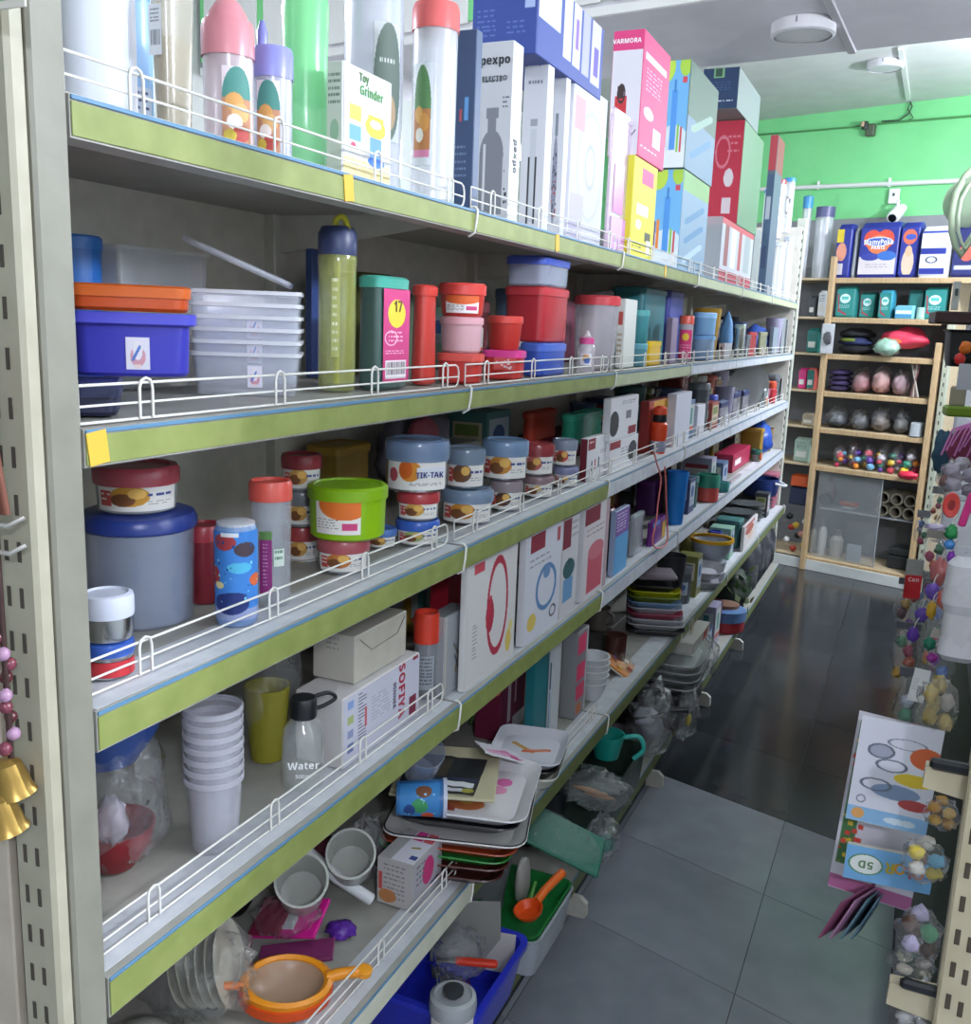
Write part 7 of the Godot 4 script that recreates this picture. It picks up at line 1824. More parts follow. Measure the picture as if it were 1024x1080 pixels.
	for d in [[876, 890, 468], [892, 906, 466], [908, 921, 468], [923, 936, 466], [938, 951, 468], [953, 966, 472]]:
		s = far_spot(5, d[0], d[1], d[2], 0.02)
		t = far_thing("toy_bag", "clear bag of mixed bright toys on the sixth far shelf, %s from the wooden post" % ["first", "second", "third", "fourth", "fifth", "sixth"][b0], "toy bag", s, 0.16, gct)
		for j in 7:
			var r := 0.018 + 0.006 * ((j * 5 + b0) % 3)
			part(t, "toy", lump(Vector3(r * 2, r * 1.8, r * 2), 300 + b0 * 9 + j, 0.25, 2.0, 10, 8), m(cols[(j * 3 + b0) % 8], 0.35), Vector3(s.w * 0.36 * sin(j * 2.3 + b0), s.h * 0.08 * j, 0.05 * cos(j * 1.9)))
		part(t, "film", lump(Vector3(s.w, s.h, 0.17), 360 + b0, 0.2, 2.4, 18, 12, 0.2), film("f0e8ee", 0.14))
		b0 += 1
	t = thing("red_toy_packet", "hot red toy packet hanging over the sixth far shelf edge", "toy packet", far_w(far_plane(957, 506, -0.03)), deg_to_rad(FAR_TURN))
	part(t, "packet", lump(Vector3(0.13, 0.06, 0.05), 371, 0.2, 2.0, 18, 10), m("d8304c", 0.4))
	# lower compartment
	s = far_spot(6, 866, 880, 508, 0.2)
	s.y = 0.446
	s.h = 0.2
	t = far_thing("red_toy_car", "dark red and black toy behind the sliding glass", "toy", s, 0.1)
	part(t, "body", lump(Vector3(s.w, s.h, 0.1), 373, 0.15, 1.4, 18, 12, 0.2), m("5c2024", 0.4))
	part(t, "wheel", lathe([[0, -0.02], [0.04, -0.02], [0.04, 0.02], [0, 0.02]], 18), m("141416", 0.5), Vector3(0.0, 0.045, 0.06), Vector3(PI / 2, 0, 0))
	s = far_spot(6, 884, 904, 530, 0.15)
	s.y = 0.446
	s.h = 0.05
	t = far_thing("orange_tool", "small orange gun-shaped toy behind the glass", "toy", s, 0.06)
	part(t, "body", bx(s.w, 0.035, 0.04, 0.01), m("c85838", 0.4), Vector3(0, 0.02, 0))
	part(t, "base", bx(s.w * 0.7, 0.02, 0.05, 0.004), m("b8bcc0", 0.5))
	# bottles behind the glass
	var gbt := "bottles behind the sliding glass"
	for d in [[853, 861, 552, "8c8a7c", "short clear bottle with olive base behind the glass"], [863, 872, 548, "c8cac4", "tall white bottle with steel cap behind the glass"], [874, 888, 560, "b4aea4", "round beige bottle behind the glass"]]:
		s = far_spot(6, d[0], d[1], d[2], 0.12)
		s.h = minf(s.h, 0.3)
		t = far_thing("far_bottle", d[4], "bottle", s, s.w, gbt)
		part(t, "body", lathe([[0, 0], [s.w * 0.46, 0.0], [s.w * 0.48, s.h * 0.65], [s.w * 0.25, s.h * 0.8], [0, s.h * 0.8]], 18), m(d[3], 0.35))
		part(t, "cap", lathe([[s.w * 0.26, s.h * 0.78], [s.w * 0.26, s.h], [0, s.h]], 14), m("8a8e90", 0.3, 1.0, 0.6))
	s = far_spot(6, 893, 908, 575, 0.1)
	t = far_thing("pale_book", "pale upright booklet behind the glass", "booklet", s, 0.03)
	part(t, "cover", bx(s.w, s.h, 0.02, 0.002), m("a8b0b8", 0.5))
	# rolls of paper
	var gr := "paper rolls seen end-on beside the sliding glass"
	for r0 in 2:
		for j in 3:
			t = thing("paper_roll", "paper roll seen end-on, %s of the %s row in the open compartment" % [["first", "middle", "last"][j], ["lower", "upper"][r0]], "roll", far_w(Vector3(0.46 + 0.088 * j, 0.486 + 0.086 * r0, -0.25)), deg_to_rad(FAR_TURN), gr)
			part(t, "roll", lathe([[0.030, -0.12], [0.042, -0.12], [0.042, 0.12], [0.030, 0.12], [0.030, -0.12]], 22), m("a49c88", 0.6), Vector3.ZERO, Vector3(PI / 2, 0, 0))
			part(t, "core", lathe([[0, 0.0], [0.029, 0.0], [0.029, 0.01], [0, 0.01]], 18), m("1c1c20", 0.8), Vector3(0, 0, 0), Vector3(PI / 2, 0, 0))
	s = far_spot(6, 936, 962, 578, 0.12)
	t = far_thing("dark_case", "dark flat cases in the open lower compartment", "case", s, 0.18)
	part(t, "case", bx(s.w, s.h * 0.6, 0.18, 0.01), m("2c3034", 0.5))
	part(t, "upper_case", bx(s.w * 0.94, s.h * 0.36, 0.17, 0.01), m("3a3e40", 0.5), Vector3(0, s.h * 0.61, 0))
	# narrow goods left of the post, seen past the shelf run
	var lf := [[1, 864, 873, 306, "e4e8ea", "small white boxed item in the narrow side bay"], [1, 854, 861, 312, "4a4e52", "small dark item in the narrow side bay"], [2, 852, 864, 346, "2c7c74", "teal bottle set in the narrow side bay"], [3, 843, 851, 388, "d83a80", "hot pink packet in the narrow side bay"], [3, 852, 860, 388, "d86a60", "coral packet in the narrow side bay"], [4, 846, 860, 436, "b8a890", "beige carton in the narrow side bay"], [5, 838, 856, 462, "a8c0b0", "mint and white goods in the narrow side bay"]]
	for d in lf:
		s = far_spot(d[0], d[1], d[2], d[3], 0.06)
		pack("side_goods", d[5], s, 0.1, m(d[4], 0.4), pic("side%d" % int(d[1]), 24, 32, d[4], [["r", 0.15, 0.55, 0.7, 0.3, "e4e4dc"], ["txt", 0.2, 0.15, 0.6, 0.3, 3, "5c5c58"]]))
	s = far_spot(6, 833, 852, 505, 0.05)
	s.y = 0.575
	s.h = 0.08
	pack("orange_basket", "orange plastic basket in the narrow side bay", s, 0.14, m("d85a28", 0.4))
	s.y = 0.442
	s.h = 0.13
	pack("dark_tray", "dark blue tray under the orange basket in the side bay", s, 0.14, m("2c3450", 0.4))
	t = far_thing("side_toys", "jumble of small red, yellow and white toys in the side bay", "toys", far_spot(6, 828, 846, 556, 0.04), 0.1)
	for j in 9:
		part(t, "toy", lump(Vector3(0.05, 0.05, 0.05), 400 + j, 0.3, 2.0, 10, 8), m(["c84a38", "d8b040", "d8d8d4", "1c1c20", "d89a8a"][j % 5], 0.4), Vector3(0.06 * sin(j * 2.1), 0.028 * j, 0.03 * cos(j * 3.0)))
	# pack hanging on the post
	var hp := far_w(far_plane(871, 373, -0.04))
	t = thing("hanging_pack", "clear hanging pack of dark clips on the wooden post", "blister pack", hp, deg_to_rad(FAR_TURN))
	part(t, "card", bx(0.085, 0.2, 0.006, 0.002), m("c8ccd0", 0.4))
	part(t, "clips", lump(Vector3(0.06, 0.1, 0.03), 411, 0.25, 2.5, 16, 10), m("34363c", 0.5), Vector3(0, 0.05, 0.01))
	part(t, "film", bx(0.08, 0.19, 0.03, 0.008), film("f0f2f4", 0.15), Vector3(0, 0.004, 0.012))

# ---------- toy rack on the other side ----------
func build_rack() -> void:
	var cream := grained("rackcream", "b8ad90", "c9be a2".replace(" ", ""), 0.45, 2.5)
	var p := at_depth(987, 1060, 1.15)
	var t := thing("toy_rack", "cream slotted metal rack across the aisle hung with toys", "rack")
	var ux := p.x
	var uz := p.z
	var up := part(t, "upright", bx(0.075, 2.1, 0.03, 0.003), cream, Vector3(ux + 0.0375, 0.0, uz - 0.015))
	for k in 46:
		for c in [0.012, 0.026]:
			part(up, "slot", bx(0.006, 0.02, 0.002, 0.0005), m("4a4236", 0.8), Vector3(-0.0375 + c, 0.08 + k * 0.043 - (0.006 if c > 0.02 else 0.0), 0.0149))
	# shelf arms reaching towards the aisle
	for d in [[1000, 808, 0.05, 0.042], [968, 1066, 0.058, 0.046]]:
		var q := at_depth(d[0], d[1], 1.17)
		var arm := part(t, "shelf_arm", plate([Vector2(-d[2], 0.01), Vector2(0.03, 0.0), Vector2(0.03, d[3]), Vector2(-d[2] * 0.98, d[3] * 0.85)], 0.02), cream, Vector3(ux + 0.005, q.y - 0.02, uz - 0.03))
		part(arm, "black_trim", bx(0.06, 0.014, 0.012, 0.004), m("1c1e22", 0.35), Vector3(-0.016, d[3] * 0.86, 0.012))
		part(t, "rack_shelf", bx(0.1, 0.014, 2.6, 0.002), m("56585a", 0.5), Vector3(ux + 0.14, q.y - 0.02, uz - 1.36))
	part(t, "back_panel", bx(0.012, 1.9, 3.6, 0.002), grained("rackback", "c4c0b4", "d0ccc0", 0.6, 1.5), Vector3(ux + 0.2, 0.1, uz - 1.85))
	part(t, "base_plinth", bx(0.19, 0.42, 3.6, 0.004), m("15201a", 0.5), Vector3(ux + 0.1, 0.0, uz - 1.87))
	# colouring books hanging out into the aisle
	var cover := pic("colbook", 128, 160, "dcdce8", [["e", 0.3, 0.3, 0.16, 0.06, "a8acc0"], ["o", 0.3, 0.3, 0.17, 0.07, 0.8, "6a7080"], ["o", 0.6, 0.2, 0.25, 0.05, 0.85, "8a90a0"], ["o", 0.45, 0.42, 0.2, 0.06, 0.8, "707888"], ["e", 0.85, 0.3, 0.2, 0.1, "d8683a"], ["e", 0.75, 0.52, 0.25, 0.06, "e8c83a"], ["e", 0.55, 0.66, 0.3, 0.07, "8498b8"], ["o", 0.3, 0.62, 0.2, 0.06, 0.8, "6a7080"], ["e", 0.8, 0.75, 0.2, 0.05, "b84a4a"], ["o", 0.15, 0.78, 0.06, 0.04, 0.7, "8a8a98"], ["r", 0.0, 0.86, 1, 0.14, "8fbce4"], ["e", 0.14, 0.92, 0.08, 0.05, "e8a860"], ["e", 0.6, 0.93, 0.14, 0.03, "d8e8f4"], ["e", 0.75, 0.93, 0.1, 0.03, "d8e8f4"]])
	var border := pic("garland", 64, 160, "dcd8e4", [["r", 0.06, 0.05, 0.18, 0.8, "4a7a4a"], ["spk", 0.04, 0.05, 0.22, 0.8, 40, 4, "e0b83a"], ["spk", 0.04, 0.05, 0.22, 0.8, 20, 4, "d84a3a"], ["r", 0.3, 0.1, 0.6, 0.5, "e4e2ea"], ["r", 0, 0.92, 1, 0.08, "b86a98"]])
	var defs := [[927, 856, 1.36, 0.112, 0.27, border, "colouring book with a green garland border, backmost of the bunch", -0.05, 0.0], [940, 818, 1.31, 0.104, 0.15, cover, "colouring book with ink fish and birds on the cover", 0.1, 0.0]]
	for d in defs:
		var c := at_depth(d[0], d[1], d[2])
		t = thing("colouring_book", d[6], "book", c - Vector3(0, d[4] / 2, 0), 0.0, "colouring books hanging from the rack")
		t.rotation = Vector3(-0.08, d[7], -0.05)
		part(t, "pages", bx(d[3] - 0.002, d[4] - 0.003, 0.006, 0.001), m("d8d6cc", 0.6), Vector3(0, 0.0015, 0))
		var q := QuadMesh.new()
		q.size = Vector2(d[3], d[4])
		part(t, "cover", q, d[5], Vector3(0, d[4] / 2, 0.0036))
	var c5 := at_depth(936, 914, 1.33)
	t = thing("colouring_book", "sky blue colouring book hung upside down with 5D roundel", "book", c5 - Vector3(0, 0.026, 0), 0.0, "colouring books hanging from the rack")
	t.rotation = Vector3(0.05, 0.12, -0.02)
	part(t, "pages", bx(0.112, 0.052, 0.008, 0.001), m("d8d6cc", 0.6))
	var qq := QuadMesh.new()
	qq.size = Vector2(0.113, 0.053)
	part(t, "cover", qq, pic("fived", 128, 80, "7ab4e4", [["e", 0.24, 0.5, 0.2, 0.3, "58906a"], ["e", 0.24, 0.5, 0.18, 0.27, "eef2ee"]]), Vector3(0, 0.026, 0.0046))
	words(t, "5D", 0.012, "6a8a5a", Vector3(-0.0295, 0.026, 0.0052), Vector3(0, 0, PI))
	for j in 5:
		words(t, "COLOR"[4 - j], 0.017, ["c8b02c", "d89a30", "c84a5a", "d87a3a", "5a80c8"][j], Vector3(0.002 + 0.012 * j, 0.028 + 0.002 * sin(j * 2.0), 0.0052), Vector3(0, 0, PI))
	var gl := "loose book pages fanning below the hanging books"
	for j in 4:
		var c6 := at_depth(884 + j * 7, 958 + j * 4, 1.36)
		t = thing("loose_book", "thin %s booklet fanning out below the hanging books" % ["plum", "mauve", "teal grey", "slate blue"][j], "booklet", c6 - Vector3(0, 0.03, 0.004 * j), 0.0, gl)
		t.rotation = Vector3(0.35, 1.12 + 0.06 * j, -0.1 - 0.1 * j)
		part(t, "booklet", bx(0.1, 0.07, 0.0025, 0.0006), m(["8a4a6a", "a87a9a", "5a7a88", "4a6a7c"][j], 0.5))
	# bagged goods along the rack edge
	var gold := m("c8a050", 0.25, 1.0, 0.8)
	var bags := [
		["crumpled bag of brown and lilac sweets by the cream upright", 968, 985, 1.22, Vector3(0.06, 0.075, 0.05), 501, ["5a4238", "c4b8dc", "6a5248", "4a9a6c"]],
		["bag with yellow and white toys below the fish-cover book", 975, 908, 1.22, Vector3(0.06, 0.06, 0.05), 503, ["d8c03a", "d8d4cc", "8a6a5a", "6ab0d0"]],
		["bag of golden bells under the black-trimmed arm", 992, 858, 1.22, Vector3(0.045, 0.045, 0.045), 505, ["b8842c", "c89a3c", "8a5a24", "c8a050"]],
		["pale bag hanging below the brown sweets bag", 962, 1015, 1.24, Vector3(0.06, 0.05, 0.05), 507, ["a8a898", "c0b8a8", "4a9a70", "b0a8a0"]],
		["silvery clear bag of curled ribbon on the rack", 1012, 505, 1.9, Vector3(0.09, 0.09, 0.08), 509, ["a89cb0", "b8b0c0", "c8c4d0", "988ca4"]],
		["bag of gold tinsel stars below the white packet", 988, 745, 1.3, Vector3(0.055, 0.09, 0.05), 511, ["c8b070", "b8a060", "d8c890", "a8a098"]],
		["silvery bag lowest on the rack beside the lower arm", 962, 1078, 1.2, Vector3(0.06, 0.05, 0.05), 513, ["a8a8a8", "c0c0c0", "8c8c90", "b4b4b8"]]]
	for d in bags:
		var c := at_depth(d[1], d[2], d[3])
		t = thing("goods_bag", d[0], "toy bag", c - Vector3(0, d[4].y / 2, 0))
		for j in 6:
			var a := j * 2.2
			part(t, "sweet" if j % 2 else "toy", lump(Vector3(0.36, 0.32, 0.36) * d[4], d[5] * 3 + j, 0.25, 2.2, 12, 8), m(d[6][j % 4], 0.35), Vector3(0.22 * d[4].x * cos(a), d[4].y * (0.1 + 0.11 * j), 0.22 * d[4].z * sin(a)))
		part(t, "film", lump(d[4], d[5], 0.2, 2.6, 22, 14, 0.1), film("eef0f4", 0.16))
	# plain white packet in place of a toy figure, and the small hanging toys
	var w := at_depth(1016, 640, 1.45)
	t = thing("white_packet", "plain white rounded packet standing in for a white toy among the small toys", "packet", w - Vector3(0, 0.085, 0))
	part(t, "packet", loft([[0.0, 0.04, 0.02, 0.01], [0.01, 0.056, 0.042, 0.018], [0.075, 0.05, 0.036, 0.016], [0.09, 0.062, 0.046, 0.02], [0.15, 0.058, 0.044, 0.02], [0.163, 0.036, 0.02, 0.009]], 5), m("d8d8de", 0.4))
	part(t, "header", bx(0.04, 0.016, 0.004, 0.001), m("b8bcc4", 0.5), Vector3(0, 0.162, 0))
	part(t, "film", lump(Vector3(0.068, 0.172, 0.056), 525, 0.06, 2.0, 22, 16), film("f4f6fa", 0.1))
	var toys := [["lilac oval hair clip on the rack", "hair clip", 986, 556, 1.6, "c4b8d4", Vector3(0.03, 0.01, 0.02)], ["green clip below the red toy comb", "hair clip", 1003, 562, 1.6, "2f9a58", Vector3(0.02, 0.024, 0.02)], ["sky blue bead clip on the rack", "hair clip", 1001, 575, 1.6, "4a90d8", Vector3(0.016, 0.016, 0.016)], ["purple clip under the blue bead", "hair clip", 1003, 588, 1.6, "8a3ab4", Vector3(0.012, 0.02, 0.014)], ["violet bow beside the red tag card", "bow", 983, 625, 1.7, "7a5ac0", Vector3(0.02, 0.03, 0.016)], ["pale violet bow lower on the cord", "bow", 971, 650, 1.7, "6a4ab0", Vector3(0.02, 0.026, 0.016)], ["yellow clip between bow and coral charm", "hair clip", 982, 645, 1.6, "d8a82c", Vector3(0.014, 0.03, 0.014)], ["coral charm beside the white packet", "charm", 994, 634, 1.6, "e85a44", Vector3(0.016, 0.03, 0.016)], ["deep violet bow near the barcode tag", "bow", 963, 670, 1.7, "6238a8", Vector3(0.02, 0.026, 0.016)], ["green and teal charm above the tinsel bag", "charm", 980, 680, 1.6, "2c8a6c", Vector3(0.018, 0.022, 0.016)], ["magenta charm under the teal charm", "charm", 983, 694, 1.6, "b03aa8", Vector3(0.016, 0.016, 0.016)], ["rosy packet behind the small clips", "packet", 991, 605, 1.75, "b86a6a", Vector3(0.03, 0.05, 0.02)]]
	var n := 0
	for d in toys:
		var c := at_depth(d[2], d[3], d[4])
		t = thing("hanging_charm", d[0], d[1], c - Vector3(0, d[6].y / 2, 0))
		part(t, "charm", lump(d[6] * 1.15, 540 + n, 0.22, 1.8, 16, 10), m(d[5], 0.35))
		part(t, "loop", tube([Vector3(0, d[6].y, 0), Vector3(0.002, d[6].y + 0.012, 0), Vector3(0.006, d[6].y + 0.02, 0.0)], 0.0012, 5), m("d8d4cc", 0.5))
		n += 1
	# red toy comb
	var cc := at_depth(1003, 534, 1.6)
	t = thing("toy_comb", "coral red and pink toy mirror hanging on the rack", "toy", cc - Vector3(0, 0.028, 0), 0.3)
	part(t, "mirror", lathe([[0.009, -0.003], [0.02, -0.004], [0.022, 0.0], [0.02, 0.004], [0.009, 0.003], [0.009, -0.003]], 22, 0.62), m("e04a44", 0.4), Vector3(0, 0.03, 0), Vector3(PI / 2, 0, 0.2))
	part(t, "face", lathe([[0, -0.001], [0.0095, -0.001], [0.0095, 0.001], [0, 0.001]], 18, 0.62), m("9a2a2c", 0.3), Vector3(0, 0.03, 0), Vector3(PI / 2, 0, 0.2))
	part(t, "handle", bx(0.012, 0.058, 0.008, 0.003), m("e03a8c", 0.4), Vector3(0.018, -0.004, 0.006), Vector3(0, 0, -0.2))
	# cards and tags
	var k1 := at_depth(963, 612, 2.0)
	t = thing("red_card", "red tag card with grey header hanging from the rack", "card", k1 - Vector3(0, 0.04, 0), 0.25)
	part(t, "card", bx(0.034, 0.085, 0.002, 0.0006), m("8c8c88", 0.5))
	part(t, "red_panel", bx(0.033, 0.05, 0.0012, 0.0003), m("b81c24", 0.45), Vector3(0, 0.001, 0.0016))
	words(t, "Can", 0.009, "e0c0c0", Vector3(0, 0.042, 0.0026), Vector3.ZERO)
	k1 = at_depth(967, 722, 1.6)
	t = thing("price_tag", "white paper tag with barcode hanging from the rack", "tag", k1 - Vector3(0, 0.03, 0), 0.2)
	t.rotation = Vector3(0, 0.2, -0.12)
	part(t, "tag", bx(0.026, 0.058, 0.001, 0.0003), m("dcdedc", 0.5))
	var tq := QuadMesh.new()
	tq.size = Vector2(0.024, 0.055)
	part(t, "print", tq, pic("barcode", 48, 96, "dcdedc", [["bar", 0.45, 0.5, 0.4, 0.3, "3a3a3e"], ["txt", 0.1, 0.3, 0.3, 0.4, 6, "9a9a9c"], ["txt", 0.5, 0.84, 0.3, 0.04, 1, "5a5a5c"]]), Vector3(0, 0.029, 0.0012))
	# upper goods: cloths, scrunchies, boxes
	k1 = at_depth(995, 478, 2.2)
	t = thing("blue_scarf", "dull blue scarf hanging beside the slotted post", "scarf", k1 - Vector3(0, 0.055, 0))
	part(t, "cloth", lump(Vector3(0.05, 0.11, 0.04), 561, 0.16, 1.6, 18, 14), m("35566c", 0.8))
	k1 = at_depth(1016, 470, 2.0)
	t = thing("pink_tassels", "bundle of pink and maroon tassels on the rack", "tassel", k1 - Vector3(0, 0.05, 0))
	part(t, "bundle", lump(Vector3(0.07, 0.09, 0.05), 563, 0.2, 1.8, 18, 12), m("8a3a58", 0.7))
	for j in 7:
		part(t, "strand", tube([Vector3(-0.04 + 0.008 * j, 0.03 + 0.01 * (j % 3), 0.03), Vector3(-0.025 + 0.008 * j, 0.085, 0.034), Vector3(0.01, 0.1, 0.02)], 0.0022, 5), m("c87ab8", 0.6))
	k1 = at_depth(1000, 510, 2.1)
	t = thing("rust_pouch", "rust coloured pouch above the silvery ribbon bag", "pouch", k1 - Vector3(0, 0.02, 0))
	part(t, "pouch", lump(Vector3(0.04, 0.05, 0.03), 565, 0.2, 1.6, 16, 10), m("8a4a3c", 0.7))
	k1 = at_depth(1012, 434, 2.4)
	t = thing("lime_packet", "flat lime green packet on top of the scarves", "packet", k1 - Vector3(0, 0.012, 0), 0.2)
	part(t, "packet", bx(0.07, 0.026, 0.06, 0.005), m("7a9a24", 0.45))
	# dark shelf top with black speaker and small things
	k1 = at_depth(1006, 336, 2.6)
	t = thing("maroon_board", "dark maroon display board jutting out above the black case", "board", k1 - Vector3(-0.01, 0.015, 0), 0.1)
	part(t, "board", bx(0.13, 0.032, 0.16, 0.004), m("3a2224", 0.5))
	k1 = at_depth(1012, 366, 2.62)
	t = thing("black_case", "black boxy case under the maroon board", "case", k1 - Vector3(-0.006, 0.052, 0), 0.1)
	part(t, "case", loft([[0, 0.06, 0.1, 0.008], [0.02, 0.07, 0.12, 0.008], [0.09, 0.08, 0.12, 0.008], [0.098, 0.1, 0.13, 0.008]], 2), m("0e0f12", 0.5))
	k1 = at_depth(1017, 372, 2.3)
	t = thing("orange_charm", "orange and red plastic charms against the black case", "charm", k1 - Vector3(0, 0.03, 0))
	part(t, "orange_bead", lump(Vector3(0.03, 0.032, 0.02), 571, 0.15, 1.6, 14, 10), m("e0741c", 0.4), Vector3(0.002, 0.026, 0))
	part(t, "red_bead", lump(Vector3(0.026, 0.03, 0.02), 573, 0.15, 1.6, 14, 10), m("d8302c", 0.4), Vector3(-0.008, 0, 0))
	k1 = at_depth(1019, 398, 2.3)
	t = thing("white_card", "white card below the orange charm", "card", k1 - Vector3(0, 0.03, 0), 0.3)
	part(t, "card", bx(0.04, 0.062, 0.003, 0.001), m("c8cad4", 0.5))
	k1 = at_depth(1010, 418, 2.4)
	t = thing("cream_packet", "cream packet hanging under the white card", "packet", k1 - Vector3(0, 0.025, 0), 0.1)
	part(t, "packet", bx(0.036, 0.05, 0.012, 0.004), m("b0a894", 0.5))
	k1 = at_depth(1008, 312, 2.7)
	t = thing("white_clip", "slim white clip strip beside the slotted post", "clip strip", k1 - Vector3(0, 0.04, 0), 0.1)
	part(t, "strip", bx(0.02, 0.08, 0.006, 0.002), m("c8ccc8", 0.5))
	part(t, "clip", bx(0.008, 0.02, 0.006, 0.002), m("4a5a54", 0.5), Vector3(0, 0.04, 0.005))
	# pale green plastic hoop
	var hp := []
	for q in [[1028, 176], [1018, 186], [1008, 204], [1004, 225], [1004, 245], [1008, 260], [1013, 269], [1020, 258], [1028, 246]]:
		hp.append(at_depth(q[0], q[1], 2.1))
	t = thing("green_hoop", "pale green plastic hoop frame with clear disc hanging high", "hoop", hp[4])
	var lp := []
	for v in hp:
		lp.append(v - hp[4])
	part(t, "frame", tube(lp, 0.008, 8), m("b4c8a8", 0.35))
	var li := []
	for v in lp:
		li.append(v * 0.82 + Vector3(0.012, 0.002, 0.006))
	part(t, "inner_frame", tube(li, 0.004, 8), m("c4d4b8", 0.35))
	part(t, "disc", lathe([[0, 0.0], [0.05, 0.0], [0.053, 0.004], [0, 0.006]], 28), m("a8bca0", 0.25, 0.7), at_depth(1022, 214, 2.1) - hp[4], Vector3(PI / 2, 0, 0))
	# crowded bags of trinkets further along the rack
	var pal := ["b84a6a", "5a7ab8", "c8a04a", "4a8a6a", "8a5aa8", "c8684a", "a8b0bc", "6a3a4a"]
	var tell := ["rose and blue", "gold and green", "violet and coral", "silver and plum", "blue and amber", "green and purple", "coral and silver", "plum and rose", "amber and teal", "mauve and orange"]
	var spots := [[972, 560, 2.3], [985, 590, 2.1], [956, 640, 2.6], [975, 625, 2.2], [990, 660, 1.9], [955, 690, 2.3], [978, 700, 1.9], [992, 700, 1.75], [960, 745, 1.9], [988, 535, 2.3]]
	for i in spots.size():
		var c := at_depth(spots[i][0], spots[i][1], spots[i][2])
		var sz := Vector3(0.045, 0.085, 0.04) * (0.8 + 0.35 * (i % 3))
		t = thing("trinket_bag", "small clear bag of %s trinkets crowded on the rack" % tell[i], "toy bag", c - Vector3(0, sz.y / 2, 0), 0.0, "trinket bags crowding the toy rack")
		part(t, "header_card", bx(sz.x * 0.8, 0.018, 0.003, 0.0006), m(["8a8c90", "a8a49a", "5c5e66"][i % 3], 0.5), Vector3(0, sz.y * 0.98, 0))
		for j in 4:
			part(t, "trinket", lump(Vector3(0.4, 0.26, 0.4) * sz, 700 + i * 5 + j, 0.3, 2.4, 10, 8), m(pal[(i * 2 + j * 3) % 8], 0.35), Vector3(sz.x * 0.2 * sin(j * 2.0 + i), sz.y * 0.2 * j + 0.002, sz.z * 0.15 * cos(j * 1.7)))
		part(t, "film", lump(sz, 760 + i, 0.18, 2.6, 16, 12), film("eef0f4", 0.14))

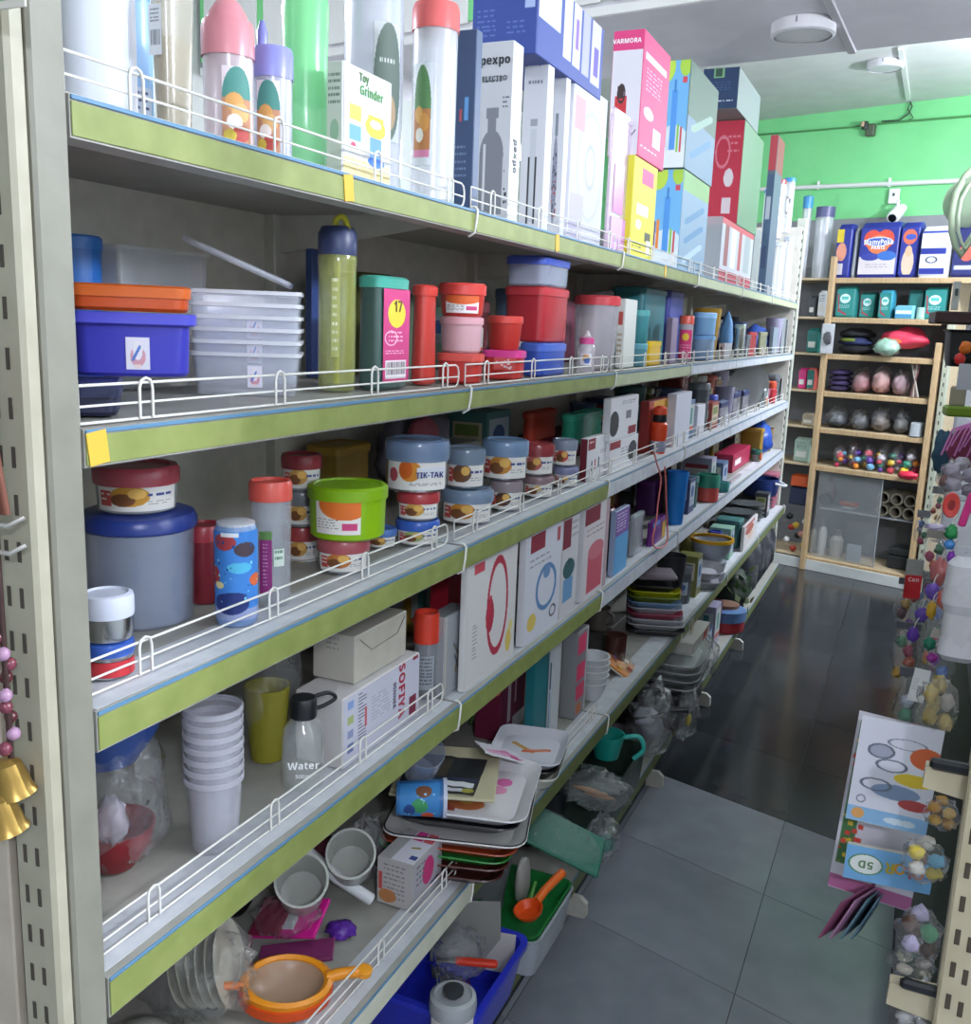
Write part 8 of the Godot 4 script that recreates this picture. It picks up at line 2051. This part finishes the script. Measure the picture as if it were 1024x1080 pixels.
# ---------- the second row: ordinary stock in the gaps behind and between the pieces above ----------
func box_of(n: Node3D) -> AABB:
	var out := AABB()
	var first := true
	for c in n.get_children():
		if c is MeshInstance3D and c.mesh:
			var b: AABB = n.transform * (c.transform * c.mesh.get_aabb())
			out = b if first else out.merge(b)
			first = false
	return out
func stock_gaps() -> void:
	var taken := []
	for n in get_children():
		if n is Node3D and n.has_meta("category") and not n.get_meta("category") in ["shelving", "rack", "light"]:
			taken.append(box_of(n).grow(0.003))
	var tones := [["slate grey", "6a7078"], ["dusty blue", "5a7498"], ["faded teal", "4a7a78"], ["dull maroon", "74343c"], ["off-white", "b8b8b4"], ["pale lilac", "a09cb4"], ["olive", "74743c"], ["brick red", "a04a3c"], ["navy", "2c3a64"], ["mustard", "b08c34"], ["rose", "b0687c"], ["charcoal", "3c3e42"], ["mint", "88b09c"], ["tan", "a08868"]]
	var shelf_name := ["", "top", "second", "third", "fourth", "fifth", "bottom"]
	var bay_name := ["first", "second", "third", "fourth", "fifth", "last"]
	var used := {}
	var r := RandomNumberGenerator.new()
	r.seed = 41
	for l in range(2, 7):
		var room: float = (DECK[l - 1] - DECK[l]) - 0.085
		for row in 2:
			for i in range(0, 6):
				if row == 0 and i < (3 if l >= 5 else 2):
					continue   # front row only where the bays run into the distance
				if (l == 2 or l == 3 or l == 4) and i == 0:
					continue
				var z: float = BAY[i] - 0.05
				while z > BAY[i + 1] + 0.08:
					var w := r.randf_range(0.07, 0.13)
					var d := r.randf_range(0.08, 0.17)
					var h := r.randf_range(0.45, 0.98) * minf(room, 0.235)
					var kind := r.randi_range(0, 3)
					var tone: Array = tones[r.randi_range(0, tones.size() - 1)]
					if kind == 1 or kind == 3:
						d = w
					var x: float = LIP[l] - 0.04 - w / 2 if row == 0 else BACK + 0.03 + w / 2
					var at := Vector3(x, DECK[l] + 0.0024, z - d / 2)
					var b := AABB(Vector3(x - w / 2, at.y, z - d), Vector3(w, h, d))
					var free := true
					for q in taken:
						if q.intersects(b):
							free = false
							break
					var what: String = ["carton", "round jar", "lidded tub", "tumbler"][kind]
					var label := "%s %s %s, %s shelf, %s bay" % [tone[0], what, "in the front row" if row == 0 else "against the back", shelf_name[l], bay_name[i]]
					if not free or used.has(label):
						z -= 0.03
						continue
					used[label] = true
					taken.append(b)
					z -= d + r.randf_range(0.004, 0.03)
					var mat := m(tone[1], 0.45)
					var dd := {"w": w, "h": h, "d": d, "at": at, "r": w / 2}
					var t: Node3D
					match kind:
						0:
							t = carton("carton", label, dd, mat, "carton")
							stick(t, dd, "x", gap_print(r.randi_range(0, 4)), 0.08, 0.1, 0.92, 0.8)
							stick(t, dd, "z", gap_print(r.randi_range(0, 4)), 0.1, 0.15, 0.9, 0.6)
						1:
							t = jar("round_jar", label, dd, m(tone[1], 0.2, 0.7), m(tone[1], 0.35), 0.94, 0.02)
							sleeve(t, w * 0.46, w * 0.47, h * 0.25, h * 0.35, facing(at), 0.7, gap_print(r.randi_range(0, 4)))
						2:
							t = tub("lidded_tub", label, dd, m(tone[1], 0.22, 0.8), m(tone[1], 0.35), 0.93, 0.014)
						3:
							t = thing("tumbler", label, "tumbler", at)
							part(t, "cup", lathe([[0, 0], [w * 0.34, 0.0], [w * 0.36, 0.004], [w * 0.48, h - 0.004], [w * 0.5, h], [w * 0.46, h], [w * 0.33, 0.006], [0, 0.006]], 22), m(tone[1], 0.3))
func gap_print(k: int) -> StandardMaterial3D:
	return [pic("gap0", 48, 64, "c4c2be", [["r", 0, 0, 1, 0.25, "8a3040"], ["txt", 0.1, 0.35, 0.8, 0.3, 4, "6a6a6a"], ["e", 0.6, 0.8, 0.2, 0.14, "c08a40"]]),
		pic("gap1", 48, 64, "aab6c4", [["e", 0.5, 0.4, 0.3, 0.25, "3a5a90"], ["txt", 0.15, 0.72, 0.7, 0.2, 3, "3a4250"]]),
		pic("gap2", 48, 64, "c8bca0", [["r", 0.1, 0.1, 0.8, 0.4, "7a8a4a"], ["bar", 0.2, 0.7, 0.6, 0.2, "3a3a34"]]),
		pic("gap3", 48, 64, "b4b0b8", [["o", 0.5, 0.45, 0.32, 0.26, 0.75, "7a4a6a"], ["txt", 0.1, 0.8, 0.8, 0.12, 2, "55505a"]]),
		pic("gap4", 48, 64, "bcc4be", [["r", 0.3, 0.15, 0.4, 0.6, "4a8a86"], ["r", 0, 0.85, 1, 0.15, "c85a4a"]])][k]
